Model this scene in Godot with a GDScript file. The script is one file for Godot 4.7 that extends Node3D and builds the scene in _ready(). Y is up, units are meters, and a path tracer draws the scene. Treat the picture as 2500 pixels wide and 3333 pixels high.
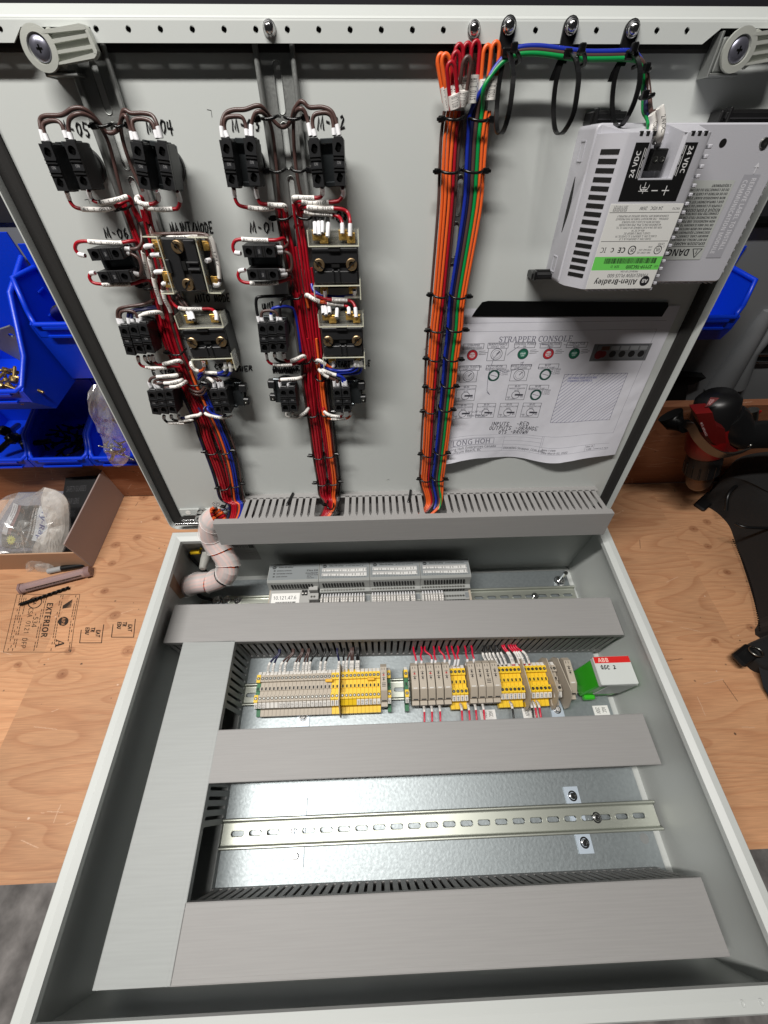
extends Node3D
# An open electrical enclosure on a workbench: the door stands up behind the box, both full of wiring.
# Two frames are used: BOX (x along the hinge, y up from the rim, z towards the viewer) and DOOR (x along the hinge, y up the door, z out of the door face).
const I := Transform3D.IDENTITY
const ATLAS := 2048
var DOOR := Transform3D(Basis(Vector3.RIGHT, Vector3(0, sin(TH), cos(TH)), Vector3(0, -cos(TH), sin(TH))), Vector3.ZERO)
const TH := 1.7838713
const ORD := ["first", "second", "third", "fourth", "fifth", "sixth", "seventh", "eighth", "ninth", "tenth", "eleventh", "twelfth", "thirteenth", "fourteenth", "fifteenth", "sixteenth", "seventeenth", "eighteenth", "nineteenth"]
var names := {}
var info := {}
var mats := {}
var rng := RandomNumberGenerator.new()
var atlas: Image
var shelf := Vector3i(2, 2, 0)
var shelves: Array[Vector3i] = []
var atlas_mat: StandardMaterial3D
var decal_mat: StandardMaterial3D
var glyphs := {}

func v(x: float, y: float, z: float) -> Vector3:
	return Vector3(x, y, z) * 0.001

# ---------------------------------------------------------------- shapes
class Sh:
	var p := PackedVector3Array()
	var n := PackedVector3Array()
	var t := PackedVector2Array()
	var m := Transform3D.IDENTITY
	func tri(a: Vector3, b: Vector3, c: Vector3, na: Vector3, nb: Vector3, nc: Vector3, ua := Vector2.ZERO, ub := Vector2.ZERO, uc := Vector2.ZERO) -> void:
		if (b - a).cross(c - a).dot(na + nb + nc) < 0.0:
			var w := b
			b = c; c = w
			w = nb; nb = nc; nc = w
			var e := ub
			ub = uc; uc = e
		p.append(m * a); p.append(m * c); p.append(m * b)
		var q := m.basis
		n.append((q * na).normalized()); n.append((q * nc).normalized()); n.append((q * nb).normalized())
		t.append(ua); t.append(uc); t.append(ub)
	# a flat convex face, turned so that it faces `out`
	func face(pts: Array, out: Vector3, uvs: Array = []) -> void:
		var k: Vector3 = Vector3.ZERO
		for i in range(1, pts.size() - 1):
			k += (pts[i] - pts[0]).cross(pts[i + 1] - pts[0])
		k = k.normalized()
		var flip := k.dot(out) < 0.0
		if flip:
			k = -k
		for i in range(1, pts.size() - 1):
			var j := i if not flip else i + 1
			var l := i + 1 if not flip else i
			if uvs.is_empty():
				tri(pts[0], pts[j], pts[l], k, k, k)
			else:
				tri(pts[0], pts[j], pts[l], k, k, k, uvs[0], uvs[j], uvs[l])
	func quad(a: Vector3, b: Vector3, c: Vector3, d: Vector3, r := Rect2(0, 0, 1, 1)) -> void:
		var k := (b - a).cross(d - a).normalized()
		var e := r.end
		tri(a, b, c, k, k, k, Vector2(r.position.x, e.y), e, Vector2(e.x, r.position.y))
		tri(a, c, d, k, k, k, Vector2(r.position.x, e.y), Vector2(e.x, r.position.y), r.position)
	func box(c: Vector3, s: Vector3, ch := 0.0) -> void:
		var h := s * 0.5
		var q := func(x: int, y: int, z: int, axis: int) -> Vector3:
			return c + Vector3(x * (h.x - (0.0 if axis == 0 else ch)), y * (h.y - (0.0 if axis == 1 else ch)), z * (h.z - (0.0 if axis == 2 else ch)))
		for axis in 3:
			for g in [-1, 1]:
				var f := []
				for k in [[-1, -1], [1, -1], [1, 1], [-1, 1]]:
					var i := [0, 0, 0]
					i[axis] = g; i[(axis + 1) % 3] = k[0]; i[(axis + 2) % 3] = k[1]
					f.append(q.call(i[0], i[1], i[2], axis))
				var o := Vector3.ZERO
				o[axis] = g
				face(f, o, [Vector2(0, 1), Vector2(1, 1), Vector2(1, 0), Vector2(0, 0)])
		if ch > 0.0:
			for axis in 3:
				var b1 := (axis + 1) % 3
				var b2 := (axis + 2) % 3
				for g in [-1, 1]:
					for k in [-1, 1]:
						var o := Vector3.ZERO
						o[b1] = g; o[b2] = k
						var f := []
						for e in [[-1, b1], [1, b1], [1, b2], [-1, b2]]:
							var i := [0, 0, 0]
							i[axis] = e[0]; i[b1] = g; i[b2] = k
							f.append(q.call(i[0], i[1], i[2], e[1]))
						face(f, o)
			for x in [-1, 1]:
				for y in [-1, 1]:
					for z in [-1, 1]:
						face([q.call(x, y, z, 0), q.call(x, y, z, 1), q.call(x, y, z, 2)], Vector3(x, y, z))
	func prism(poly: PackedVector2Array, z0: float, z1: float, caps := true) -> void:
		var area := 0.0
		for i in poly.size():
			area += poly[i].cross(poly[(i + 1) % poly.size()])
		if area < 0.0:
			poly = poly.duplicate()
			poly.reverse()
		if z1 < z0:
			var w := z0
			z0 = z1
			z1 = w
		if caps:
			var ix := Geometry2D.triangulate_polygon(poly)
			for i in range(0, ix.size(), 3):
				var a := poly[ix[i]]
				var b := poly[ix[i + 1]]
				var c := poly[ix[i + 2]]
				face([Vector3(a.x, a.y, z1), Vector3(b.x, b.y, z1), Vector3(c.x, c.y, z1)], Vector3(0, 0, 1), [a, b, c])
				face([Vector3(a.x, a.y, z0), Vector3(b.x, b.y, z0), Vector3(c.x, c.y, z0)], Vector3(0, 0, -1), [a, b, c])
		var cnt := poly.size()
		for i in cnt:
			var a := poly[i]
			var b := poly[(i + 1) % cnt]
			var d := (b - a).normalized()
			var k := Vector3(d.y, -d.x, 0)
			var d0 := (a - poly[(i + cnt - 1) % cnt]).normalized()
			var d1 := (poly[(i + 2) % cnt] - b).normalized()
			var ka := Vector3(d0.y, -d0.x, 0)
			var kb := Vector3(d1.y, -d1.x, 0)
			ka = (k + ka) if ka.dot(k) > 0.8 else k
			kb = (k + kb) if kb.dot(k) > 0.8 else k
			var A := Vector3(a.x, a.y, z0)
			var B := Vector3(b.x, b.y, z0)
			var C := Vector3(b.x, b.y, z1)
			var D := Vector3(a.x, a.y, z1)
			tri(A, B, C, ka, kb, kb)
			tri(A, C, D, ka, kb, ka)
	# a sheet with holes [x, y, half length of the straight part, radius, along_y]; holes in order of x, one per column
	func sheet(x0: float, x1: float, y0: float, y1: float, z0: float, z1: float, holes: Array) -> void:
		var left := x0
		for i in holes.size():
			var h: Array = holes[i]
			var right: float = x1 if i == holes.size() - 1 else (h[0] + holes[i + 1][0]) * 0.5
			for up in [1, -1]:
				var poly := PackedVector2Array()
				var ym: float = h[1]
				var yo: float = y1 if up == 1 else y0
				poly.append(Vector2(left, yo)); poly.append(Vector2(left, ym))
				for k in 9:
					var a := PI - PI * k / 8.0
					var c: Vector2 = Vector2(cos(a), sin(a)) * h[3]
					if h.size() > 4:
						poly.append(Vector2(h[0] + c.x, ym + up * (c.y + h[2])) if k > 0 and k < 8 else Vector2(h[0] + c.x, ym))
						if k == 0:
							poly.append(Vector2(h[0] + c.x, ym + up * h[2]))
						elif k == 7:
							poly.append(Vector2(h[0] + h[3], ym + up * h[2]))
					else:
						poly.append(Vector2(h[0] + c.x + (-h[2] if k <= 4 else h[2]), ym + up * c.y))
						if k == 4 and h[2] > 0.0:
							poly.append(Vector2(h[0] + h[2], ym + up * c.y))
				poly.append(Vector2(right, ym)); poly.append(Vector2(right, yo))
				prism(poly, z0, z1)
			left = right
	func tube(pts: Array, rad, sides := 10, ref := Vector3(0, 0, 1), caps := true) -> void:
		var cnt := pts.size()
		var total := 0.0
		var along := [0.0]
		for i in range(1, cnt):
			total += pts[i].distance_to(pts[i - 1])
			along.append(total)
		var rings := []
		var norms := []
		var last := Vector3.ZERO
		for i in cnt:
			var d: Vector3 = (pts[mini(i + 1, cnt - 1)] - pts[maxi(i - 1, 0)]).normalized()
			var sd := d.cross(ref)
			if sd.length() < 0.15:
				sd = last if last != Vector3.ZERO else d.cross(Vector3(0.3, 0.9, 0.2))
			elif last != Vector3.ZERO and sd.length() < 0.4:
				sd = sd.normalized().lerp(last, 0.5)
			sd = (sd - d * sd.dot(d)).normalized()
			last = sd
			var up := sd.cross(d)
			var r: float = rad[mini(i, rad.size() - 1)] if rad is Array else rad
			var ring := []
			var nn := []
			for k in sides + 1:
				var a := TAU * k / sides
				var o := -up * cos(a) + sd * sin(a)
				ring.append(pts[i] + o * r)
				nn.append(o)
			rings.append(ring)
			norms.append(nn)
		for i in cnt - 1:
			var u0: float = along[i] / total
			var u1: float = along[i + 1] / total
			for k in sides:
				var w0 := float(k) / sides
				var w1 := float(k + 1) / sides
				tri(rings[i][k], rings[i + 1][k], rings[i + 1][k + 1], norms[i][k], norms[i + 1][k], norms[i + 1][k + 1], Vector2(u0, w0), Vector2(u1, w0), Vector2(u1, w1))
				tri(rings[i][k], rings[i + 1][k + 1], rings[i][k + 1], norms[i][k], norms[i + 1][k + 1], norms[i][k + 1], Vector2(u0, w0), Vector2(u1, w1), Vector2(u0, w1))
		if caps:
			for e in [0, cnt - 1]:
				var o: Vector3 = (pts[0] - pts[1]) if e == 0 else (pts[cnt - 1] - pts[cnt - 2])
				var f := []
				for k in sides:
					f.append(rings[e][k])
				face(f, o)
	# profile [[r, h], ...] turned round the z axis
	func lathe(prof: Array, sides := 20, smooth := false) -> void:
		for i in prof.size() - 1:
			var a: Vector2 = Vector2(prof[i][0], prof[i][1])
			var b: Vector2 = Vector2(prof[i + 1][0], prof[i + 1][1])
			var d := (b - a).normalized()
			var k := Vector2(d.y, -d.x)
			var ka := k
			var kb := k
			if smooth:
				if i > 0:
					var e := Vector2(prof[i][0] - prof[i - 1][0], prof[i][1] - prof[i - 1][1]).normalized()
					ka = (k + Vector2(e.y, -e.x)).normalized()
				if i < prof.size() - 2:
					var e := Vector2(prof[i + 2][0] - prof[i + 1][0], prof[i + 2][1] - prof[i + 1][1]).normalized()
					kb = (k + Vector2(e.y, -e.x)).normalized()
			for j in sides:
				var c0 := Vector2.from_angle(TAU * j / sides)
				var c1 := Vector2.from_angle(TAU * (j + 1) / sides)
				var P := func(c: Vector2, q: Vector2) -> Vector3: return Vector3(c.x * q.x, c.y * q.x, q.y)
				var A: Vector3 = P.call(c0, a)
				var B: Vector3 = P.call(c1, a)
				var C: Vector3 = P.call(c1, b)
				var D: Vector3 = P.call(c0, b)
				var n0: Vector3 = P.call(c0, ka)
				var n1: Vector3 = P.call(c1, ka)
				var n2: Vector3 = P.call(c1, kb)
				var n3: Vector3 = P.call(c0, kb)
				if a.x > 0.0:
					tri(A, B, C, n0, n1, n2)
				if b.x > 0.0:
					tri(A, C, D, n0, n2, n3)
	func disc(c: Vector3, r: float, h: float, sides := 16) -> void:
		var o := m
		m = m * Transform3D(Basis(), c)
		lathe([[r, 0.0], [r, h], [0.0, h]], sides)
		m = o
	# a closed rim: profile points (inset from the outer edge, height) run round the rectangle x -a..a, z 0..l
	func rim(prof: Array, a: float, l: float) -> void:
		for i in prof.size():
			var q: Vector2 = prof[i]
			var r: Vector2 = prof[(i + 1) % prof.size()]
			var c := func(k: int, e: Vector2) -> Vector3:
				var x := a - e.x
				return [Vector3(-x, e.y, e.x), Vector3(x, e.y, e.x), Vector3(x, e.y, l - e.x), Vector3(-x, e.y, l - e.x)][k % 4]
			var e: Vector2 = r - q
			for k in 4:
				var inw: Vector3 = [Vector3(0, 0, 1), Vector3(-1, 0, 0), Vector3(0, 0, -1), Vector3(1, 0, 0)][k]
				face([c.call(k + 1, q), c.call(k, q), c.call(k, r), c.call(k + 1, r)], inw * e.y - Vector3(0, e.x, 0))

func smooth(pts: Array, k := 6) -> Array:
	var o := []
	for i in pts.size() - 1:
		var a: Vector3 = pts[maxi(i - 1, 0)]
		var b: Vector3 = pts[i]
		var c: Vector3 = pts[i + 1]
		var d: Vector3 = pts[mini(i + 2, pts.size() - 1)]
		for j in k:
			o.append(b.cubic_interpolate(c, a, d, float(j) / k))
	o.append(pts[-1])
	return o

func stretch(pts: Array, t0: float, t1: float) -> Array:   # the piece of a polyline between two fractions of its length
	var L := 0.0
	for i in range(1, pts.size()):
		L += pts[i].distance_to(pts[i - 1])
	var o := []
	var s := 0.0
	for i in range(1, pts.size()):
		var d: float = pts[i].distance_to(pts[i - 1])
		if d <= 0.0:
			continue
		var f0 := (t0 * L - s) / d
		var f1 := (t1 * L - s) / d
		if o.is_empty() and f0 < 1.0:
			o.append(pts[i - 1].lerp(pts[i], maxf(f0, 0.0)))
		if not o.is_empty():
			if f1 <= 1.0:
				o.append(pts[i - 1].lerp(pts[i], f1))
				return o
			o.append(pts[i])
		s += d
	return o

# ---------------------------------------------------------------- nodes
func numbered(called: String, parent: Node) -> String:
	var key := str(parent.get_instance_id()) + called
	names[key] = names.get(key, -1) + 1
	return called if names[key] == 0 else "%s_%03d" % [called, names[key]]

func tag(o: Node, label: String, category := "", group := "", kind := "") -> Node3D:
	if label: o.set_meta("label", label)
	if category: o.set_meta("category", category)
	if group: o.set_meta("group", group)
	if kind: o.set_meta("kind", kind)
	return o

func thing(called: String, label: String, category: String, frame := I, base := Vector3.ZERO, group := "") -> Node3D:
	var o := Node3D.new()
	o.name = numbered(called, self)
	add_child(o, true)
	o.transform = frame * Transform3D(Basis(), base)
	info[o] = [frame, base, o.transform]
	return tag(o, label, category, group)

func obj(called: String, s: Sh, m: Material, parent: Node = self, frame = null, base = null) -> MeshInstance3D:
	var f: Transform3D = frame if frame != null else (info[parent][0] if info.has(parent) else I)
	var b: Vector3 = base if base != null else (info[parent][1] if info.has(parent) and frame == null else Vector3.ZERO)
	var pos := s.p
	if b != Vector3.ZERO:
		pos = pos.duplicate()
		for i in pos.size():
			pos[i] -= b
	var arr := []
	arr.resize(Mesh.ARRAY_MAX)
	arr[Mesh.ARRAY_VERTEX] = pos
	arr[Mesh.ARRAY_NORMAL] = s.n
	arr[Mesh.ARRAY_TEX_UV] = s.t
	var am := ArrayMesh.new()
	am.add_surface_from_arrays(Mesh.PRIMITIVE_TRIANGLES, arr)
	am.surface_set_material(0, m)
	var o := MeshInstance3D.new()
	o.mesh = am
	o.name = numbered(called, parent)
	parent.add_child(o, true)
	var world := f * Transform3D(Basis(), b)
	o.transform = (info[parent][2].affine_inverse() * world) if info.has(parent) else world
	info[o] = [f, b, world]
	return o

func single(called: String, s: Sh, m: Material, label: String, category: String, frame := I, base := Vector3.ZERO, group := "") -> MeshInstance3D:
	var o := obj(called, s, m, self, frame, base)
	tag(o, label, category, group)
	return o

func dup(src: Node3D, xf: Transform3D, label: String) -> Node3D:
	var o: Node3D = src.duplicate()
	o.name = numbered(str(src.name), self)
	add_child(o, true)
	o.transform = xf
	o.set_meta("label", label)
	return o

# ---------------------------------------------------------------- materials
func mat(key: String, col: Color, rough: float, metal := 0.0, d := {}) -> StandardMaterial3D:
	if mats.has(key):
		return mats[key]
	var m := StandardMaterial3D.new()
	m.albedo_color = col
	m.roughness = rough
	m.metallic = metal
	for k in d:
		m.set(k, d[k])
	if d.has("normal_texture"):
		m.normal_enabled = true
	mats[key] = m
	return m

func noise_img(size: int, freq: float, kind := FastNoiseLite.TYPE_SIMPLEX_SMOOTH, oct := 3, lo := 0.0, hi := 1.0, seed_ := 1) -> Image:
	var f := FastNoiseLite.new()
	f.seed = seed_
	f.noise_type = kind
	f.frequency = freq
	f.fractal_octaves = oct
	if kind == FastNoiseLite.TYPE_CELLULAR:
		f.cellular_return_type = FastNoiseLite.RETURN_CELL_VALUE
		f.fractal_type = FastNoiseLite.FRACTAL_NONE
	var im := f.get_seamless_image(size, size)
	im.convert(Image.FORMAT_RGBA8)
	if lo != 0.0 or hi != 1.0:
		var b := im.get_data()
		for i in range(0, b.size(), 4):
			var g := int(255.0 * lerpf(lo, hi, b[i] / 255.0))
			b[i] = g
			b[i + 1] = g
			b[i + 2] = g
		im = Image.create_from_data(size, size, false, Image.FORMAT_RGBA8, b)
	return im

func tex(im: Image) -> ImageTexture:
	return ImageTexture.create_from_image(im)

func bumps(im: Image, k: float) -> ImageTexture:
	var c: Image = im.duplicate()
	c.bump_map_to_normal_map(k)
	return tex(c)

# ---------------------------------------------------------------- print: letters laid into images
func glyph(f: RID, ch: int, size: int, col: Color) -> Array:
	var key := "%s %d %d %s" % [f, ch, size, col.to_html()]
	if glyphs.has(key):
		return glyphs[key]
	var ts := TextServerManager.get_primary_interface()
	var sz := Vector2i(size, 0)
	var g := ts.font_get_glyph_index(f, size, ch, 0)
	ts.font_render_glyph(f, sz, g)
	var adv := ts.font_get_glyph_advance(f, size, g).x
	var r := ts.font_get_glyph_uv_rect(f, sz, g)
	var out := [null, Vector2.ZERO, adv]
	if r.size.x > 0:
		var page := ts.font_get_texture_image(f, sz, ts.font_get_glyph_texture_idx(f, sz, g)).get_region(Rect2i(r))
		page.convert(Image.FORMAT_RGBA8)
		for y in page.get_height():
			for x in page.get_width():
				page.set_pixel(x, y, Color(col.r, col.g, col.b, page.get_pixel(x, y).a * col.a))
		out = [page, ts.font_get_glyph_offset(f, sz, g), adv]
	glyphs[key] = out
	return out

var fonts := {}
func font(called: String) -> RID:
	if not fonts.has(called):
		var f := SystemFont.new()
		f.font_names = [called.trim_suffix("*")]
		if called.ends_with("*"):
			f.font_weight = 700
		fonts[called] = f
	return fonts[called].get_rids()[0]

func text_width(s: String, size: int, f := "Droid Sans") -> float:
	var w := 0.0
	for c in s:
		w += glyph(font(f), c.unicode_at(0), size, Color.BLACK)[2]
	return w

func text(im: Image, s: String, x: float, base: float, size: int, col := Color.BLACK, f := "Droid Sans", centre := false, squeeze := 0.0) -> void:
	if centre:
		x -= text_width(s, size, f) * 0.5
	for c in s:
		var g := glyph(font(f), c.unicode_at(0), size, col)
		if g[0]:
			im.blend_rect(g[0], Rect2i(Vector2i.ZERO, g[0].get_size()), Vector2i(roundi(x + g[1].x), roundi(base + g[1].y)))
		x += g[2] + squeeze

func line(im: Image, a: Vector2, b: Vector2, w: float, col := Color.BLACK) -> void:
	var k := int(ceilf(a.distance_to(b) * 1.5)) + 1
	for i in k + 1:
		var q := a.lerp(b, float(i) / k) - Vector2(w, w) * 0.5
		im.fill_rect(Rect2i(roundi(q.x), roundi(q.y), maxi(1, roundi(w)), maxi(1, roundi(w))), col)

func frame_rect(im: Image, x: float, y: float, w: float, h: float, t := 1.0, col := Color.BLACK) -> void:
	for e in [[0, 0, 1, 0], [1, 0, 1, 1], [1, 1, 0, 1], [0, 1, 0, 0]]:
		line(im, Vector2(x + w * e[0], y + h * e[1]), Vector2(x + w * e[2], y + h * e[3]), t, col)

func ring(im: Image, c: Vector2, r: float, w: float, col := Color.BLACK, sides := 40) -> void:
	for i in sides:
		line(im, c + Vector2.from_angle(TAU * i / sides) * r, c + Vector2.from_angle(TAU * (i + 1) / sides) * r, w, col)

func spot(im: Image, c: Vector2, r: float, col: Color) -> void:
	for y in range(int(c.y - r), int(c.y + r) + 1):
		var h := sqrt(maxf(0.0, r * r - (y - c.y) * (y - c.y)))
		im.fill_rect(Rect2i(roundi(c.x - h), y, roundi(2 * h), 1), col)

func bars(im: Image, x: int, y: int, w: int, h: int, seed_: int, col := Color.BLACK) -> void:
	var r := RandomNumberGenerator.new()
	r.seed = seed_
	var q := x
	while q < x + w:
		var k := r.randi_range(1, 4)
		im.fill_rect(Rect2i(q, y, mini(k, x + w - q), h), col)
		q += k + r.randi_range(1, 3)

# handwriting: each letter is strokes on a 9 x 9 grid, "xy xy | xy xy"
const HAND := {"M": "09 11 48 70 99", "-": "24 75", "0": "41 13 17 49 86 82 51 31", "1": "41 48", "2": "12 41 73 46 19 98", "3": "11 60 53 34 75 58 18", "4": "11 05 85|60 59", "5": "81 20 14 55 77 49 18", "6": "60 23 17 49 76 54 26", "8": "51 12 44 76 48 27 64 71 51", "A": "09 40 89|25 75", "I": "40 49", "N": "09 10 78 90", "T": "00 90|40 49", "/": "80 09", "O": "41 13 17 49 86 82 51 31", "D": "10 19 68 84 51 10", "E": "90 10 19 89|15 75", "U": "00 07 39 77 80", "S": "81 20 14 66 78 39 08", "P": "09 10 71 73 15", "C": "82 40 05 39 88", "R": "09 10 71 73 15|35 89", "L": "10 19 89", "W": "00 29 44 69 90", "V": "00 49 80", "Y": "00 44 80|44 39", "G": "82 40 05 39 87 75 55", "7": "00 80 39", "B": "09 10 72 45 77 09", "K": "10 19|80 25 89", "F": "80 10 19|15 65", " ": "", "9": "71 30 14 54 71 69", "Q": "40 04 39 85 40|57 99"}
func strokes(s: String, seed_ := 1) -> Array:   # polylines, one unit per letter height
	var r := RandomNumberGenerator.new()
	r.seed = seed_
	var out := []
	var x := 0.0
	for c in s:
		var dy := r.randf_range(-0.06, 0.06)
		for part in String(HAND.get(c, "")).split("|", false):
			var q := PackedVector2Array()
			for k in part.split(" ", false):
				q.append(Vector2(x + int(k[0]) / 9.0 * 0.62 + (9 - int(k[1])) * 0.012 + r.randf_range(-0.03, 0.03), 1.0 - int(k[1]) / 9.0 + dy))
			out.append(q)
		x += 0.82 if c != "I" and c != "1" else 0.62
	return out

func hand(im: Image, s: String, x: float, base: float, h: float, w: float, col: Color, seed_ := 1) -> void:
	for q in strokes(s, seed_):
		for i in q.size() - 1:
			line(im, Vector2(x + q[i].x * h, base - q[i].y * h), Vector2(x + q[i + 1].x * h, base - q[i + 1].y * h), w, col)

# a place of w x h pixels in the atlas; returns its Image region (draw into `atlas` at .position)
func place(w: int, h: int, bg := Color.WHITE) -> Rect2i:
	var best := -1
	for i in shelves.size():
		if shelves[i].z >= h and shelves[i].z <= h * 1.35 + 4 and shelves[i].x + w + 2 <= ATLAS:
			best = i
			break
	if best < 0:
		shelves.append(Vector3i(2, shelf.y, h))
		shelf.y += h + 3
		best = shelves.size() - 1
	var q: Vector3i = shelves[best]
	var r := Rect2i(q.x, q.y, w, h)
	shelves[best] = Vector3i(q.x + w + 3, q.y, q.z)
	if r.end.y > ATLAS:
		push_error("atlas full")
	atlas.fill_rect(r.grow(1), bg)
	return r

func uvr(r: Rect2i) -> Rect2:
	return Rect2(Vector2(r.position) / ATLAS, Vector2(r.size) / ATLAS)

var marker_cache := {}
func marker_rect(s: String, w: int, h: int, size: int, col := Color(0.08, 0.08, 0.09), bg := Color(0.9, 0.89, 0.87)) -> Rect2:
	var key := s + str(w) + bg.to_html()
	if not marker_cache.has(key):
		var r := place(w, h, bg)
		text(atlas, s, r.position.x + w * 0.5, r.position.y + h * 0.5 + size * 0.36, size, col, "Droid Sans Mono", true)
		marker_cache[key] = uvr(r)
	return marker_cache[key]

# ---------------------------------------------------------------- the scene
func _ready() -> void:
	rng.seed = 7
	var cam := Camera3D.new()
	cam.name = "camera"
	add_child(cam)
	cam.position = Vector3(-0.0289, 0.5769, 0.3844)
	cam.basis = Basis.from_euler(Vector3(-0.94587, -0.04075, 0.00695))
	cam.fov = 104.83
	cam.near = 0.02
	cam.far = 30.0
	cam.current = true
	var env := Environment.new()
	env.background_mode = Environment.BG_COLOR
	env.background_color = Color(0.15, 0.15, 0.15)
	env.background_energy_multiplier = 1.0
	env.tonemap_mode = Environment.TONE_MAPPER_LINEAR
	env.tonemap_exposure = 1.0
	env.sdfgi_enabled = true
	env.ssao_enabled = true
	env.ssil_enabled = true
	var we := WorldEnvironment.new()
	we.name = "environment"
	we.environment = env
	add_child(we)
	# the shop lamp: one long tube overhead, a little to the left
	lamp(Vector3(-0.55, 1.80, 0.38), Vector2(1.2, 0.1), 4.8, Color(1.0, 0.985, 0.965))
	atlas = Image.create(ATLAS, ATLAS, false, Image.FORMAT_RGBA8)
	atlas.fill(Color.WHITE)
	atlas_mat = mat("print", Color.WHITE, 0.5)
	decal_mat = mat("ink", Color.WHITE, 0.7, 0.0, {"transparency": BaseMaterial3D.TRANSPARENCY_ALPHA})
	materials()
	workbench()
	background_left()
	background_right()
	enclosure()
	ducts()
	rails()
	io_modules()
	terminals()
	relay()
	switches()
	door_wiring()
	harness()
	touch_panel()
	drawing()
	door_fittings()
	atlas_mat.albedo_texture = tex(atlas)

func lamp(at: Vector3, size: Vector2, energy: float, col: Color) -> void:
	var l := AreaLight3D.new()
	l.name = numbered("lamp_light", self)
	add_child(l)
	l.position = at
	l.basis = Basis.from_euler(Vector3(-PI / 2, 0, 0))
	l.area_size = size
	l.light_energy = energy
	l.light_color = col
	l.shadow_enabled = true

func materials() -> void:
	var peel := noise_img(256, 0.06, FastNoiseLite.TYPE_SIMPLEX_SMOOTH, 2)
	var peel_n := bumps(peel, 3.0)
	var tri := func(k: Vector3, d := {}) -> Dictionary:
		d.merge({"uv1_triplanar": true, "uv1_scale": k})
		return d
	var smudge := tex(noise_img(256, 0.012, FastNoiseLite.TYPE_SIMPLEX_SMOOTH, 4, 0.75, 1.0, 5))
	mat("paint", Color(0.745, 0.76, 0.75), 0.42, 0.0, tri.call(Vector3.ONE * 70, {"normal_texture": peel_n, "normal_scale": 0.06}))
	mat("paint_dark", Color(0.5, 0.51, 0.51), 0.5, 0.0, tri.call(Vector3.ONE * 70, {"normal_texture": peel_n, "normal_scale": 0.06}))
	# drawn plastic: fine streaks along the length of the duct
	var streak := tex(noise_img(512, 0.02, FastNoiseLite.TYPE_SIMPLEX, 5, 0.965, 1.0, 9))
	mat("duct_x", Color(0.59, 0.585, 0.58), 0.55, 0.0, tri.call(Vector3(0.9, 34, 34), {"albedo_texture": streak }))
	mat("duct_z", Color(0.61, 0.625, 0.62), 0.5, 0.0, tri.call(Vector3(22, 22, 0.9), {"albedo_texture": streak}))
	mat("duct", Color(0.56, 0.56, 0.56), 0.5, 0.0, tri.call(Vector3(4, 4, 4), {"albedo_texture": smudge}))
	# galvanised sheet and plated rails
	var span := noise_img(512, 0.045, FastNoiseLite.TYPE_SIMPLEX, 5, 0.93, 1.0, 3)
	mat("galv", Color(0.60, 0.63, 0.64), 0.5, 0.75, tri.call(Vector3.ONE * 5, {"albedo_texture": tex(span), "roughness_texture": tex(noise_img(512, 0.06, FastNoiseLite.TYPE_SIMPLEX, 4, 0.85, 1.0, 4)), "normal_texture": bumps(noise_img(256, 0.14), 2.0), "normal_scale": 0.06}))
	mat("zinc", Color(0.74, 0.755, 0.715), 0.4, 0.85)
	mat("zinc_door", Color(0.62, 0.63, 0.62), 0.5, 0.7, tri.call(Vector3(40, 6, 40), {"roughness_texture": tex(noise_img(256, 0.04, FastNoiseLite.TYPE_SIMPLEX, 4, 0.6, 1.0, 31))}))
	mat("cast", Color(0.78, 0.79, 0.76), 0.42, 0.5, tri.call(Vector3.ONE * 60, {"normal_texture": peel_n, "normal_scale": 0.15}))
	mat("chrome", Color(0.82, 0.82, 0.82), 0.16, 1.0)
	mat("steel", Color(0.60, 0.60, 0.58), 0.3, 1.0)
	mat("dark_steel", Color(0.12, 0.12, 0.12), 0.35, 0.8)
	mat("brass", Color(0.90, 0.74, 0.42), 0.36, 0.85)
	mat("clear_edge", Color(0.92, 0.92, 0.84, 0.5), 0.1, 0.0, {"transparency": BaseMaterial3D.TRANSPARENCY_ALPHA})
	mat("bronze", Color(0.70, 0.60, 0.46), 0.36, 0.9)
	mat("black", Color(0.062, 0.062, 0.066), 0.38)
	mat("black_block", Color(0.13, 0.132, 0.138), 0.42, 0.0, tri.call(Vector3.ONE * 40, {"normal_texture": peel_n, "normal_scale": 0.15}))
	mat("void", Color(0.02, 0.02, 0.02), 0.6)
	mat("foam", Color(0.105, 0.10, 0.095), 0.85, 0.0, tri.call(Vector3.ONE * 60, {"normal_texture": peel_n, "normal_scale": 0.4}))
	mat("red", Color(0.61, 0.055, 0.12), 0.36)
	mat("brown", Color(0.30, 0.22, 0.205), 0.36)
	mat("orange", Color(0.87, 0.37, 0.15), 0.36)
	mat("blue", Color(0.09, 0.17, 0.58), 0.36)
	mat("navy", Color(0.08, 0.09, 0.25), 0.4)
	mat("green", Color(0.02, 0.52, 0.25), 0.36)
	mat("black_wire", Color(0.06, 0.06, 0.065), 0.4)
	mat("white_wire", Color(0.86, 0.86, 0.84), 0.4)
	mat("pink", Color(0.80, 0.07, 0.22), 0.36)
	mat("sleeve", Color(0.9, 0.89, 0.87), 0.5)
	mat("ferrule", Color(0.88, 0.88, 0.89), 0.4)
	mat("tie", Color(0.03, 0.03, 0.033), 0.3)
	mat("clear", Color(0.95, 0.95, 0.88, 0.09), 0.05, 0.0, {"transparency": BaseMaterial3D.TRANSPARENCY_ALPHA})
	mat("wrap", Color(0.95, 0.93, 0.92, 0.58), 0.45, 0.0, {"transparency": BaseMaterial3D.TRANSPARENCY_ALPHA})
	mat("film", Color(0.93, 0.92, 0.90, 0.15), 0.12, 0.0, {"transparency": BaseMaterial3D.TRANSPARENCY_ALPHA})
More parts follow.
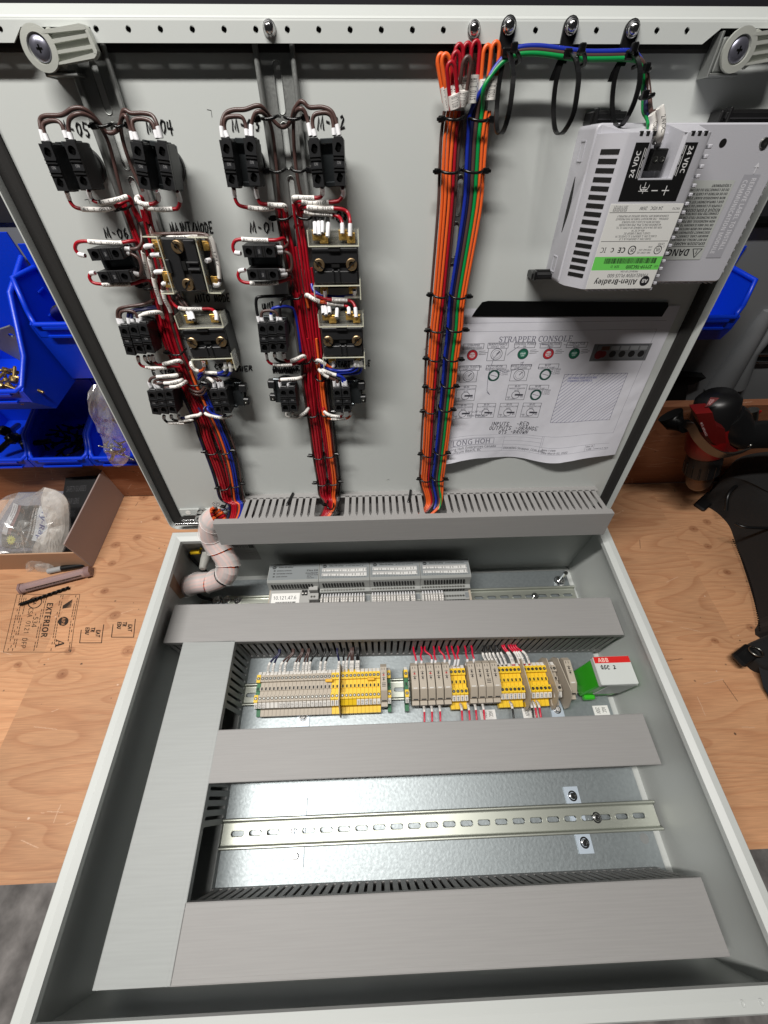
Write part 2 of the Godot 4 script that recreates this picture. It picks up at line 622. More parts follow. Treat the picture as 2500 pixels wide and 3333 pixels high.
	mat("beige", Color(0.70, 0.66, 0.60), 0.5)
	mat("yellow", Color(0.93, 0.77, 0.13), 0.48)
	mat("earth", Color(0.12, 0.42, 0.26), 0.5)
	mat("module", Color(0.62, 0.63, 0.62), 0.5)
	mat("module_dark", Color(0.50, 0.52, 0.53), 0.5)
	mat("panel", Color(0.70, 0.70, 0.725), 0.45, 0.0, tri.call(Vector3.ONE * 40, {"normal_texture": peel_n, "normal_scale": 0.12}))
	mat("relay_green", Color(0.22, 0.72, 0.14), 0.35, 0.0)
	mat("relay_white", Color(0.80, 0.82, 0.81), 0.42)
	mat("bin", Color(0.02, 0.22, 0.80), 0.38, 0.0, tri.call(Vector3.ONE * 12, {"normal_texture": peel_n, "normal_scale": 0.1}))
	mat("card", Color(0.62, 0.55, 0.53), 0.75)
	mat("cloth", Color(0.07, 0.068, 0.07), 0.9, 0.0, tri.call(Vector3.ONE * 120, {"normal_texture": peel_n, "normal_scale": 0.9, "rim_enabled": true, "rim": 0.2}))
	mat("concrete", Color(0.74, 0.72, 0.71), 0.85, 0.0, tri.call(Vector3.ONE * 1.6, {"albedo_texture": tex(noise_img(512, 0.012, FastNoiseLite.TYPE_SIMPLEX_SMOOTH, 6, 0.6, 1.0, 12)), "normal_texture": bumps(noise_img(256, 0.08), 2.0), "normal_scale": 0.5}))
	mat("milky", Color(0.90, 0.88, 0.85, 0.45), 0.4, 0.0, {"transparency": BaseMaterial3D.TRANSPARENCY_ALPHA})
	mat("van", Color(0.54, 0.55, 0.56), 0.38, 0.2)
	mats["wood"] = wood(1400, 900, 3, Color(0.76, 0.57, 0.42), 0, [v(-561.2, -173.0, -104.1), v(-602.1, -173.0, -86.1), v(-593.3, -173.0, -39.8), v(-585.2, -173.0, 23.7), v(-545.2, -173.0, 76.9), v(-534.1, -173.0, -155.7), v(-582.7, -173.0, -218.1), v(-604.2, -173.0, 143.8), v(-600.0, -173.0, 184.7), v(-496.3, -173.0, 147.4), v(-687.8, -173.0, 166.2)])
	mats["wood_back"] = wood(1024, 256, 11, Color(0.55, 0.36, 0.25), 4, [])

# rotary-cut plywood: wavy grain that swirls round knots
func wood(w: int, h: int, seed_: int, base: Color, knots: int, at: Array) -> StandardMaterial3D:
	var r := RandomNumberGenerator.new()
	r.seed = seed_
	var ks := []
	for i in knots:
		ks.append(Vector3(r.randf() * w, r.randf() * h, r.randf_range(5, 12)))
	for q in at:
		ks.append(Vector3(fposmod(q.x / 1.3 + 0.5, 1.0) * w, (q.z + 0.222) / 0.688 * h, r.randf_range(6, 10)))
	var f := FastNoiseLite.new()
	f.seed = seed_
	f.frequency = 0.0022
	f.fractal_octaves = 3
	var g := FastNoiseLite.new()
	g.seed = seed_ + 1
	g.frequency = 0.05
	g.fractal_octaves = 2
	var bytes := PackedByteArray()
	bytes.resize(w * h * 3)
	var cell := {}
	for k in ks:
		for cx in range(int((k.x - 130) / 64), int((k.x + 130) / 64) + 1):
			for cy in range(int((k.y - 70) / 64), int((k.y + 70) / 64) + 1):
				var id := Vector2i(cx, cy)
				if not cell.has(id):
					cell[id] = []
				cell[id].append(k)
	var o := 0
	for y in h:
		for x in w:
			var q := f.get_noise_2d(x * 0.28, y * 1.6) * 5.0 + y * 0.012
			var dark := 0.0
			var id := Vector2i(x >> 6, y >> 6)
			if cell.has(id):
				for k in cell[id]:
					var dx: float = (x - k.x) * 0.55
					var dy: float = y - k.y
					var d := sqrt(dx * dx + dy * dy)
					var e: float = exp(-d * d / (k.z * k.z * 5.0))
					q += e * 0.9
					var rr: float = sqrt((x - k.x) * (x - k.x) + dy * dy) / k.z
					if rr < 1.5:
						dark = maxf(dark, (0.17 + 0.22 * clampf(1.0 - rr * 2.2, 0.0, 1.0) if rr < 1.0 else 0.17 * (1.5 - rr) * 2.0) * (0.8 + 0.2 * sin(rr * 17.0 + dx * 0.4)))
			var s := q * 1.7
			var ringy := s - floorf(s)
			ringy = ringy * ringy * ringy * (1.0 if ringy < 0.93 else (1.0 - ringy) * 14.0)
			var fine := g.get_noise_2d(x * 0.35, y * 7.0)
			var val := 1.0 - 0.085 * ringy - dark + fine * 0.075 + f.get_noise_2d(x * 0.9 + 500, y * 0.9) * 0.14
			bytes[o] = clampi(int(255 * base.r * val), 0, 255)
			bytes[o + 1] = clampi(int(255 * base.g * (val - 0.05 * ringy - dark * 0.3)), 0, 255)
			bytes[o + 2] = clampi(int(255 * base.b * (val - 0.08 * ringy - dark * 0.5)), 0, 255)
			o += 3
	var im := Image.create_from_data(w, h, false, Image.FORMAT_RGB8, bytes)
	for k in 150:   # use: pale scratches, dents, drips
		var p := Vector2(r.randf() * w, r.randf() * h)
		var d := Vector2.from_angle(r.randf_range(-0.5, 0.5) + (PI / 2 if k % 3 == 0 else 0.0)) * r.randf_range(4, 46)
		line(im, p, p + d, 1, base.lightened(0.25) if k % 4 else base.darkened(0.45))
	for k in 90:
		spot(im, Vector2(r.randf() * w, r.randf() * h), r.randf_range(0.6, 2.2), base.darkened(r.randf_range(0.2, 0.6)) if k % 3 else base.lightened(0.4))
	return mat("wood%d" % seed_, Color.WHITE, 0.62, 0.0, {"albedo_texture": tex(im)})

# ---------------------------------------------------------------- bench and what lies behind it
func slab(s: Sh, x0: float, x1: float, y0: float, y1: float, z0: float, z1: float) -> void:   # millimetres
	s.box(v((x0 + x1) / 2, (y0 + y1) / 2, (z0 + z1) / 2), v(absf(x1 - x0), absf(y1 - y0), absf(z1 - z0)))

func workbench() -> void:
	var s := Sh.new()
	s.quad(v(-3000, -1070, 3000), v(3000, -1070, 3000), v(3000, -1070, -380), v(-3000, -1070, -380))
	var fl := obj("floor", s, mats.concrete)
	tag(fl, "grey concrete floor below the plywood bench", "floor", "", "structure")
	s = Sh.new()
	slab(s, -2200, 2200, -1070, 1500, -420, -366)
	var w := obj("wall", s, mats.van)
	tag(w, "dark grey steel wall behind the workbench", "wall", "", "structure")
	s = Sh.new()
	slab(s, -1400, 1400, 340, 900, -366, -362)
	single("tool_board", s, mat("board_dark", Color(0.16, 0.16, 0.18), 0.5), "dark steel board on the wall above the parts bins", "board", I, v(0, 340, -364))
	# bench: a plywood top on a dark frame
	var b := thing("workbench", "plywood workbench with stamped top carrying the enclosure", "workbench", I, v(0, -173, 120))
	s = Sh.new()
	var top := func(x0: float, x1: float) -> void:
		s.quad(v(x0, -173, 466), v(x1, -173, 466), v(x1, -173, -222), v(x0, -173, -222), Rect2(x0 / 1300 + 0.5, 0, (x1 - x0) / 1300, 1))
		s.quad(v(x0, -192, 466), v(x1, -192, 466), v(x1, -173, 466), v(x0, -173, 466), Rect2(x0 / 1300 + 0.5, 0.2, (x1 - x0) / 1300, 0.02))
	top.call(-1300.0, 1300.0)
	s.quad(v(-1300, -192, -222), v(1300, -192, -222), v(1300, -192, 466), v(-1300, -192, 466))
	obj("bench_top", s, mats.wood, b)
	s = Sh.new()
	slab(s, -1300, 1300, -280, -193, 380, 418)
	for x in [-900, 0, 900]:
		slab(s, x - 45, x + 45, -1070, -193, 330, 378)
	obj("bench_frame", s, mats.dark_steel, b)
	# the mill's ink stamp: lines of letters that run down the board
	var im := Image.create(440, 850, false, Image.FORMAT_RGBA8)
	im.fill(Color(0.12, 0.08, 0.05, 0.0))
	var ink := Color(0.13, 0.09, 0.06, 0.88)
	var r := RandomNumberGenerator.new()
	r.seed = 4
	frame_rect(im, 6, 420, 428, 424, 3, ink)
	for y in [432, 446, 532, 546, 640, 654, 776, 790, 804, 818]:
		for x in range(14, 420, 22):
			if r.randf() < 0.8:
				line(im, Vector2(x, y), Vector2(x + 14, y), 4, ink)
	text(im, "CSA 0121 DFP", 110, 742, 42, ink, "Droid Sans Mono")
	text(im, "-534", 150, 700, 46, ink, "Droid Sans Mono")
	text(im, "EXTERIOR", 70, 626, 56, ink, "Droid Sans*")
	text(im, "A", 345, 524, 76, ink, "Droid Serif*")
	spot(im, Vector2(215, 496), 34, ink)
	text(im, "APA", 186, 508, 32, Color(0.7, 0.5, 0.35), "Droid Sans*")
	for k in 6:
		line(im, Vector2(50 + k * 11, 464), Vector2(96 + k * 4, 516), 5, ink)
	ring(im, Vector2(70, 710), 44, 5, ink)
	text(im, "PFA", 34, 722, 30, ink, "Droid Sans*")
	for q in [Vector2(240, 230), Vector2(200, 30)]:
		line(im, q, q + Vector2(130, 0), 5, ink)
		line(im, q + Vector2(130, 0), q + Vector2(130, 140), 5, ink)
		line(im, q + Vector2(130, 140), q + Vector2(40, 140), 5, ink)
		for k in 3:
			hand(im, ["HEAT", "TR", "EDU"][k], q.x + 20, q.y + 40 + k * 36, 22, 5, ink, k)
	for k in 40:   # worn through
		spot(im, Vector2(r.randf() * 440, r.randf() * 850), r.randf_range(3, 12), Color(0.8, 0.6, 0.4, 0.0))
	s = Sh.new()
	s.quad(v(-760.9, -172.6, 24.5), v(-726.9, -172.6, 143.8), v(-477.3, -172.6, 152.3), v(-505.8, -172.6, 33.0))
	obj("mill_stamp", s, mat("stamp", Color.WHITE, 0.8, 0.0, {"transparency": BaseMaterial3D.TRANSPARENCY_ALPHA, "albedo_texture": tex(im)}), b)
	# the upright board along the back
	s = Sh.new()
	for e in [[-1300.0, -200.0, -44.0], [-200.0, 1300.0, 66.0]]:
		var h: float = e[2]
		s.quad(v(e[0], -173, -223), v(e[1], -173, -223), v(e[1], h, -223), v(e[0], h, -223), Rect2(0, 0, 1, 1))
		s.quad(v(e[0], h, -223), v(e[1], h, -223), v(e[1], h, -242), v(e[0], h, -242), Rect2(0, 0.4, 1, 0.05))
		s.quad(v(e[1], -173, -242), v(e[0], -173, -242), v(e[0], h, -242), v(e[1], h, -242), Rect2(0, 0, 1, 1))
	single("back_board", s, mats.wood_back, "brown plywood upright along the back of the bench", "board", I, v(0, -173, -232))

# a hopper-front parts bin: x0..x1, bottom y0, back wall top yb, front corner (zc, yc), lip (zl, yl), back z
func bin(label: String, x0: float, x1: float, y0: float, yb: float, zb: float, zc: float, yc: float, zl: float, yl: float, zf: float, slots := 3) -> Node3D:
	var o := thing("parts_bin", label, "bin", I, v((x0 + x1) / 2, y0, zb), "blue plastic parts bins on the wall behind the bench")
	var s := Sh.new()
	var side := PackedVector2Array([Vector2(zb, y0), Vector2(zf, y0), Vector2(zl, yl - 22), Vector2(zl, yl), Vector2(zl - 8, yl + 4), Vector2(lerpf(zl, zc, 0.45), lerpf(yl, yc, 0.3)), Vector2(zc, yc), Vector2(zb, yb - 34)])
	for i in side.size():
		side[i] *= 0.001
	var turn := Basis(Vector3(0, 0, 1), Vector3(0, 1, 0), Vector3(-1, 0, 0))
	for x in [x0, x1 - 3]:
		s.m = Transform3D(turn, v(x + 3, 0, 0))
		s.prism(side, 0.0, 0.003)
	s.m = I
	slab(s, x0 + 3, x1 - 3, y0, y0 + 3, zb, zf)
	slab(s, x0, x1, y0, yb, zb - 3, zb - 0.2)
	# front: sloping skirt, lip
	s.face([v(x0 + 3, y0, zf), v(x1 - 3, y0, zf), v(x1 - 3, yl - 22, zl), v(x0 + 3, yl - 22, zl)], Vector3(0, -0.3, 1))
	s.face([v(x0 + 3, y0 + 3, zf - 3), v(x1 - 3, y0 + 3, zf - 3), v(x1 - 3, yl - 22, zl - 3), v(x0 + 3, yl - 22, zl - 3)], Vector3(0, 0.3, -1))
	s.box(v((x0 + x1) / 2, yl - 11, zl - 1.5), v(x1 - x0 - 6, 22, 3), 0.0008)
	obj("shell", s, mats.bin, o)
	# rolled rim along the sides and lip, and the card holder on the lip
	s = Sh.new()
	var path := [v(x0 + 1.5, yb - 34, zb), v(x0 + 1.5, yc, zc), v(x0 + 1.5, lerpf(yl, yc, 0.3), lerpf(zl, zc, 0.45)), v(x0 + 3, yl + 4, zl - 8), v(x0 + 10, yl, zl), v(x1 - 10, yl, zl), v(x1 - 3, yl + 4, zl - 8), v(x1 - 1.5, lerpf(yl, yc, 0.3), lerpf(zl, zc, 0.45)), v(x1 - 1.5, yc, zc), v(x1 - 1.5, yb - 34, zb)]
	s.tube(path, 0.0042, 8, Vector3(0.3, 0.8, 0.5))
	obj("rim", s, mats.bin, o)
	s = Sh.new()
	slab(s, x0 + 20, x1 - 20, yl - 6, yl - 2, zl + 0.2, zl + 5)
	slab(s, x0 + 20, x1 - 20, yl - 20, yl - 17, zl + 0.2, zl + 5)
	obj("card_holder", s, mats.bin, o)
	for k in slots:
		s = Sh.new()
		s.box(v(x0 + 4.5, lerpf(yb - 60, y0 + 30, k / 3.0), lerpf(zb + 20, zc, k / 3.0)), v(3, 3, 18), 0.0006)
		obj("divider_rib", s, mats.bin, o)
	return o

func bolt_shape(s: Sh, at: Vector3, dir: Vector3, len: float, r: float) -> void:
	var q := Basis.looking_at(-dir, Vector3(0.2, 1, 0.1))
	s.m = Transform3D(q, at)
	s.lathe([[0, 0], [r * 0.9, 0], [r, r * 0.2], [r, r * 0.9], [r * 0.5, r], [r * 0.5, len * 0.92], [r * 0.35, len], [0, len]], 8)
	s.m = I

func background_left() -> void:
	var a := bin("large blue bin holding bolts and a plated bracket, top of the left stack", -760, -585, 118, 334, -340, -270, 277, -160, 177, -190)
	bin("small blue bin beside the door edge, right of the large bolt bin", -580, -440, 128, 318, -340, -285, 292, -255, 234, -262)
	bin("lower blue bin at the photo's left edge with dark hex bolts", -860, -738, -36, 70, -340, -237, 14, -200, -18, -215)
	bin("lower blue bin with loose black screws, middle of the bottom row", -735, -616, -36, 70, -340, -237, 14, -200, -18, -215)
	bin("lower blue bin under the clear bag of fittings", -613, -500, -36, 70, -340, -237, 14, -200, -18, -215)
	# contents one can pick out
	var r := RandomNumberGenerator.new()
	r.seed = 5
	var s := Sh.new()
	for k in 46:
		bolt_shape(s, v(r.randf_range(-745, -600), r.randf_range(138, 168), r.randf_range(-260, -180)), Vector3(r.randf_range(-1, 1), r.randf_range(-0.5, 0.5), r.randf_range(-1, 1)).normalized(), 0.03, 0.0055)
	var h := single("bolt_heap", s, mat("gold_bolt", Color(0.66, 0.56, 0.36), 0.35, 0.9), "loose brass-coloured bolts heaped in the large blue bin", "bolts", I, v(-670, 130, -220))
	h.set_meta("kind", "stuff")
	s = Sh.new()
	for k in 30:
		bolt_shape(s, v(r.randf_range(-725, -625), r.randf_range(-30, -15), r.randf_range(-310, -225)), Vector3(r.randf_range(-1, 1), r.randf_range(-0.3, 0.3), r.randf_range(-1, 1)).normalized(), 0.035, 0.004)
	h = single("screw_heap", s, mats.dark_steel, "loose black screws in the middle lower bin", "screws", I, v(-675, -33, -260))
	h.set_meta("kind", "stuff")
	for k in 5:
		s = Sh.new()
		var d: Vector3 = [Vector3(0.2, 0.3, 0.9), Vector3(0.9, 0.1, 0.4), Vector3(-0.5, 0.2, 0.8), Vector3(0.7, 0.4, -0.3), Vector3(-0.8, 0.1, 0.3)][k]
		bolt_shape(s, v(-800 + k * 12, -5 + (k % 2) * 14, -265 + k * 9), -d.normalized(), 0.05, 0.011)
		single("hex_bolt", s, mats.steel if k == 0 else mats.dark_steel, ["pale zinc hex bolt head facing out of the lower left bin", "dark hex bolt lying across the lower left bin", "dark hex bolt behind the pale bolt head, lower left bin", "dark hex bolt pointing back in the lower left bin", "dark hex bolt nearest the divider of the lower left bin"][k], "bolt", I, v(-800 + k * 12, -5, -265 + k * 9), "hex bolts in the lower left bin")
	s = Sh.new()
	s.m = Transform3D(Basis.from_euler(Vector3(0.35, 0.2, 0.25)), v(-640, 192, -272))
	s.sheet(-0.03, 0.03, -0.035, 0.035, 0, 0.003, [[-0.014, 0.02, 0.0, 0.004], [0.014, 0.02, 0.0, 0.004]])
	s.box(v(0, -36, 16), v(60, 3, 34), 0.0006)
	single("bracket", s, mats.zinc, "plated steel angle bracket with two holes in the large bin", "bracket", I, v(-640, 150, -270))
	s = Sh.new()
	s.m = Transform3D(Basis.from_euler(Vector3(0.5, 0.3, 0)), v(-520, 240, -276))
	s.lathe([[0.010, 0], [0.026, 0], [0.026, 0.003], [0.010, 0.003], [0.010, 0]], 24)
	single("washer", s, mats.steel, "large steel fender washer standing in the small bin", "washer", I, v(-520, 225, -270))
	# clear bag of fittings hanging out of the lower bin
	s = Sh.new()
	bag_shape(s, [v(-500.8, 159.1, -178.0), v(-488.3, 165.3, -190.0), v(-478.6, 128.2, -178.0), v(-496.3, 35.4, -178.0), v(-522.0, -7.1, -178.0), v(-552.2, -20.4, -178.0), v(-549.1, 13.2, -178.0), v(-532.9, 61.7, -178.0), v(-520.3, 116.5, -178.0)], Vector3(0.1, 0.25, 1), 0.02, 31)
	var bg := single("fittings_bag", s, mats.film, "clear plastic bag of small metal fittings hanging from a blue bin", "bag", I, v(-520, -10, -180))
	for k in 16:
		s = Sh.new()
		var at := v(-545 + r.randf() * 36, 8 + r.randf() * 48, -186 + r.randf() * 10)
		bolt_shape(s, at, Vector3(r.randf_range(-1, 1), r.randf_range(-1, 1), 0.2).normalized(), 0.022, 0.0032)
		obj("fitting", s, mats.steel, bg)
	# carton in the corner
	var c := thing("carton", "open cardboard carton at the back left of the bench", "box", I, v(-760, -173, -130))
	s = Sh.new()
	s.m = Transform3D(Basis.IDENTITY, Vector3.ZERO)
	s.box(v(-631.5, -126.5, -131), v(3, 93, 198), 0.0006)
	obj("side_panel", s, mats.card, c)
	s = Sh.new()
	s.box(v(-765, -143, -33.5), v(263.8, 59, 3), 0.0006)
	obj("front_panel", s, mat("card_front", Color(0.70, 0.56, 0.45), 0.75), c)
	s = Sh.new()
	s.box(v(-765, -126, -228.5), v(263.8, 92, 3), 0.0006)
	obj("back_panel", s, mats.card, c)
	s = Sh.new()
	slab(s, -897, -633.2, -172.5, -170.5, -226.8, -35.2)
	obj("bottom_panel", s, mats.card, c)
	# sheets and a black pouch inside
	var rr := place(160, 120, Color(0.06, 0.06, 0.065))
	for k in 5:
		text(atlas, ["SAFETY GLASSES", "CLEAR LENS", "ANTI-FOG", "ONE SIZE", "MADE IN TAIWAN"][k], rr.position.x + 12, rr.position.y + 24 + k * 20, 12, Color(0.3, 0.3, 0.31))
	s = Sh.new()
	s.quad(v(-715, -160, -60), v(-645, -150, -70), v(-640, -95, -222), v(-722, -100, -222), uvr(rr))
	s.quad(v(-722, -101, -222), v(-640, -96, -222), v(-645, -151, -70), v(-715, -161, -60), Rect2(uvr(rr).position, Vector2(0.0005, 0.0005)))
	single("black_pouch", s, atlas_mat, "black printed pouch lying inside the carton", "pouch", I, v(-680, -165, -140))
	s = Sh.new()
	slab(s, -860, -724, -150, -147, -222, -60)
	single("grey_sheet", s, mat("grey_sheet", Color(0.42, 0.42, 0.47), 0.6), "grey plastic sheet inside the carton behind the plastic bag", "sheet", I, v(-790, -150, -140))
	# bag of cable ties
	var img := Image.create(512, 512, false, Image.FORMAT_RGBA8)
	img.fill(Color(0.2, 0.2, 0.21))
	img.fill_rect(Rect2i(0, 0, 400, 170), Color(0.86, 0.89, 0.92))
	text(img, "Ty-Rap", 40, 120, 104, Color(0.08, 0.2, 0.55), "Droid Sans*")
	img.fill_rect(Rect2i(20, 172, 440, 70), Color(0.05, 0.05, 0.055))
	text(img, "HIGH PERFORMANCE", 34, 200, 30, Color.WHITE, "Droid Sans*")
	text(img, "CINCHOS DE ALTO RENDIMIENTO", 34, 234, 25, Color.WHITE, "Droid Sans*")
	for k in 12:
		var d := Vector2.from_angle(TAU * k / 12)
		line(img, Vector2(420, 390), Vector2(420, 390) + d * 46, 12, Color(0.85, 0.85, 0.2))
	spot(img, Vector2(420, 390), 28, Color(0.9, 0.9, 0.3))
	text(img, "UL", 404, 400, 28, Color.BLACK, "Droid Sans*")
	frame_rect(img, 440, 270, 60, 50, 5, Color(0.8, 0.8, 0.8))
	text(img, "STEEL", 446, 304, 18, Color.WHITE, "Droid Sans*")
	img.fill_rect(Rect2i(0, 446, 380, 66), Color(0.84, 0.85, 0.87))
	text(img, "TY528MX  Bulk No.", 10, 474, 24, Color.BLACK)
	text(img, "7TAG009040R", 10, 502, 24, Color.BLACK)
	for k in 3:
		line(img, Vector2(0, 410 + k * 12), Vector2(360, 410 + k * 12), 4, Color(0.85, 0.6, 0.6))
	var tb := thing("cable_tie_bag", "clear plastic bag of black cable ties with a blue and white label", "bag", I, v(-735, -90, -70))
	s = Sh.new()
	var g := [v(-813.9, -139.8, -70.0), v(-754.7, -52.7, -120.0), v(-688.4, -85.4, -116.0), v(-741.4, -148.0, -62.0)]
	for i in 8:
		for j in 8:
			var qv := func(a_: int, b_: int) -> Vector3:
				var u := a_ / 8.0
				var w := b_ / 8.0
				return (g[0].lerp(g[3], w)).lerp(g[1].lerp(g[2], w), u) + v(0, 6 * sin(u * 5) * cos(w * 4), 3 * sin(w * 7))
			s.quad(qv.call(i, j), qv.call(i + 1, j), qv.call(i + 1, j + 1), qv.call(i, j + 1), Rect2(1.0 - i / 8.0, 1.0 - (j + 1) / 8.0, -0.125, 0.125))
	obj("label_card", s, mat("tie_label", Color.WHITE, 0.4, 0.0, {"albedo_texture": tex(img), "cull_mode": BaseMaterial3D.CULL_DISABLED}), tb)
	s = Sh.new()
	bag_shape(s, [v(-675.1, -23.3, -130.0), v(-653.8, -38.9, -130.0), v(-647.9, -62.9, -120.0), v(-665.4, -115.0, -90.0), v(-689.0, -151.1, -60.0), v(-721.8, -185.7, -22.0), v(-764.2, -180.8, -24.0), v(-748.2, -164.1, -30.0), v(-779.4, -143.3, -42.0), v(-812.1, -125.1, -55.0), v(-819.9, -85.1, -90.0), v(-768.2, -48.2, -130.0), v(-701.5, -39.8, -130.0)], Vector3(0.1, 0.9, 0.5), 0.026, 77)
	obj("plastic_film", s, mats.film, tb)
	s = Sh.new()
	bag_shape(s, [v(-671.9, -22.3, -128.0), v(-652.3, -36.7, -126.0), v(-641.5, -55.5, -112.0), v(-659.9, -106.1, -84.0), v(-682.5, -141.0, -56.0), v(-719.2, -181.8, -22.0), v(-748.4, -179.8, -26.0), v(-734.7, -131.0, -58.0), v(-695.2, -121.3, -78.0), v(-671.6, -75.9, -100.0), v(-690.2, -49.8, -120.0)], Vector3(0.1, 0.9, 0.5), 0.016, 78)
	obj("folded_end", s, mats.milky, tb)
	# pen, twist-case, drill bit on the bench
	var pen := thing("marker_pen", "grey marker pen with black cap beside the carton", "pen", I, v(-664.4, -165.0, -27.7))
	s = Sh.new()
	var pa: Vector3 = v(-643.8, -166.0, -34.7)
	var pb: Vector3 = v(-687.8, -166.0, -27.0)
	var pc: Vector3 = v(-713.4, -166.0, -20.8)
	s.tube([pa, pa.lerp(pb, 0.06), pb], [0.003, 0.0062, 0.0064], 12)
	obj("cap", s, mats.black, pen)
	s = Sh.new()
	s.tube([pb, pc], 0.0058, 12)
	obj("barrel", s, mat("pen_grey", Color(0.62, 0.62, 0.62), 0.4), pen)
	var ca := thing("tool_case", "clear pinkish plastic twist case lying before the carton", "case", I, v(-697.7, -173.0, -6.9))
	s = Sh.new()
	var c0: Vector3 = v(-748.7, -164.0, 18.8)
	var c1: Vector3 = v(-622.6, -164.0, -17.8)
	s.tube([c0, c1], 0.0105, 6)
	obj("tube_body", s, mat("case_clear", Color(0.70, 0.60, 0.60, 0.62), 0.15, 0.0, {"transparency": BaseMaterial3D.TRANSPARENCY_ALPHA}), ca)
	s = Sh.new()
	s.tube([c1.lerp(c0, 0.0), c1.lerp(c0, 0.08)], 0.0125, 6)
	obj("end_cap", s, mat("case_cap", Color(0.58, 0.47, 0.46, 0.85), 0.2, 0.0, {"transparency": BaseMaterial3D.TRANSPARENCY_ALPHA}), ca)
	s = Sh.new()
	s.tube([c0, c0.lerp(c1, 0.03)], 0.0125, 6)
	obj("end_cap", s, mat("case_cap", Color(0.58, 0.47, 0.46, 0.85), 0.2, 0.0, {"transparency": BaseMaterial3D.TRANSPARENCY_ALPHA}), ca)
	rr = place(150, 22, Color(0.25, 0.2, 0.19))
	text(atlas, "TITANIUM BIT 5/16", rr.position.x + 4, rr.position.y + 16, 15, Color(0.65, 0.58, 0.56))
	s = Sh.new()
	var up := v(0, 6.5, 8.7)
	var q0: Vector3 = c0.lerp(c1, 0.12)
	var q1: Vector3 = c0.lerp(c1, 0.9)
	s.quad(q0 + v(0, -3, 10.4), q1 + v(0, -3, 10.4), q1 + up, q0 + up, uvr(rr))
	obj("case_label", s, atlas_mat, ca)
	s = Sh.new()
	var d0: Vector3 = v(-737.7, -169.0, 50.2)
	var d1: Vector3 = v(-657.0, -169.0, 16.7)
	var ax := (d1 - d0).normalized()
	var sd := ax.cross(Vector3.UP).normalized()
	s.tube([d0, d0.lerp(d1, 0.32)], 0.0036, 10)
	for k in 2:
		var pts := []
		for i in 41:
			var t := 0.32 + 0.68 * i / 40.0
			var an := i * 0.55 + k * PI
			pts.append(d0.lerp(d1, t) + (sd * cos(an) + Vector3.UP * sin(an)) * 0.0017)
		s.tube(pts, 0.0021, 6)
	single("drill_bit", s, mats.dark_steel, "black twist drill bit lying on the stamped plywood", "drill bit", I, d0)

# a lumpy closed film: outline points round a middle, both faces bulging along `out`
func bag_shape(s: Sh, outline: Array, out: Vector3, h: float, seed_: int) -> void:
	out = out.normalized()
	var f := FastNoiseLite.new()
	f.seed = seed_
	f.frequency = 26.0
	f.fractal_octaves = 3
	var ring := smooth(outline + [outline[0]], 5)
	ring.pop_back()
	var mid := Vector3.ZERO
	for q in ring:
		mid += q / ring.size()
	var K := 9
	for sidev in [1.0, -0.35]:
		var rows := []
		for k in K + 1:
			var row := []
			var t := float(k) / K
			for q in ring:
				var b: Vector3 = mid.lerp(q, t)
				var lift := sqrt(maxf(0.0, 1.0 - t * t)) * h
				row.append(b + out * (sidev * lift + f.get_noise_3dv(b + out * sidev) * h * 0.75 * (1.0 - 0.6 * t)))
			rows.append(row)
		for k in K:
			for i in ring.size():
				var j := (i + 1) % ring.size()
				s.face([rows[k][i], rows[k + 1][i], rows[k + 1][j]], out * sidev)
				s.face([rows[k][i], rows[k + 1][j], rows[k][j]], out * sidev)

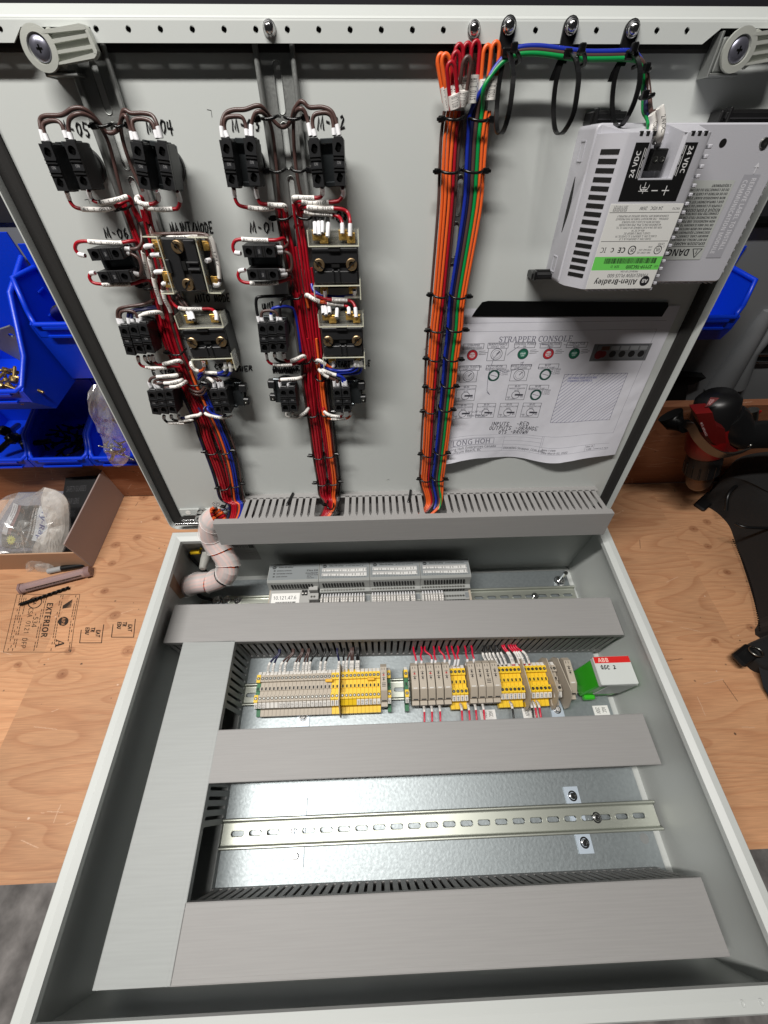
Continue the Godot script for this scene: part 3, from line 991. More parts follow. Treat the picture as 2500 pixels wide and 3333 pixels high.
func background_right() -> void:
	bin("blue bin on the wall right of the door, empty", 500, 626, 170, 296, -363, -300, 268, -280, 216, -287)
	# wall details: pressed ribs, a slot, a black bracket
	var s := Sh.new()
	s.tube([v(757.6, 184.7, -364.0), v(762.6, 142.7, -364.0), v(782.3, 1.4, -364.0)], [0.012, 0.018, 0.03], 12, Vector3(0, 0, 1))
	s.tube([v(793.7, 161.7, -364.0), v(790.2, 92.0, -364.0), v(823.8, 5.6, -364.0)], [0.014, 0.016, 0.02], 12, Vector3(0, 0, 1))
	single("wall_rib", s, mats.van, "pressed slanting ribs on the grey steel wall under the blue bin", "rib", I, v(782.3, 1.4, -364.0))
	s = Sh.new()
	var o := thing("lamp_recess", "chrome-rimmed rounded slot in the grey wall at the right edge", "recess", I, v(820, 80, -364))
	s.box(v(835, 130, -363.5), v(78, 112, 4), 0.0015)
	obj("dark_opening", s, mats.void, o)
	s = Sh.new()
	var loop := []
	for k in 33:
		var a := TAU * k / 32
		loop.append(v(835 + signf(cos(a)) * pow(absf(cos(a)), 0.6) * 41, 130 + signf(sin(a)) * pow(absf(sin(a)), 0.6) * 60, -361))
	s.tube(loop, 0.004, 8, Vector3(0, 0, 1), false)
	obj("rim", s, mats.chrome, o)
	s = Sh.new()
	s.box(v(832, 88, -360), v(64, 9, 6), 0.002)
	obj("bright_bar", s, mats.chrome, o)
	s = Sh.new()
	s.m = Transform3D(Basis.IDENTITY, v(0, 0, -366))
	var q := PackedVector2Array()
	for e in [[560, 60], [718, 42], [700, 26], [688, 24], [715, -29], [560, -40]]:
		q.append(Vector2(e[0], e[1]) * 0.001)
	s.prism(q, 0.0, 0.02)
	single("wall_bracket", s, mats.void, "black bracket plate on the wall just right of the door", "bracket", I, v(640, 0, -366))
	# ledge strip on the wall
	s = Sh.new()
	s.box(v(900, 330, -360), v(640, 10, 12), 0.002)
	single("wall_ledge", s, mats.dark_steel, "thin dark ledge on the wall above the right blue bin", "ledge", I, v(900, 325, -360))
	power_drill()
	# two zinc fittings on the board's top edge
	for k in 2:
		s = Sh.new()
		var at: Vector3 = [v(704.4, 47.5, -205.0), v(727.8, 52.3, -205.0)][k]
		s.tube([at + v(-6, 14, -4), at + v(8, -16, 6)], 0.011, 14)
		var f := single("pipe_coupling", s, mats.steel, ["left zinc pipe coupling behind the drill handle", "right zinc pipe coupling by a red tag, behind the drill handle"][k], "coupling", I, at, "couplings on the back board")
	s = Sh.new()
	s.box(v(734.3, 56.5, -206.0), v(12, 20, 3), 0.0008)
	single("red_tag", s, mat("tagred", Color(0.6, 0.06, 0.06), 0.5), "small red tag beside the right zinc coupling", "tag", I, v(734.3, 56.5, -206.0))
	# black tool bag
	var b := thing("tool_bag", "black fabric tool bag with zipped edge at the right of the bench", "bag", I, v(800, -173, 40))
	s = Sh.new()
	cushion(s, [v(752.8, -173.0, -156.9), v(778.7, -173.0, -177.0), v(817.8, -173.0, -215.1), v(877.4, -173.0, -242.0), v(860, -173, -205), v(1050, -173, -190), v(1080, -173, 240), v(900, -173, 260), v(707.4, -173.0, 171.4), v(721.7, -173.0, 127.7), v(740.8, -173.0, 70.0), v(756.5, -173.0, 15.8), v(774.4, -173.0, -49.3), v(784.3, -173.0, -92.8), v(775.2, -173.0, -130.3)], 0.115, 3)
	obj("bag_body", s, mats.cloth, b)
	s = Sh.new()
	s.tube(smooth([v(743.1, -120.0, -98.2), v(744.9, -95.0, -123.9), v(782.3, -90.0, -146.9), v(853.0, -88.0, -153.9)], 6), 0.0035, 8, Vector3.UP)
	obj("piping", s, mats.black, b)
	s = Sh.new()
	s.tube(smooth([v(706.6, -86.0, -41.5), v(716.3, -80.0, -28.0), v(765.5, -80.0, -24.3)], 4), 0.003, 8, Vector3.UP)
	obj("piping", s, mats.black, b)
	for k in 44:
		s = Sh.new()
		var t := k / 43.0
		var at: Vector3 = v(759.0, -160.0, -46.7).lerp(v(697.9, -160.0, 153.9), t) + v(9 * sin(t * PI), 0, 0)
		s.box(at, v(2.2, 1.6, 2.6))
		obj("zipper_tooth", s, mats.dark_steel, b)
	s = Sh.new()
	s.m = Transform3D(Basis.from_euler(Vector3(0, 0.6, 0.2)), v(756.7, -164.0, -155.5))
	s.box(Vector3.ZERO, v(52, 10, 26), 0.003)
	obj("strap_buckle", s, mats.black, b)
	# strap and clips at its near end
	var st := thing("shoulder_strap", "black webbing strap with plastic clip and ring by the bag", "strap", I, v(669.4, -165.0, 195.7))
	s = Sh.new()
	cushion(s, [v(644.5, -172.0, 190.6), v(664.2, -172.0, 177.4), v(713.1, -172.0, 164.8), v(750.0, -172.0, 168.4), v(715.2, -172.0, 222.1), v(660.9, -172.0, 226.8), v(644.6, -172.0, 210.9)], 0.035, 9)
	obj("strap_pad", s, mats.cloth, st)
	s = Sh.new()
	s.m = Transform3D(Basis.from_euler(Vector3(0.1, 0.5, 0.15)), v(629.0, -145.0, 202.3))
	s.box(Vector3.ZERO, v(40, 12, 26), 0.004)
	obj("clip", s, mats.black, st)
	s = Sh.new()
	var ringp := []
	for k in 25:
		ringp.append(v(641.2, -132.0, 199.5) + v(10 * cos(TAU * k / 24), 3 * sin(TAU * k / 24), 9 * sin(TAU * k / 24)))
	s.tube(ringp, 0.0016, 8, Vector3.UP, false)
	obj("ring", s, mats.steel, st)
	s = Sh.new()
	var web := [v(660.3, -150.0, 221.5), v(658.2, -160.0, 252.6), v(667.0, -168.0, 291.3), v(667.6, -168.0, 336.0)]
	for i in 3:
		s.face([web[i] + v(-14, 0, 0), web[i + 1] + v(-14, 0, 0), web[i + 1] + v(18, 2, 0), web[i] + v(18, 2, 0)], Vector3.UP)
	obj("webbing", s, mat("web", Color(0.12, 0.12, 0.13), 0.9), st)

# a stuffed shape on the bench: outline points, rounded over to a top
func cushion(s: Sh, outline: Array, h: float, seed_: int) -> void:
	var f := FastNoiseLite.new()
	f.seed = seed_
	f.frequency = 14.0
	var ring := smooth(outline + [outline[0]], 4)
	ring.pop_back()
	var mid := Vector3.ZERO
	for q in ring:
		mid += q / ring.size()
	var K := 12
	var rows := []
	for k in K + 1:
		var t := float(k) / K
		var row := []
		var sc := 1.0 if t < 0.35 else pow(cos((t - 0.35) / 0.65 * PI / 2), 0.45)
		var y := h * (1.0 - pow(1.0 - t, 2.2))
		for q in ring:
			var b: Vector3 = mid.lerp(q, sc * (1.0 + 0.05 * sin(t * PI)))
			b.y = outline[0].y + y
			row.append(b + Vector3(1, 0.6, 1) * f.get_noise_3dv(b) * 0.008 * t)
		rows.append(row)
	for k in K:
		for i in ring.size():
			var j := (i + 1) % ring.size()
			var o: Vector3 = (rows[k][i] - mid) * Vector3(1, 0, 1) + Vector3(0, h * t_up(k, K), 0)
			s.face([rows[k][i], rows[k + 1][i], rows[k + 1][j]], o)
			s.face([rows[k][i], rows[k + 1][j], rows[k][j]], o)

func t_up(k: int, K: int) -> float:
	return 3.0 * k / K

func power_drill() -> void:
	var d := thing("power_drill", "red and black cordless drill hanging chuck down by its hook", "drill", I, v(590, 60, -150))
	var a := v(588, 128, -168)      # back of the motor
	var e := v(652, -62, -122)      # chuck nose
	var ax := (e - a).normalized()
	var q := Basis.looking_at(-ax, Vector3(0, 0.2, 1))
	var L := a.distance_to(e)
	var s := Sh.new()
	s.m = Transform3D(q, a)
	s.lathe([[0, -0.012], [0.024, -0.010], [0.034, 0.002], [0.036, 0.03], [0.036, 0.05]], 22, true)
	obj("motor_cap", s, mats.black, d)
	s = Sh.new()
	s.m = Transform3D(q, a)
	s.lathe([[0.0365, 0.048], [0.037, 0.075], [0.035, 0.108], [0.031, 0.116]], 22, true)
	obj("red_housing", s, mat("tool_red", Color(0.42, 0.02, 0.03), 0.4), d)
	s = Sh.new()
	s.m = Transform3D(q, a)
	s.lathe([[0.029, 0.112], [0.030, 0.135], [0.030, 0.165], [0.025, 0.170]], 20)
	for k in 14:
		var c := Vector2.from_angle(TAU * k / 14) * 0.0296
		s.box(Vector3(c.x, c.y, 0.15), v(3, 3, 28), 0.0006)
	obj("torque_collar", s, mats.black, d)
	s = Sh.new()
	s.m = Transform3D(q, a)
	s.lathe([[0.023, 0.168], [0.0235, L - 0.022], [0.021, L - 0.008], [0.016, L], [0.004, L]], 20, true)
	obj("chuck", s, mat("chuck", Color(0.40, 0.33, 0.28), 0.4, 0.9), d)
	# handle: runs off to the right
	s = Sh.new()
	var h0 := a.lerp(e, 0.42)
	var h1 := v(800, 66, -138)
	s.tube(smooth([a.lerp(e, 0.15) + v(14, 0, 6), h0 + v(40, 18, 6), h0.lerp(h1, 0.5) + v(0, 6, 0), h1], 6), [0.03, 0.032, 0.034, 0.034, 0.033, 0.03, 0.028, 0.027, 0.026], 16)
	obj("handle", s, mats.black, d)
	s = Sh.new()
	var rp := PackedVector2Array()
	for c in [v(512.9, 139.8, -118.0), v(539.9, 142.1, -118.0), v(566.6, 112.5, -118.0), v(588.8, 103.9, -118.0), v(615.4, 69.6, -118.0), v(659.2, 44.9, -118.0), v(630.6, 47.7, -118.0), v(588.4, 72.1, -118.0), v(548.2, 105.0, -118.0)]:
		rp.append(Vector2(c.x, c.y))
	s.prism(rp, -0.14, -0.116)
	obj("red_side", s, mat("tool_red2", Color(0.40, 0.035, 0.035), 0.45), d)
	# side-handle band of bright metal round the nose
	s = Sh.new()
	var band := smooth([v(510.0, 112.4, -118.0), v(512.6, 120.0, -106.0), v(534.0, 99.7, -98.0), v(571.9, 73.8, -94.0), v(611.5, 59.3, -94.0), v(648.4, 64.4, -100.0)], 8)
	var w := v(3, -11, -5)
	for i in band.size() - 1:
		s.face([band[i] - w, band[i + 1] - w, band[i + 1] + w, band[i] + w], Vector3(-0.3, 0.3, 1))
		s.face([band[i] - w - v(0, 0, 3), band[i + 1] - w - v(0, 0, 3), band[i + 1] + w - v(0, 0, 3), band[i] + w - v(0, 0, 3)], Vector3(0.3, -0.3, -1))
		s.face([band[i] - w, band[i + 1] - w, band[i + 1] - w - v(0, 0, 3), band[i] - w - v(0, 0, 3)], Vector3(0, 1, 0))
	obj("belt_hook", s, mat("worn_steel", Color(0.40, 0.38, 0.36), 0.3, 0.9), d)
	s = Sh.new()
	s.tube([v(503.2, 110.0, -150.0), v(513.9, 99.2, -140.0), v(514.8, 110.7, -118.0)], [0.020, 0.016, 0.012], 10)
	obj("hook_mount", s, mats.dark_steel, d)
	for k in 2:
		s = Sh.new()
		s.m = Transform3D(Basis.IDENTITY, h0 + v(52 + k * 34, 14, 32 - k * 6))
		s.lathe([[0.004, 0], [0.003, 0.002], [0, 0.002]], 10)
		obj("housing_screw", s, mats.steel, d)
	var r := place(130, 40, Color(0.36, 0.02, 0.03))
	text(atlas, "FUEL", r.position.x + 14, r.position.y + 30, 30, Color(0.75, 0.6, 0.6), "Droid Sans*")
	s = Sh.new()
	s.quad(v(531.7, 144.3, -128.0), v(539.4, 147.0, -128.0), v(555.0, 154.5, -138.0), v(540.5, 154.7, -140.0), uvr(r))
	obj("maker_label", s, atlas_mat, d)
	r = place(150, 40, Color(0.42, 0.02, 0.03))
	hand(atlas, "MILWAUKEE", r.position.x + 6, r.position.y + 32, 22, 3, Color(0.85, 0.8, 0.8), 3)
	s = Sh.new()
	s.quad(v(531.9, 120.2, -115.6), v(562.9, 88.8, -115.6), v(568.2, 90.3, -115.6), v(534.9, 124.8, -115.6), uvr(r))
	obj("lettering", s, atlas_mat, d)

# ---------------------------------------------------------------- the enclosure
func rounded(x0: float, x1: float, y0: float, y1: float, r: float, k := 5) -> PackedVector2Array:   # millimetres in, metres out
	var o := PackedVector2Array()
	for c in 4:
		var m := Vector2([x1 - r, x0 + r, x0 + r, x1 - r][c], [y1 - r, y1 - r, y0 + r, y0 + r][c])
		for i in k + 1:
			o.append((m + Vector2.from_angle(PI / 2 * (c + float(i) / k)) * r) * 0.001)
	return o

func wall_ring(s: Sh, a: PackedVector2Array, za: float, b: PackedVector2Array, zb: float, outside: bool) -> void:   # a band between two outlines
	var mid := Vector2.ZERO
	for q in a:
		mid += q / a.size()
	for i in a.size():
		var j := (i + 1) % a.size()
		var d := (a[j] - a[i]).normalized()
		var o := Vector3(d.y, -d.x, 0)
		var e := (b[i] - a[i]).dot(Vector2(o.x, o.y))
		o = Vector3(o.x * (zb - za), o.y * (zb - za), -e) if absf(zb - za) > 1e-6 else Vector3(0, 0, 1)
		if not outside and absf(zb - za) > 1e-6:
			o = -o
		s.face([Vector3(a[i].x, a[i].y, za), Vector3(a[j].x, a[j].y, za), Vector3(b[j].x, b[j].y, zb), Vector3(b[i].x, b[i].y, zb)], o)

func enclosure() -> void:
	var e := thing("electrical_enclosure", "light grey steel enclosure lying open on the bench with its door raised", "enclosure", I, v(0, -172.5, 282))
	var P: Material = mats.paint
	var s := Sh.new()
	slab(s, -381, 381, -172.5, -170, 0, 564.5)
	obj("back", s, P, e)
	for x in [-1, 1]:
		s = Sh.new()
		slab(s, x * 381, x * 379, -170, -3, 2, 562.5)
		obj("side_wall", s, P, e)
	s = Sh.new()
	slab(s, -381, 381, -170, -3, 0, 2)
	obj("hinge_wall", s, P, e)
	s = Sh.new()
	slab(s, -381, 381, -170, -3, 562.5, 564.5)
	obj("latch_wall", s, P, e)
	s = Sh.new()
	var prof := []
	for q in [[0, -3], [2, -3], [2.3, -2.2], [9.5, -1.8], [15.6, -4.4], [15.6, -11], [17.6, -11], [17.6, -3.2], [9.6, 0.2], [1.4, 0.2], [0, -1.4]]:
		prof.append(Vector2(q[0], q[1]) * 0.001)
	s.rim(prof, 0.381, 0.5645)
	obj("rim", s, P, e)
	for k in 2:   # small pressed dimples on the latch-side rim
		s = Sh.new()
		s.m = Transform3D(Basis.from_euler(Vector3(-PI / 2, 0, 0)), v(309.1, 0.0, 556.5).lerp(v(327.3, 0.0, 556.2), k) + v(0, 0.2, 0))
		s.lathe([[0.0026, 0], [0.0022, 0.0005], [0.0016, 0.0005], [0.001, 0.0001], [0, 0.0001]], 14)
		obj("dimple", s, P, e)
	# the mounting sheet stands on four studs inside
	var p := thing("galvanised_sheet", "galvanised mounting sheet on the floor of the enclosure", "panel", I, v(0, -155, 285))
	s = Sh.new()
	slab(s, -360, 362, -157, -155, 18, 553)
	obj("face", s, mats.galv, p)
	s = Sh.new()
	slab(s, -360, 362, -168, -157.2, 18, 20)
	slab(s, -360, 362, -168, -157.2, 551, 553)
	obj("flange", s, mats.galv, p)
	s = Sh.new()
	s.m = Transform3D(Basis.from_euler(Vector3(-PI / 2, 0, 0)), v(346, -154.9, 446.7))
	s.lathe([[0.0062, 0], [0.0062, 0.0002], [0, 0.0002]], 20)
	obj("hole", s, mats.paint_dark, p)
	for k in 4:
		var b := thing("panel_stud", ["threaded stud and nut at the far right corner of the panel", "threaded stud and nut at the far left corner, under the loom", "threaded stud beside the left one, under the loom", "third small nut at the far left of the panel"][k], "stud", I, [v(343, -155, 42), v(-322, -155, 62), v(-300, -155, 64), v(-342, -155, 62)][k], "studs holding the mounting panel")
		s = Sh.new()
		s.m = Transform3D(Basis.from_euler(Vector3(-PI / 2, 0, 0)), [v(343, -155, 42), v(-322, -155, 62), v(-300, -155, 64), v(-342, -155, 62)][k])
		s.lathe([[0.011, 0], [0.011, 0.0016], [0.0095, 0.002]], 18)
		s.lathe([[0.0084, 0.0016], [0.0084, 0.008], [0.007, 0.009], [0.004, 0.009]], 6)
		obj("nut", s, mats.chrome, b)
		s = Sh.new()
		s.m = Transform3D(Basis.from_euler(Vector3(-PI / 2, 0, 0)), [v(343, -155, 42), v(-322, -155, 62), v(-300, -155, 64), v(-342, -155, 62)][k])
		s.lathe([[0.0042, 0.009], [0.0042, 0.036 if k == 0 else 0.012], [0.003, 0.039 if k == 0 else 0.0135], [0, 0.039 if k == 0 else 0.0135]], 14)
		obj("thread", s, mats.chrome, b)
	# dust swept into the latch-side edge of the panel
	s = Sh.new()
	for k in 320:
		var x := rng.randf_range(-300, 355)
		s.m = Transform3D(Basis.from_euler(Vector3(rng.randf() * 3, rng.randf() * 6, rng.randf() * 3)), v(x, -154.6, rng.randf_range(542, 552)))
		s.box(Vector3.ZERO, v(rng.randf_range(0.6, 3.2), rng.randf_range(0.4, 1.0), rng.randf_range(0.4, 1.2)))
	var dust := single("metal_shavings", s, mat("shavings", Color(0.50, 0.44, 0.38), 0.8), "dust and shavings along the near edge of the mounting panel", "debris", I, v(0, -155, 548))
	dust.set_meta("kind", "stuff")
	# ---- door
	var d := obj("door", door_pan(), P, e, DOOR, v(0, 285, -13))
	door_node = d
	s = Sh.new()
	var y := 559.2
	var left := []
	s.sheet(-0.378, -0.3105, 0.552, 0.5636, -0.0012, 0.0, [[-0.3654, y * 0.001, 0.0, 0.0021], [-0.3402, y * 0.001, 0.0, 0.0021], [-0.315, y * 0.001, 0.0, 0.0021]])
	s.prism(PackedVector2Array([Vector2(-0.3105, 0.552), Vector2(-0.3105, 0.5636), Vector2(-0.2445, 0.5636), Vector2(-0.2445, 0.5602), Vector2(-0.2985, 0.5602), Vector2(-0.3085, 0.552)]), -0.0012, 0.0)
	var holes := []
	for k in 20:
		holes.append([-0.2402 + 0.02521 * k, y * 0.001, 0.0, 0.0021])
	s.sheet(-0.2445, 0.2541, 0.552, 0.5636, -0.0012, 0.0, holes)
	s.prism(PackedVector2Array([Vector2(0.2541, 0.552), Vector2(0.2541, 0.5636), Vector2(0.335, 0.5636), Vector2(0.335, 0.5606), Vector2(0.267, 0.5606), Vector2(0.2555, 0.552)]), -0.0012, 0.0)
	s.sheet(0.335, 0.378, 0.552, 0.5636, -0.0012, 0.0, [[0.340, y * 0.001, 0.0, 0.0021], [0.365, y * 0.001, 0.0, 0.0021]])
	# the folded edge above it
	var bend := PackedVector2Array()
	for k in 7:
		bend.append(Vector2(0.5636, -0.0036) + Vector2.from_angle(PI / 2 - PI / 2 * k / 6.0) * 0.0036)
	bend.append_array([Vector2(0.5675, -0.0044), Vector2(0.5765, -0.0262), Vector2(0.5752, -0.0262)])
	for k in 7:
		bend.append(Vector2(0.5636, -0.0036) + Vector2.from_angle(PI / 2 * k / 6.0) * 0.0024)
	s.m = Transform3D(Basis(Vector3(0, 1, 0), Vector3(0, 0, 1), Vector3(1, 0, 0)), Vector3.ZERO)
	s.prism(bend, -0.379, 0.379)
	obj("perforated_flange", s, P, d)
	s = Sh.new()
	s.m = Transform3D(Basis(Vector3(1, 0, 0), Vector3(0, 0, 1), Vector3(0, -1, 0)), v(0, 565.5, 0))
	var g := []
	for q in [[0, -13], [17, -13], [17, -10.6], [15, -9.4], [9, -8.8], [2, -9.4], [0, -10.4]]:
		g.append(Vector2(q[0], q[1]) * 0.001)
	g.reverse()
	s.rim(g, 0.3785, 0.558)
	obj("gasket", s, mats.foam, d)
	s = Sh.new()
	slab(s, -358, -290, 28.6, 42, -12.8, -10.8)
	obj("hinge_bracket", s, P, d)
	s = Sh.new()
	s.m = Transform3D(I.basis, v(-345.5, 34.8, -10.7))
	s.lathe([[0.0042, 0], [0.0042, 0.0004], [0, 0.0004]], 16)
	obj("rivet", s, mats.sleeve, d)
	var im := place(64, 64, Color(0.78, 0.78, 0.77))
	var c := Vector2(im.position) + Vector2(32, 32)
	ring(atlas, c, 26, 3)
	line(atlas, c + Vector2(-14, -2), c + Vector2(14, -2), 3)
	line(atlas, c + Vector2(0, -2), c + Vector2(0, 20), 3)
	line(atlas, c + Vector2(-14, -2), c + Vector2(-6, -12), 3)
	line(atlas, c + Vector2(14, -2), c + Vector2(6, -12), 3)
	s = Sh.new()
	s.quad(v(-301, 45.5, -12.6), v(-288, 45.5, -12.6), v(-288, 56.5, -12.6), v(-301, 56.5, -12.6), uvr(im))
	obj("earth_symbol", s, atlas_mat, d)
	s = Sh.new()
	for k in 2:
		s.m = Transform3D(I.basis, Vector3.ZERO)
	s.tube([v(-352, 31, -2.5), v(-330, 31, -2.5)], 0.0016, 10)
	s.tube([v(-366, 22, -1.5), v(-328, 22, -1.5)], 0.0032, 12)
	s.tube([v(-327, 22, -1.5), v(-292, 22, -1.5)], 0.0036, 12)
	obj("hinge", s, mats.chrome, d, I, Vector3.ZERO)
	# a pen scratch or two on the paint
	for q in [[v(40, 300, -12.9), v(52, 309, -12.9)], [v(-170, 515, -12.9), v(-167, 510, -12.9)], [v(-310, 452, -12.9), v(-306, 449, -12.9)], [v(-8, 92, -12.9), v(-4, 92, -12.9)]]:
		s = Sh.new()
		s.tube([q[0], (q[0] + q[1]) * 0.5 + v(2, 2, 0), q[1]], 0.0002, 4)
		obj("scratch", s, mats.dark_steel, d)
	# rating label on the hinge wall
	var r := place(180, 120, Color(0.60, 0.60, 0.60))
	for k in 9:
		line(atlas, Vector2(r.position.x + 8, r.position.y + 36 + k * 9), Vector2(r.position.x + 90 + (k * 37) % 70, r.position.y + 36 + k * 9), 2, Color(0.4, 0.4, 0.4))
	text(atlas, "TYPE 4 12 13", r.position.x + 8, r.position.y + 24, 20, Color(0.25, 0.25, 0.25), "Droid Sans*")
	atlas.fill_rect(Rect2i(r.position + Vector2i(130, 6), Vector2i(40, 22)), Color(0.2, 0.2, 0.2))
	s = Sh.new()
	s.quad(v(-293, -100, 2.5), v(-251, -100, 2.5), v(-251, -42, 2.5), v(-293, -42, 2.5), uvr(r))
	obj("rating_label", s, atlas_mat, e, I, Vector3.ZERO)
	s = Sh.new()
	s.face([v(-378.7, -29.4, 82.7), v(-378.7, -34.5, 59.5), v(-378.7, -98.6, 76.2), v(-378.7, -83.0, 87.3)], Vector3.RIGHT)
	obj("tan_sticker", s, mat("tan", Color(0.62, 0.52, 0.43), 0.6), e, I, Vector3.ZERO)
	# earth studs: one on the door, one on the hinge wall
	var t := thing("earth_stud", "steel earth stud with yellow lug at the door's hinge corner", "stud", DOOR, v(-322, 35, -10))
	s = Sh.new()
	s.m = Transform3D(I.basis, v(-320, 38, -10.6))
	s.lathe([[0.0075, 0], [0.0075, 0.005], [0.0062, 0.006], [0.0062, 0.013], [0.008, 0.013], [0.008, 0.016]], 18)
	s.lathe([[0.0068, 0.016], [0.0068, 0.022], [0.0035, 0.022], [0.0035, 0.027], [0, 0.027]], 6)
	obj("nut", s, mats.chrome, t)
	s = Sh.new()
	s.tube([v(-311, 37, 4), v(-300, 38, 4), v(-292, 39, 3)], [0.0042, 0.0044, 0.0036], 12)
	obj("yellow_lug", s, mats.yellow, t)
	s = Sh.new()
	s.tube(smooth([v(-306, 44, -4), v(-296, 43, -4), v(-284, 43, -6), v(-270, 46, -8)], 5), 0.002, 8)
	obj("lead", s, mats.navy, t)
	t = thing("earth_stud", "earth stud with grey cap and yellow lug on the hinge wall inside", "stud", I, v(-339, -60, 2))
	s = Sh.new()
	s.m = Transform3D(I.basis, v(-339, -55, 2))
	s.lathe([[0.0135, 0], [0.0135, 0.003], [0.009, 0.004]], 20)
	s.lathe([[0.011, 0.0035], [0.011, 0.012], [0.006, 0.012]], 6)
	obj("nut", s, mats.chrome, t)
	s = Sh.new()
	s.m = Transform3D(I.basis, v(-339, -55, 2))
	s.lathe([[0.0085, 0.012], [0.0088, 0.022], [0.0068, 0.04], [0.005, 0.042], [0, 0.042]], 6)
	obj("cap", s, mat("cap_grey", Color(0.60, 0.60, 0.58), 0.45), t)
	s = Sh.new()
	s.tube([v(-352, -55, 8), v(-362, -56, 8), v(-368, -57, 8)], 0.0045, 10)
	obj("yellow_lug", s, mats.yellow, t)
	s = Sh.new()
	s.tube(smooth([v(-368, -57, 8), v(-374, -68, 9), v(-370, -95, 12), v(-362, -118, 16), v(-362, -140, 24)], 6), 0.0034, 10)
	s.tube(smooth([v(-352, -108, 34), v(-368, -100, 40), v(-374, -118, 48), v(-370, -138, 58), v(-350, -150, 62)], 6), 0.0034, 10)
	obj("lead", s, mats.black_wire, t)

var door_node: Node3D
func door_pan() -> Sh:
	var s := Sh.new()
	var a := rounded(-381, 381, 5, 566, 14)
	var a2 := rounded(-380.2, 380.2, 5.8, 565.2, 13.2)
	var b := rounded(-378.8, 378.8, 7.2, 563.8, 12)
	s.prism(a, -0.0262, -0.0132)
	wall_ring(s, a, -0.0132, a, -0.0012, true)
	wall_ring(s, a, -0.0012, a2, -0.0002, true)
	wall_ring(s, a2, -0.0002, b, -0.0002, true)
	wall_ring(s, b, -0.0002, b, -0.013, false)
	var f := []
	s.prism(b, -0.0133, -0.013)
	return s

# ---------------------------------------------------------------- slotted wire ducts
# frame `q`: x along the run, y up out of the base, z across; `shown` = sides whose fingers are seen; gaps = stretches where fingers were snapped off
func duct(label: String, q: Transform3D, L: float, W: float, H: float, m: Material, shown: Array, gaps: Array) -> Node3D:
	var o := thing("wire_duct", label, "wire duct", q, Vector3.ZERO, "grey slotted wire ducts of the panel")
	var s := Sh.new()
	slab(s, 0, L, 0, 2, -W / 2, W / 2)
	obj("base", s, m, o)
	s = Sh.new()
	s.box(v(L / 2, H - 1, 0), v(L, 2, W + 1), 0.0004)
	for e in [-1, 1]:
		s.box(v(L / 2, H - 5.5, e * (W / 2 + 0.6)), v(L, 11, 1.2), 0.0004)
		s.tube([v(0, H - 0.9, e * (W / 2 - 4)), v(L, H - 0.9, e * (W / 2 - 4))], 0.0011, 6, Vector3.UP)
	obj("cover", s, m, o)
	var fm: ArrayMesh
	for e in [-1, 1]:
		s = Sh.new()
		if not e in shown:
			slab(s, 0, L, 2, H - 3, e * W / 2, e * (W / 2 - 1.6))
			obj("plain_side", s, m, o)
			continue
		slab(s, 0, L, 2, 12.5, e * W / 2, e * (W / 2 - 1.6))
		obj("side_strip", s, m, o)
		var pitch := 10.75
		var n := int(L / pitch)
		for k in n:
			var x := (k + 0.5) * pitch + (L - n * pitch) / 2
			var gone := false
			for g in gaps:
				gone = gone or (x > g[0] and x < g[1])
			if gone:
				continue
			if fm == null:
				var t := Sh.new()
				var poly := PackedVector2Array()
				for c in [[-3.35, 10], [3.35, 10], [3.35, H - 17], [4.5, H - 14], [4.5, H - 4], [-4.5, H - 4], [-4.5, H - 14], [-3.35, H - 17]]:
					poly.append(Vector2(c[0], c[1]) * 0.001)
				t.prism(poly, -0.0008, 0.0008)
				var f0 := obj("finger", t, m, o)
				fm = f0.mesh
				f0.position = v(x, 0, e * (W / 2 - 0.8))
			else:
				var f := MeshInstance3D.new()
				f.mesh = fm
				f.name = numbered("finger", o)
				o.add_child(f, true)
				f.position = v(x, 0, e * (W / 2 - 0.8))
	return o

func ducts() -> void:
	# on the door: out of the door is the duct's "up"
	var q := DOOR * Transform3D(Basis(Vector3(1, 0, 0), Vector3(0, 0, 1), Vector3(0, -1, 0)), v(-275, 47, -13))
	duct("slotted duct across the foot of the door, wires dropping into its top", q, 619, 44.5, 70, mats.duct_x, [-1], [[0, 40], [157, 196], [321, 362]])
	duct("far cross duct in front of the input output modules", Transform3D(Basis.from_euler(Vector3(0, -0.016, 0)), v(-371, -155, 142)), 742, 62, 99, mats.duct_x, [1], [])
	duct("middle cross duct between terminals and the empty rail", Transform3D(Basis.IDENTITY, v(-258, -155, 331.5)), 610, 60, 99, mats.duct_x, [1, -1], [])
	duct("near cross duct along the latch side of the box", Transform3D(Basis.IDENTITY, v(-259, -155, 508)), 607, 62, 99, mats.duct_x, [-1], [])
	duct("left duct running from the far duct to the near edge", Transform3D(Basis(Vector3(0, 0, 1), Vector3(0, 1, 0), Vector3(-1, 0, 0)), v(-298.5, -155, 174)), 366, 80, 99, mats.duct_z, [-1], [[96, 128], [240, 330]])

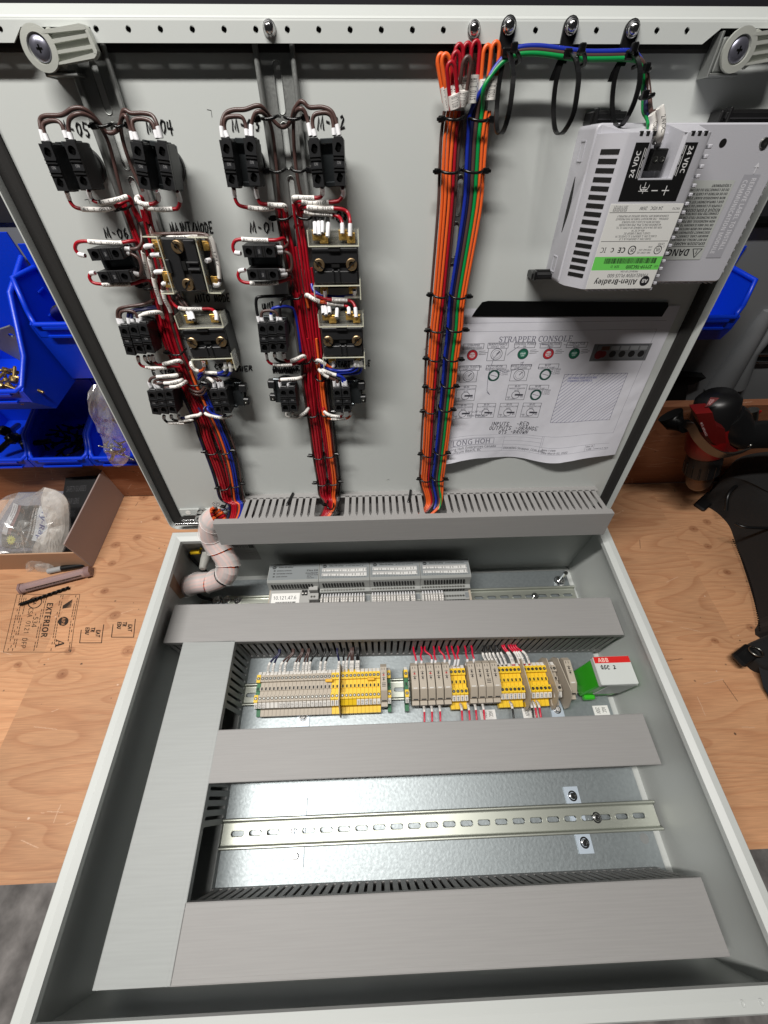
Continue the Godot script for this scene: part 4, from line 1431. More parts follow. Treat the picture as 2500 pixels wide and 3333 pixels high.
# ---------------------------------------------------------------- top-hat rails
func rail(label: String, q: Transform3D, L: float, m: Material, pitch: float, slot: float, first: float) -> Node3D:
	var o := thing("din_rail", label, "rail", q, Vector3.ZERO, "slotted steel mounting rails")
	var s := Sh.new()
	s.m = Transform3D(Basis(Vector3(1, 0, 0), Vector3(0, 0, -1), Vector3(0, 1, 0)), Vector3.ZERO)
	var holes := []
	var x := first
	while x < L - 6:
		holes.append([x * 0.001, 0.0, slot * 0.0005, 0.0031])
		x += pitch
	s.sheet(0, L * 0.001, -0.0118, 0.0118, 0, 0.001, holes)
	for h in holes:   # pressed lips round the slots
		var lip := []
		for k in 25:
			var c := Vector2.from_angle(TAU * k / 24) * 0.0034
			lip.append(Vector3(h[0] + c.x + (h[2] if c.x >= 0 else -h[2]), c.y, 0.001))
		s.tube(lip, 0.00045, 5, Vector3(0, 0, 1), false)
	var fold := PackedVector2Array()
	for c in [[11.8, 0.0], [13.0, 0.15], [13.8, 0.7], [14.1, 1.6], [14.1, 5.4], [14.4, 6.1], [15.2, 6.4], [16.4, 6.4], [16.7, 5.4], [17.6, 5.4], [17.5, 6.5], [17.1, 7.1], [16.3, 7.4], [15.0, 7.4], [13.9, 7.0], [13.3, 6.2], [13.1, 5.4], [13.1, 1.8], [12.8, 1.2], [11.8, 1.0]]:
		fold.append(Vector2(c[0], c[1]) * 0.001)
	for e in [-1, 1]:
		var f2 := PackedVector2Array()
		for c in fold:
			f2.append(Vector2(c.x * e, c.y))
		s.m = Transform3D(Basis(Vector3(0, 0, 1), Vector3(0, 1, 0), Vector3(-1, 0, 0)), Vector3.ZERO)
		s.prism(f2, -L * 0.001, 0.0)
	s.m = I
	obj("profile", s, m, o)
	return o

func screw_head(s: Sh, at: Vector3, b: Basis, r := 0.0045) -> void:
	s.m = Transform3D(b, at)
	s.lathe([[r * 1.5, 0], [r * 1.5, 0.0008], [r * 1.05, 0.0008]], 18)
	s.lathe([[r, 0.0008], [r, 0.0034], [r * 0.8, 0.004], [r * 0.5, 0.004], [r * 0.45, 0.003], [0, 0.003]], 6)
	s.m = I

func rails() -> void:
	var up := Basis.from_euler(Vector3(-PI / 2, 0, 0))
	var a := rail("empty rail between the middle and near ducts, all slots showing", Transform3D(Basis.IDENTITY, v(-258, -149.5, 420.5)), 630, mats.zinc, 25.3, 12, 21.5)
	for x in [95, 541]:
		var s := Sh.new()
		screw_head(s, v(x, 1, 0), up)
		obj("screw", s, mats.chrome, a)
	for k in 2:
		var o := thing("rail_bracket", ["left zinc cross bracket under the empty rail", "right zinc cross bracket under the empty rail"][k], "bracket", I, v([-151.5, 257.5][k], -155, 420.5), "cross brackets under the rails")
		var s := Sh.new()
		slab(s, [-162, 247][k], [-141, 268][k], -154.9, -152.6, 382.5, 460)
		obj("plate", s, mat("zinc_blue", Color(0.76, 0.81, 0.86), 0.4, 0.25), o)
		for zz in [394, 448]:
			s = Sh.new()
			screw_head(s, v([-151.5, 257.5][k], -152.6, zz), up)
			obj("screw", s, mats.chrome, o)
	rail("rail under the two rows of terminal blocks", Transform3D(Basis.IDENTITY, v(-259, -153, 236.5)), 586, mats.zinc, 25.3, 12, 12)
	for k in 2:
		var o := thing("rail_bracket", ["zinc clip with screw below the left terminal row", "zinc clip with screw below the right terminal row"][k], "bracket", I, [v(-156.1, -154.0, 276.4), v(268.7, -154.0, 279.4)][k], "cross brackets under the rails")
		var s := Sh.new()
		var at: Vector3 = [v(-156.1, -154.0, 276.4), v(268.7, -154.0, 279.4)][k]
		s.box(at + v(0, 0, -4), v(21, 1.6, 30), 0.0003)
		obj("plate", s, mats.zinc_blue, o)
		s = Sh.new()
		screw_head(s, at + v(0, 0.8, -3), up)
		obj("screw", s, mats.chrome, o)
	var b := rail("far rail under the input output modules", Transform3D(Basis.IDENTITY, v(-318, -153, 73.5)), 684, mats.zinc, 25.3, 12, 10)
	var s := Sh.new()
	screw_head(s, v(602, 1, 0), up)
	obj("screw", s, mats.chrome, b)
	# on the door, standing up
	var turn := Basis(Vector3(0, 1, 0), Vector3(0, 0, 1), Vector3(1, 0, 0))
	for k in 3:
		rail(["left vertical rail on the door, behind red and blue wires", "middle vertical rail on the door, behind red and orange wires", "right vertical rail on the door, behind orange and green wires"][k], DOOR * Transform3D(turn, v([-257, -102.8, 65][k], 62, -12.6)), 498, mats.zinc_door, 37.5, 26, 16)

# ---------------------------------------------------------------- remote input and output modules on the far rail
func io_modules() -> void:
	var prof := PackedVector2Array()
	for c in [[20, -147], [20, -92], [23, -84.5], [59, -80.5], [62, -83], [66, -104], [60, -108], [60, -147]]:
		prof.append(Vector2(c[0], c[1]) * 0.001)
	var turn := Basis(Vector3(0, 0, 1), Vector3(0, 1, 0), Vector3(-1, 0, 0))
	var labels := ["network adapter module with status lamps, leftmost of four grey modules", "grey module right of the network adapter, two white label strips", "grey module second from the right, two white label strips", "rightmost grey module with two white label strips"]
	for k in 4:
		var x0 := -228.5 + k * 93.9
		var o := thing("io_module", labels[k], "module", I, v(x0 + 47, -147, 45), "grey control modules on the far rail")
		var s := Sh.new()
		s.m = Transform3D(turn, v(x0 + 93.2, 0, 0))
		s.prism(prof, 0, 0.0932)
		obj("housing", s, mats.module, o)
		# printed face
		var r := place(376, 150, Color(0.53, 0.55, 0.56))
		var p := Vector2(r.position)
		spot(atlas, p + Vector2(36, 30), 15, Color(0.14, 0.15, 0.16))
		text(atlas, "AB", p.x + 24, p.y + 36, 15, Color(0.6, 0.62, 0.63), "Droid Sans*")
		text(atlas, "Allen-Bradley", p.x + 70, p.y + 36, 17, Color(0.13, 0.13, 0.14), "Droid Sans*")
		if k == 0:
			for j in 3:
				atlas.fill_rect(Rect2i(r.position + Vector2i(34, 56 + j * 28), Vector2i(14, 12)), Color(0.25, 0.26, 0.26))
				text(atlas, ["MODULE STATUS", "NETWORK STATUS", "LINK STATUS"][j], p.x + 58, p.y + 68 + j * 28, 14, Color(0.13, 0.13, 0.14), "Droid Sans*")
			text(atlas, "Flex I/O", p.x + 286, p.y + 74, 22, Color(0.1, 0.1, 0.1), "Droid Serif*")
			text(atlas, "EtherNet/IP", p.x + 280, p.y + 98, 16, Color(0.13, 0.13, 0.14), "Droid Sans*")
			for j in 3:
				text(atlas, ["ADAPTER 10/100", "24V DC", "1794-AENT"][j], p.x + 292, p.y + 114 + j * 14, 11, Color(0.16, 0.16, 0.17), "Droid Sans*")
		else:
			text(atlas, ["24 VDC SINK INPUT 16", "24 VDC SINK INPUT 16", "24 VDC SOURCE OUTPUT"][k - 1], p.x + 196, p.y + 36, 13, Color(0.16, 0.16, 0.17), "Droid Sans*")
			for j in 17:
				text(atlas, str(j), p.x + 24 + j * 19.5, p.y + 142, 11, Color(0.2, 0.2, 0.2))
		s = Sh.new()
		s.quad(v(x0 + 1, -80.55, 57.6), v(x0 + 92.2, -80.55, 57.6), v(x0 + 92.2, -84.2, 23.6), v(x0 + 1, -84.2, 23.6), uvr(r))
		obj("printed_face", s, atlas_mat, o)
		if k > 0:
			for j in 2:
				r = place(300, 32, Color(0.88, 0.88, 0.87))
				p = Vector2(r.position)
				for i in 17:
					line(atlas, p + Vector2(i * 18, 0), p + Vector2(i * 18, 32), 1, Color(0.6, 0.6, 0.6))
					for w in 2:
						line(atlas, p + Vector2(i * 18 + 6 + w * 4, 6), p + Vector2(i * 18 + 6 + w * 4, 26), 2, Color(0.3, 0.3, 0.3) if (i * 7 + w * 3 + j + k) % 3 else Color(0.75, 0.75, 0.75))
				s = Sh.new()
				var z0 := 35.5 + j * 9.6
				var yy := -80.5 - (58 - z0) * 0.107 + 0.6
				s.box(v(x0 + 46.5, yy - 0.5, z0 + 4.2), v(83, 1.0, 8.6))
				s.t.fill(uvr(r).position + Vector2(0.0004, 0.0004))
				s.quad(v(x0 + 5, yy + 0.15, z0 + 8.4), v(x0 + 88, yy + 0.35, z0 + 8.4), v(x0 + 88, yy - 0.1, z0), v(x0 + 5, yy - 0.1, z0), uvr(r))
				obj("label_strip", s, atlas_mat, o)
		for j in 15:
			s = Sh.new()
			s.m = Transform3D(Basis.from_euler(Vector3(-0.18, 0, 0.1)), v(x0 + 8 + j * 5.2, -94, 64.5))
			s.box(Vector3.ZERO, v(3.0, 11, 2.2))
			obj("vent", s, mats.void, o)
	# lower body of the adapter with its address label, switches and connector
	var b := thing("adapter_base", "grey lower body of the network adapter with the address label", "module", I, v(-190, -147, 90))
	var s := Sh.new()
	slab(s, -226, -153, -147, -106, 66, 104)
	obj("housing", s, mat("module_pale", Color(0.66, 0.66, 0.65), 0.5), b)
	var r := place(260, 120, Color(0.93, 0.93, 0.92))
	text(atlas, "10.121.47.6", r.position.x + 14, r.position.y + 56, 42, Color(0.16, 0.16, 0.17))
	bars(atlas, r.position.x + 40, r.position.y + 76, 190, 40, 8)
	s = Sh.new()
	s.m = Transform3D.IDENTITY
	s.box(v(-197, -105.6, 86), v(52, 0.8, 27), 0.0003)
	obj("address_label", s, mats.sleeve, b)
	s = Sh.new()
	s.quad(v(-222.6, -105.1, 99), v(-171.4, -105.1, 99), v(-171.4, -105.1, 73), v(-222.6, -105.1, 73), uvr(r))
	obj("label_print", s, atlas_mat, b)
	for k in 2:
		s = Sh.new()
		s.box(v(-165.5 + k * 5.6, -104.6, 73), v(4.6, 3, 10), 0.0004)
		s.m = Transform3D(Basis.from_euler(Vector3(-PI / 2, 0, 0)), v(-165.5 + k * 5.6, -103.0, 75))
		obj("dial_switch", s, mats.void, b)
		s = Sh.new()
		s.m = Transform3D(Basis.from_euler(Vector3(-PI / 2, 0, 0)), v(-165.5 + k * 5.6, -103.0, 75))
		s.lathe([[0.0014, 0], [0.0014, 0.0004], [0, 0.0004]], 12)
		obj("dial", s, mats.sleeve, b)
	s = Sh.new()
	s.box(v(-146, -104, 66), v(17, 16, 12), 0.0008)
	s.box(v(-145, -108, 82), v(18, 14, 13), 0.0008)
	obj("bus_connector", s, mats.module_pale, b)
	for k in 2:
		s = Sh.new()
		s.m = Transform3D(Basis.from_euler(Vector3(-PI / 2, 0, 0)), v(-148.5 + k * 5, -101.2, 83))
		s.lathe([[0.0021, 0], [0.0021, 0.0004], [0, 0.0004]], 12)
		obj("screw", s, mats.steel, b)
	s = Sh.new()
	slab(s, -230, -226.2, -147, -112, 62, 98)
	s.m = Transform3D(Basis.from_euler(Vector3(-PI / 2, 0, 0)), v(-228.3, -111.8, 70))
	single("end_stop", s, mats.beige, "beige end stop clipped left of the network adapter", "end stop", I, v(-228, -147, 80), "beige end stops on the far rail")
	s = Sh.new()
	slab(s, 144.5, 148.5, -147, -114, 62, 98)
	single("end_stop", s, mats.beige, "beige end stop clipped right of the last module", "end stop", I, v(146, -147, 80), "beige end stops on the far rail")
	# terminal bases: two stepped rows of clamps, wires landed on the lower row
	for k in 3:
		var x0 := -134.6 + k * 93.9
		var o := thing("wiring_terminal_strip", ["terminal base under the second module, row of white wires", "terminal base under the third module, row of white wires", "terminal base under the last module, half its clamps empty"][k], "terminal base", I, v(x0 + 46, -147, 85), "terminal bases on the far rail")
		s = Sh.new()
		slab(s, x0, x0 + 93.4, -147, -104, 66.2, 74)
		slab(s, x0, x0 + 93.4, -147, -117, 74.2, 90)
		slab(s, x0, x0 + 93.4, -147, -126, 90.2, 100)
		obj("housing", s, mats.module, o)
		for j in 16:
			s = Sh.new()
			s.m = Transform3D(Basis.from_euler(Vector3(-PI / 2, 0, 0)), v(x0 + 4.2 + j * 5.15, -103.9, 70))
			s.lathe([[0.0021, 0], [0.0021, 0.0003], [0.0016, 0.0003], [0.0016, 0.0001], [0, 0.0001]], 10)
			s.box(v(0, 0, 0.35), v(2.8, 0.5, 0.2))
			obj("clamp_screw", s, mats.steel, o)
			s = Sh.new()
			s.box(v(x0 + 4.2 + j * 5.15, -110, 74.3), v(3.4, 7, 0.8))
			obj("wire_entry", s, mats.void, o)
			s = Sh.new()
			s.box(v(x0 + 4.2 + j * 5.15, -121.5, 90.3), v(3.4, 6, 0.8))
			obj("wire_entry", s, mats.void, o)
			if k == 2 and j >= 8:
				s = Sh.new()
				s.m = Transform3D(Basis.from_euler(Vector3(-PI / 2, 0, 0)), v(x0 + 4.2 + j * 5.15, -116.9, 83))
				s.lathe([[0.0021, 0], [0.0021, 0.0003], [0, 0.0001]], 10)
				obj("clamp_screw", s, mats.steel, o)
		s = Sh.new()
		s.m = Transform3D(Basis.from_euler(Vector3(-PI / 2, 0, 0)), v(x0 + 88.6, -116.9, 82))
		s.lathe([[0.0026, 0], [0.0026, 0.0004], [0.001, 0.0004], [0, 0]], 12)
		s.box(v(0, 0, 0.4), v(8, 10, 0.7))
		obj("latch", s, mats.module_dark, o)
		for j in (16 if k < 2 else 8):
			var x := x0 + 4.2 + j * 5.15
			var lean := rng.randf_range(-1.4, 1.4)
			var w := thing("io_wire", "white sleeved wire in the %s clamp of the %s terminal strip" % [ORD[j], ["first", "second", "third"][k]], "wire", I, v(x, -112, 80), "white sleeved wires on the terminal bases")
			s = Sh.new()
			s.tube([v(x, -110, 75), v(x + lean * 0.2, -107, 82)], [0.0013, 0.0021], 8)
			obj("ferrule", s, mats.ferrule, w)
			s = Sh.new()
			s.tube(smooth([v(x + lean * 0.2, -107, 82), v(x + lean * 0.6, -106, 90), v(x + lean, -108, 100)], 3), 0.0021, 8, Vector3.UP)
			var mr := marker_rect("R1_I_0%d%02d" % [k, j], 60, 40, 10)
			for i in s.t.size():
				s.t[i] = mr.position + mr.size * s.t[i]
			obj("wire_marker", s, atlas_mat, w)
			s = Sh.new()
			s.tube([v(x + lean, -108, 100), v(x + lean, -116, 106)], 0.0015, 6)
			obj("core", s, mats.red if k < 2 else mats.orange, w)

# ---------------------------------------------------------------- terminal blocks
var block_proto := {}
func block_mesh(width: float, kind: String) -> ArrayMesh:
	var key := "%s%.2f" % [kind, width]
	if block_proto.has(key):
		return block_proto[key]
	var poly := PackedVector2Array()
	var pts := [[-27, 2], [-27, 33], [-20.5, 37], [-20.5, 41], [-10, 41], [-10, 34], [-3, 34], [-3, 37], [3, 37], [3, 34], [10, 34], [10, 41], [20, 41], [20.5, 38], [28, 33], [28, 17], [37, 15], [37, 6], [27, 2]]
	if kind == "fuse":
		pts = [[-30, 4], [-30, 46], [-24, 52], [12, 52], [22, 44], [26, 40], [26, 34], [32, 33], [32, 22], [27, 2]]
	for c in pts:
		poly.append(Vector2(c[0], c[1]) * 0.001)
	var s := Sh.new()
	s.m = Transform3D(Basis(Vector3(0, 0, 1), Vector3(0, 1, 0), Vector3(-1, 0, 0)), Vector3.ZERO)
	s.prism(poly, -(width - 0.35) * 0.0005, (width - 0.35) * 0.0005)
	var arr := []
	arr.resize(Mesh.ARRAY_MAX)
	arr[Mesh.ARRAY_VERTEX] = s.p
	arr[Mesh.ARRAY_NORMAL] = s.n
	arr[Mesh.ARRAY_TEX_UV] = s.t
	var m := ArrayMesh.new()
	m.add_surface_from_arrays(Mesh.PRIMITIVE_TRIANGLES, arr)
	block_proto[key] = m
	return m

func raw(called: String, m: ArrayMesh, mt: Material, parent: Node3D, at: Vector3) -> MeshInstance3D:
	var o := MeshInstance3D.new()
	o.mesh = m
	o.material_override = mt
	o.name = numbered(called, parent)
	parent.add_child(o, true)
	o.position = at
	return o

func piece(key: String, build: Callable) -> ArrayMesh:
	if not block_proto.has(key):
		var s := Sh.new()
		(build as Callable).call(s)
		var arr := []
		arr.resize(Mesh.ARRAY_MAX)
		arr[Mesh.ARRAY_VERTEX] = s.p
		arr[Mesh.ARRAY_NORMAL] = s.n
		arr[Mesh.ARRAY_TEX_UV] = s.t
		var m := ArrayMesh.new()
		m.add_surface_from_arrays(Mesh.PRIMITIVE_TRIANGLES, arr)
		block_proto[key] = m
	return block_proto[key]

func terminal(x: float, width: float, colour: String, mark: String, label: String, plate := true) -> void:
	var o := thing("terminal_block", label, "terminal block", I, v(x, -147.5, 236.5), "terminal blocks on the middle rail")
	raw("housing", block_mesh(width, "plain"), mats[colour], o, Vector3.ZERO)
	if colour == "earth":
		raw("yellow_side", piece("earth_y%.1f" % width, func(s: Sh) -> void: s.box(v(0, 37.6, -15), v(width - 0.3, 7.6, 12)); s.box(v(0, 37.6, 15.2), v(width - 0.3, 7.6, 11))), mats.yellow, o, Vector3.ZERO)
	var well := piece("well", func(s: Sh) -> void:
		s.m = Transform3D(Basis.from_euler(Vector3(-PI / 2, 0, 0)), Vector3.ZERO)
		s.lathe([[0.0024, 0], [0.0024, 0.0005], [0.0019, 0.0005], [0.0019, 0.0001], [0, 0.0001]], 12))
	var head := piece("head", func(s: Sh) -> void:
		s.m = Transform3D(Basis.from_euler(Vector3(-PI / 2, 0.4, 0)), Vector3.ZERO)
		s.lathe([[0.0015, 0], [0.0015, 0.0004], [0, 0.0004]], 10)
		s.box(v(0, 0, 0.45), v(2.6, 0.5, 0.2)))
	for zz in [-15.0, 15.0]:
		raw("screw_well", well, mats.dark_steel, o, v(0, 41.6 if colour == "earth" else 41.05, zz))
		raw("screw", head, mats.steel, o, v(0, 41.75 if colour == "earth" else 41.2, zz))
	raw("jumper_slot", piece("slot", func(s: Sh) -> void: s.box(Vector3.ZERO, v(2.4, 0.6, 4.4))), mats.void, o, v(0, 37.2, 0))
	if plate:
		var pm := piece("plate%.1f" % width, func(s: Sh) -> void:
			s.m = Transform3D(Basis.from_euler(Vector3(0.585, 0, 0)), Vector3.ZERO)
			s.box(Vector3.ZERO, v(width - 0.9, 1.0, 8.6), 0.0002))
		raw("marker", pm, mats.sleeve, o, v(0, 35.9, 24.4))
		raw("marker", piece("plateb%.1f" % width, func(s: Sh) -> void:
			s.m = Transform3D(Basis.from_euler(Vector3(-0.55, 0, 0)), Vector3.ZERO)
			s.box(Vector3.ZERO, v(width - 0.9, 1.0, 6.6), 0.0002)), mats.sleeve, o, v(0, 35.6, -24))
		if mark:
			var r := place(96, 40, Color(0.9, 0.89, 0.87))
			if mark.length() > 4 or mark.begins_with("+"):
				text(atlas, mark, r.position.x + 4, r.position.y + 29, 24, Color(0.1, 0.1, 0.1), "Droid Sans*")
			else:
				hand(atlas, mark, r.position.x + 8, r.position.y + 33, 26, 3, Color(0.1, 0.1, 0.11), mark.hash())
			var s := Sh.new()
			var u := uvr(r)
			var w := (width - 1.3) * 0.5
			var n := v(0, 0.62, 0.38)
			var a := v(-w, 38.2, 20.9) + n
			var b := v(w, 38.2, 20.9) + n
			var c := v(w, 33.6, 27.9) + n
			var d := v(-w, 33.6, 27.9) + n
			var k := Vector3(0, 0.83, 0.55)
			# the writing runs across the plate: text starts at its near end
			s.tri(d, c, b, k, k, k, u.position + Vector2(0, 0), u.position + Vector2(0, u.size.y), u.end)
			s.tri(d, b, a, k, k, k, u.position + Vector2(0, 0), u.end, u.position + Vector2(u.size.x, 0))
			obj("marker_text", s, atlas_mat, o, o.transform, Vector3.ZERO)

func fuse(x: float, width: float, mark: String, lit: bool, label: String) -> void:
	var o := thing("fuse_terminal", label, "fuse terminal", I, v(x, -147.5, 236.5), "fuse terminal blocks with diode symbols")
	raw("housing", block_mesh(width, "fuse"), mats.beige, o, Vector3.ZERO)
	var r := place(64, 200, Color(0.72, 0.68, 0.62))
	var p := Vector2(r.position)
	var k := Color(0.12, 0.10, 0.09)
	for j in 2:
		line(atlas, p + Vector2(14 + j * 26, 10), p + Vector2(14 + j * 26, 26), 5, k)
	for j in 2:
		var c := p + Vector2(32, 70 + j * 40)
		for i in 20:
			line(atlas, c + Vector2(-i * 0.6, i - 10), c + Vector2(i * 0.6, i - 10), 2, Color(0.75, 0.1, 0.08) if lit and j == 0 else k)
		line(atlas, c + Vector2(-16, -12), c + Vector2(16, -12), 4, k)
		line(atlas, c + Vector2(0, -24), c + Vector2(0, 24), 3, k)
	if mark == "":
		for j in 3:
			line(atlas, p + Vector2(14, 146 + j * 14), p + Vector2(50, 146 + j * 14), 6, k)
	var s := Sh.new()
	var w := (width - 1.4) * 0.5
	s.quad(v(-w, 52.2, 10), v(w, 52.2, 10), v(w, 52.2, -24), v(-w, 52.2, -24), uvr(r))
	obj("printed_top", s, atlas_mat, o, o.transform, Vector3.ZERO)
	if mark:
		var q := place(90, 34, Color(0.92, 0.92, 0.91))
		text(atlas, mark, q.position.x + 5, q.position.y + 27, 27, Color(0.1, 0.1, 0.1), "Droid Sans*")
		s = Sh.new()
		s.m = Transform3D(Basis.from_euler(Vector3(0.65, 0, 0)), v(0, 47.5, 15.5))
		s.box(v(0, 0.4, 0), v(6.4, 0.6, 15), 0.0001)
		var u := uvr(q)
		var n := Vector3.UP
		var a := v(-2.8, 0.85, 7.2)
		var b := v(2.8, 0.85, 7.2)
		var c := v(2.8, 0.85, -7.2)
		var d := v(-2.8, 0.85, -7.2)
		s.t.fill(u.position + Vector2(0.0006, 0.0006))
		s.tri(a, b, c, n, n, n, u.position + Vector2(0, 0), u.position + Vector2(0, u.size.y), u.end)
		s.tri(a, c, d, n, n, n, u.position, u.end, u.position + Vector2(u.size.x, 0))
		obj("fuse_label", s, atlas_mat, o, o.transform, Vector3.ZERO)
	raw("lever_gap", piece("gap", func(t: Sh) -> void: t.box(Vector3.ZERO, v(width - 3, 2, 2.4))), mats.void, o, v(0, 40.8, 24.6))

func partition(x: float, colour: String, label: String, lean := 0.0) -> void:
	var s := Sh.new()
	var poly := PackedVector2Array()
	for c in [[-34, 2], [-34, 38], [-28, 54], [24, 54], [34, 40], [42, 22], [42, 4], [28, 2]]:
		poly.append(Vector2(c[0], c[1]) * 0.001)
	s.m = Transform3D(Basis(Vector3(0, 0, 1), Vector3(0, 1, 0), Vector3(-1, 0, 0)), Vector3.ZERO)
	s.prism(poly, -0.0007, 0.0007)
	var o := single("partition_plate", s, mats[colour], label, "partition", I, Vector3.ZERO, "thin partition plates among the terminals")
	o.transform = Transform3D(Basis.from_euler(Vector3(0, lean, 0)), v(x, -147.5, 236.5))

func terminals() -> void:
	var marks := ["GND", "NEUT", "3171", "", "", "", "6101", "6081", "3062", "7101", "7121", "7141", "6212", "6N1", "I114", "TU5", "GAN", "I101", "6121"]
	var blank := 0
	var W := 6.41
	var x := -225.5
	for i in marks.size():
		var m: String = marks[i]
		var lab := "beige terminal block hand marked %s, %s block from the left end" % [m, ORD[i]]
		if i == 0:
			lab = "green and yellow earth terminal marked GND, left end of left row"
		elif m == "":
			blank += 1
			lab = "beige terminal with blank marker, %s of three right of 3171" % ["first", "second", "third"][blank - 1]
		terminal(x, W, "earth" if i == 0 else "beige", m, lab)
		x += W
	for i in 2:
		terminal(x, W, "yellow", "COMMON", "yellow terminal marked COMMON, %s of the partition in the left row" % ["second left", "just left"][i])
		x += W
	partition(x - 1.6, "beige", "beige partition plate in the middle of the left row")
	x += 3.0
	for i in 4:
		terminal(x, W, "yellow", "", "unmarked yellow terminal, %s of four right of the partition" % ["first", "second", "third", "fourth"][i], false)
		x += W
	var ym := ["4141", "9133", "9132", "GONS", "24", "24"]
	for i in 6:
		terminal(x, W, "yellow", ym[i], "yellow terminal marked %s, %s marked one right of the partition" % [ym[i], ORD[i]] if i < 4 else "yellow terminal marked 24, %s of the pair" % ["left", "right"][i - 4])
		x += W
	fuse(x + 2.6, 10.5, "", true, "brown fuse terminal without number at the right of the left row")
	terminal(x + 11, 6.0, "earth", "GND", "green and yellow earth terminal closing the left row")
	for q in [[-110.5, 12.0], [-42.0, 12.0]]:
		var s := Sh.new()
		s.box(v(q[0], -106.4, 228), v(q[1], 3, 5), 0.0008)
		single("jumper_bar", s, mat("jumper", Color(0.9, 0.68, 0.05), 0.4), "yellow jumper bar across the %s terminals of the left row" % ("COMMON" if q[0] < -100 else "last two"), "jumper", I, v(q[0], -106, 228))
	# right row
	terminal(15.5, 6.4, "earth", "GND", "green and yellow earth terminal at the left of the right row")
	var fx := [["FU90", 29.0, true], ["FU89", 42.0, false], ["FU88A", 55.0, true], ["FU88", 68.0, false], ["FU87", 81.0, true]]
	for f in fx:
		fuse(f[1], 11.6, f[0], f[2], "brown fuse terminal labelled %s in the right row" % f[0])
	x = 91.0
	for i in 4:
		terminal(x, 6.6, "yellow", "+24-88", "yellow terminal between fuses FU87 and FU86, %s of four" % ["first", "second", "third", "fourth"][i])
		x += 6.65
	fx = [["FU86", 122.5, false], ["FU85B", 135.5, false], ["", 148.0, false], ["FU85", 160.5, false]]
	for f in fx:
		fuse(f[1], 11.6, f[0], f[2], "brown fuse terminal labelled %s in the right row" % f[0] if f[0] else "brown fuse terminal with no number between FU85B and FU85")
	x = 170.2
	for i in 6:
		terminal(x, 6.6, "yellow", "COM-DC", "yellow terminal marked COM-DC right of fuse FU85, %s of six" % ORD[i])
		x += 6.65
	partition(x - 1.0, "beige", "beige partition plate between the two long yellow groups", 0.06)
	x += 3.2
	for i in 6:
		terminal(x, 6.6, "yellow", "+24-84", "yellow terminal marked +24-84 at the right, %s of six" % ORD[i])
		x += 6.65
	partition(x - 1.0, "beige", "beige partition plate right of the yellow terminals", 0.1)
	x += 3.4
	for i in 2:
		terminal(x, 6.6, "beige", ["N1A", "N1"][i], "beige terminal marked %s near the right end" % ["N1A", "N1"][i])
		x += 6.65
	partition(x + 2.0, "beige", "leaning beige partition plate before fuse FU78", 0.14)
	fuse(x + 13.0, 11.6, "FU78", false, "brown fuse terminal labelled FU78, last in the right row")
	terminal_wires()

func plain_wire(called: String, label: String, group: String, pts: Array, r: float, m: Material, sleeves: Array, frame := I, ref := Vector3.UP) -> Node3D:
	var o := thing(called, label, "wire", frame, pts[0], group)
	var path := smooth(pts, 6)
	var s := Sh.new()
	s.tube(path, r, 9, ref)
	obj("insulation", s, m, o)
	for e in sleeves:   # [from, to, text] or [from, to] for a ferrule
		s = Sh.new()
		var q := stretch(path, minf(e[0], e[1]), maxf(e[0], e[1]))
		if e[0] > e[1]:
			q.reverse()
		if e.size() > 2:
			if q[0].x > q[-1].x:
				q.reverse()
			s.tube(q, r * 1.32, 10, ref)
			var mr := marker_rect(e[2], 116, 84, 19)
			for i in s.t.size():
				s.t[i] = mr.position + mr.size * Vector2(s.t[i].x, fposmod(1.0 - s.t[i].y, 1.0001))
			obj("wire_marker", s, atlas_mat, o)
		else:
			s.tube(q, [r * 1.18, r * 1.32], 9, ref)
			obj("ferrule", s, mats.ferrule, o)
	return o

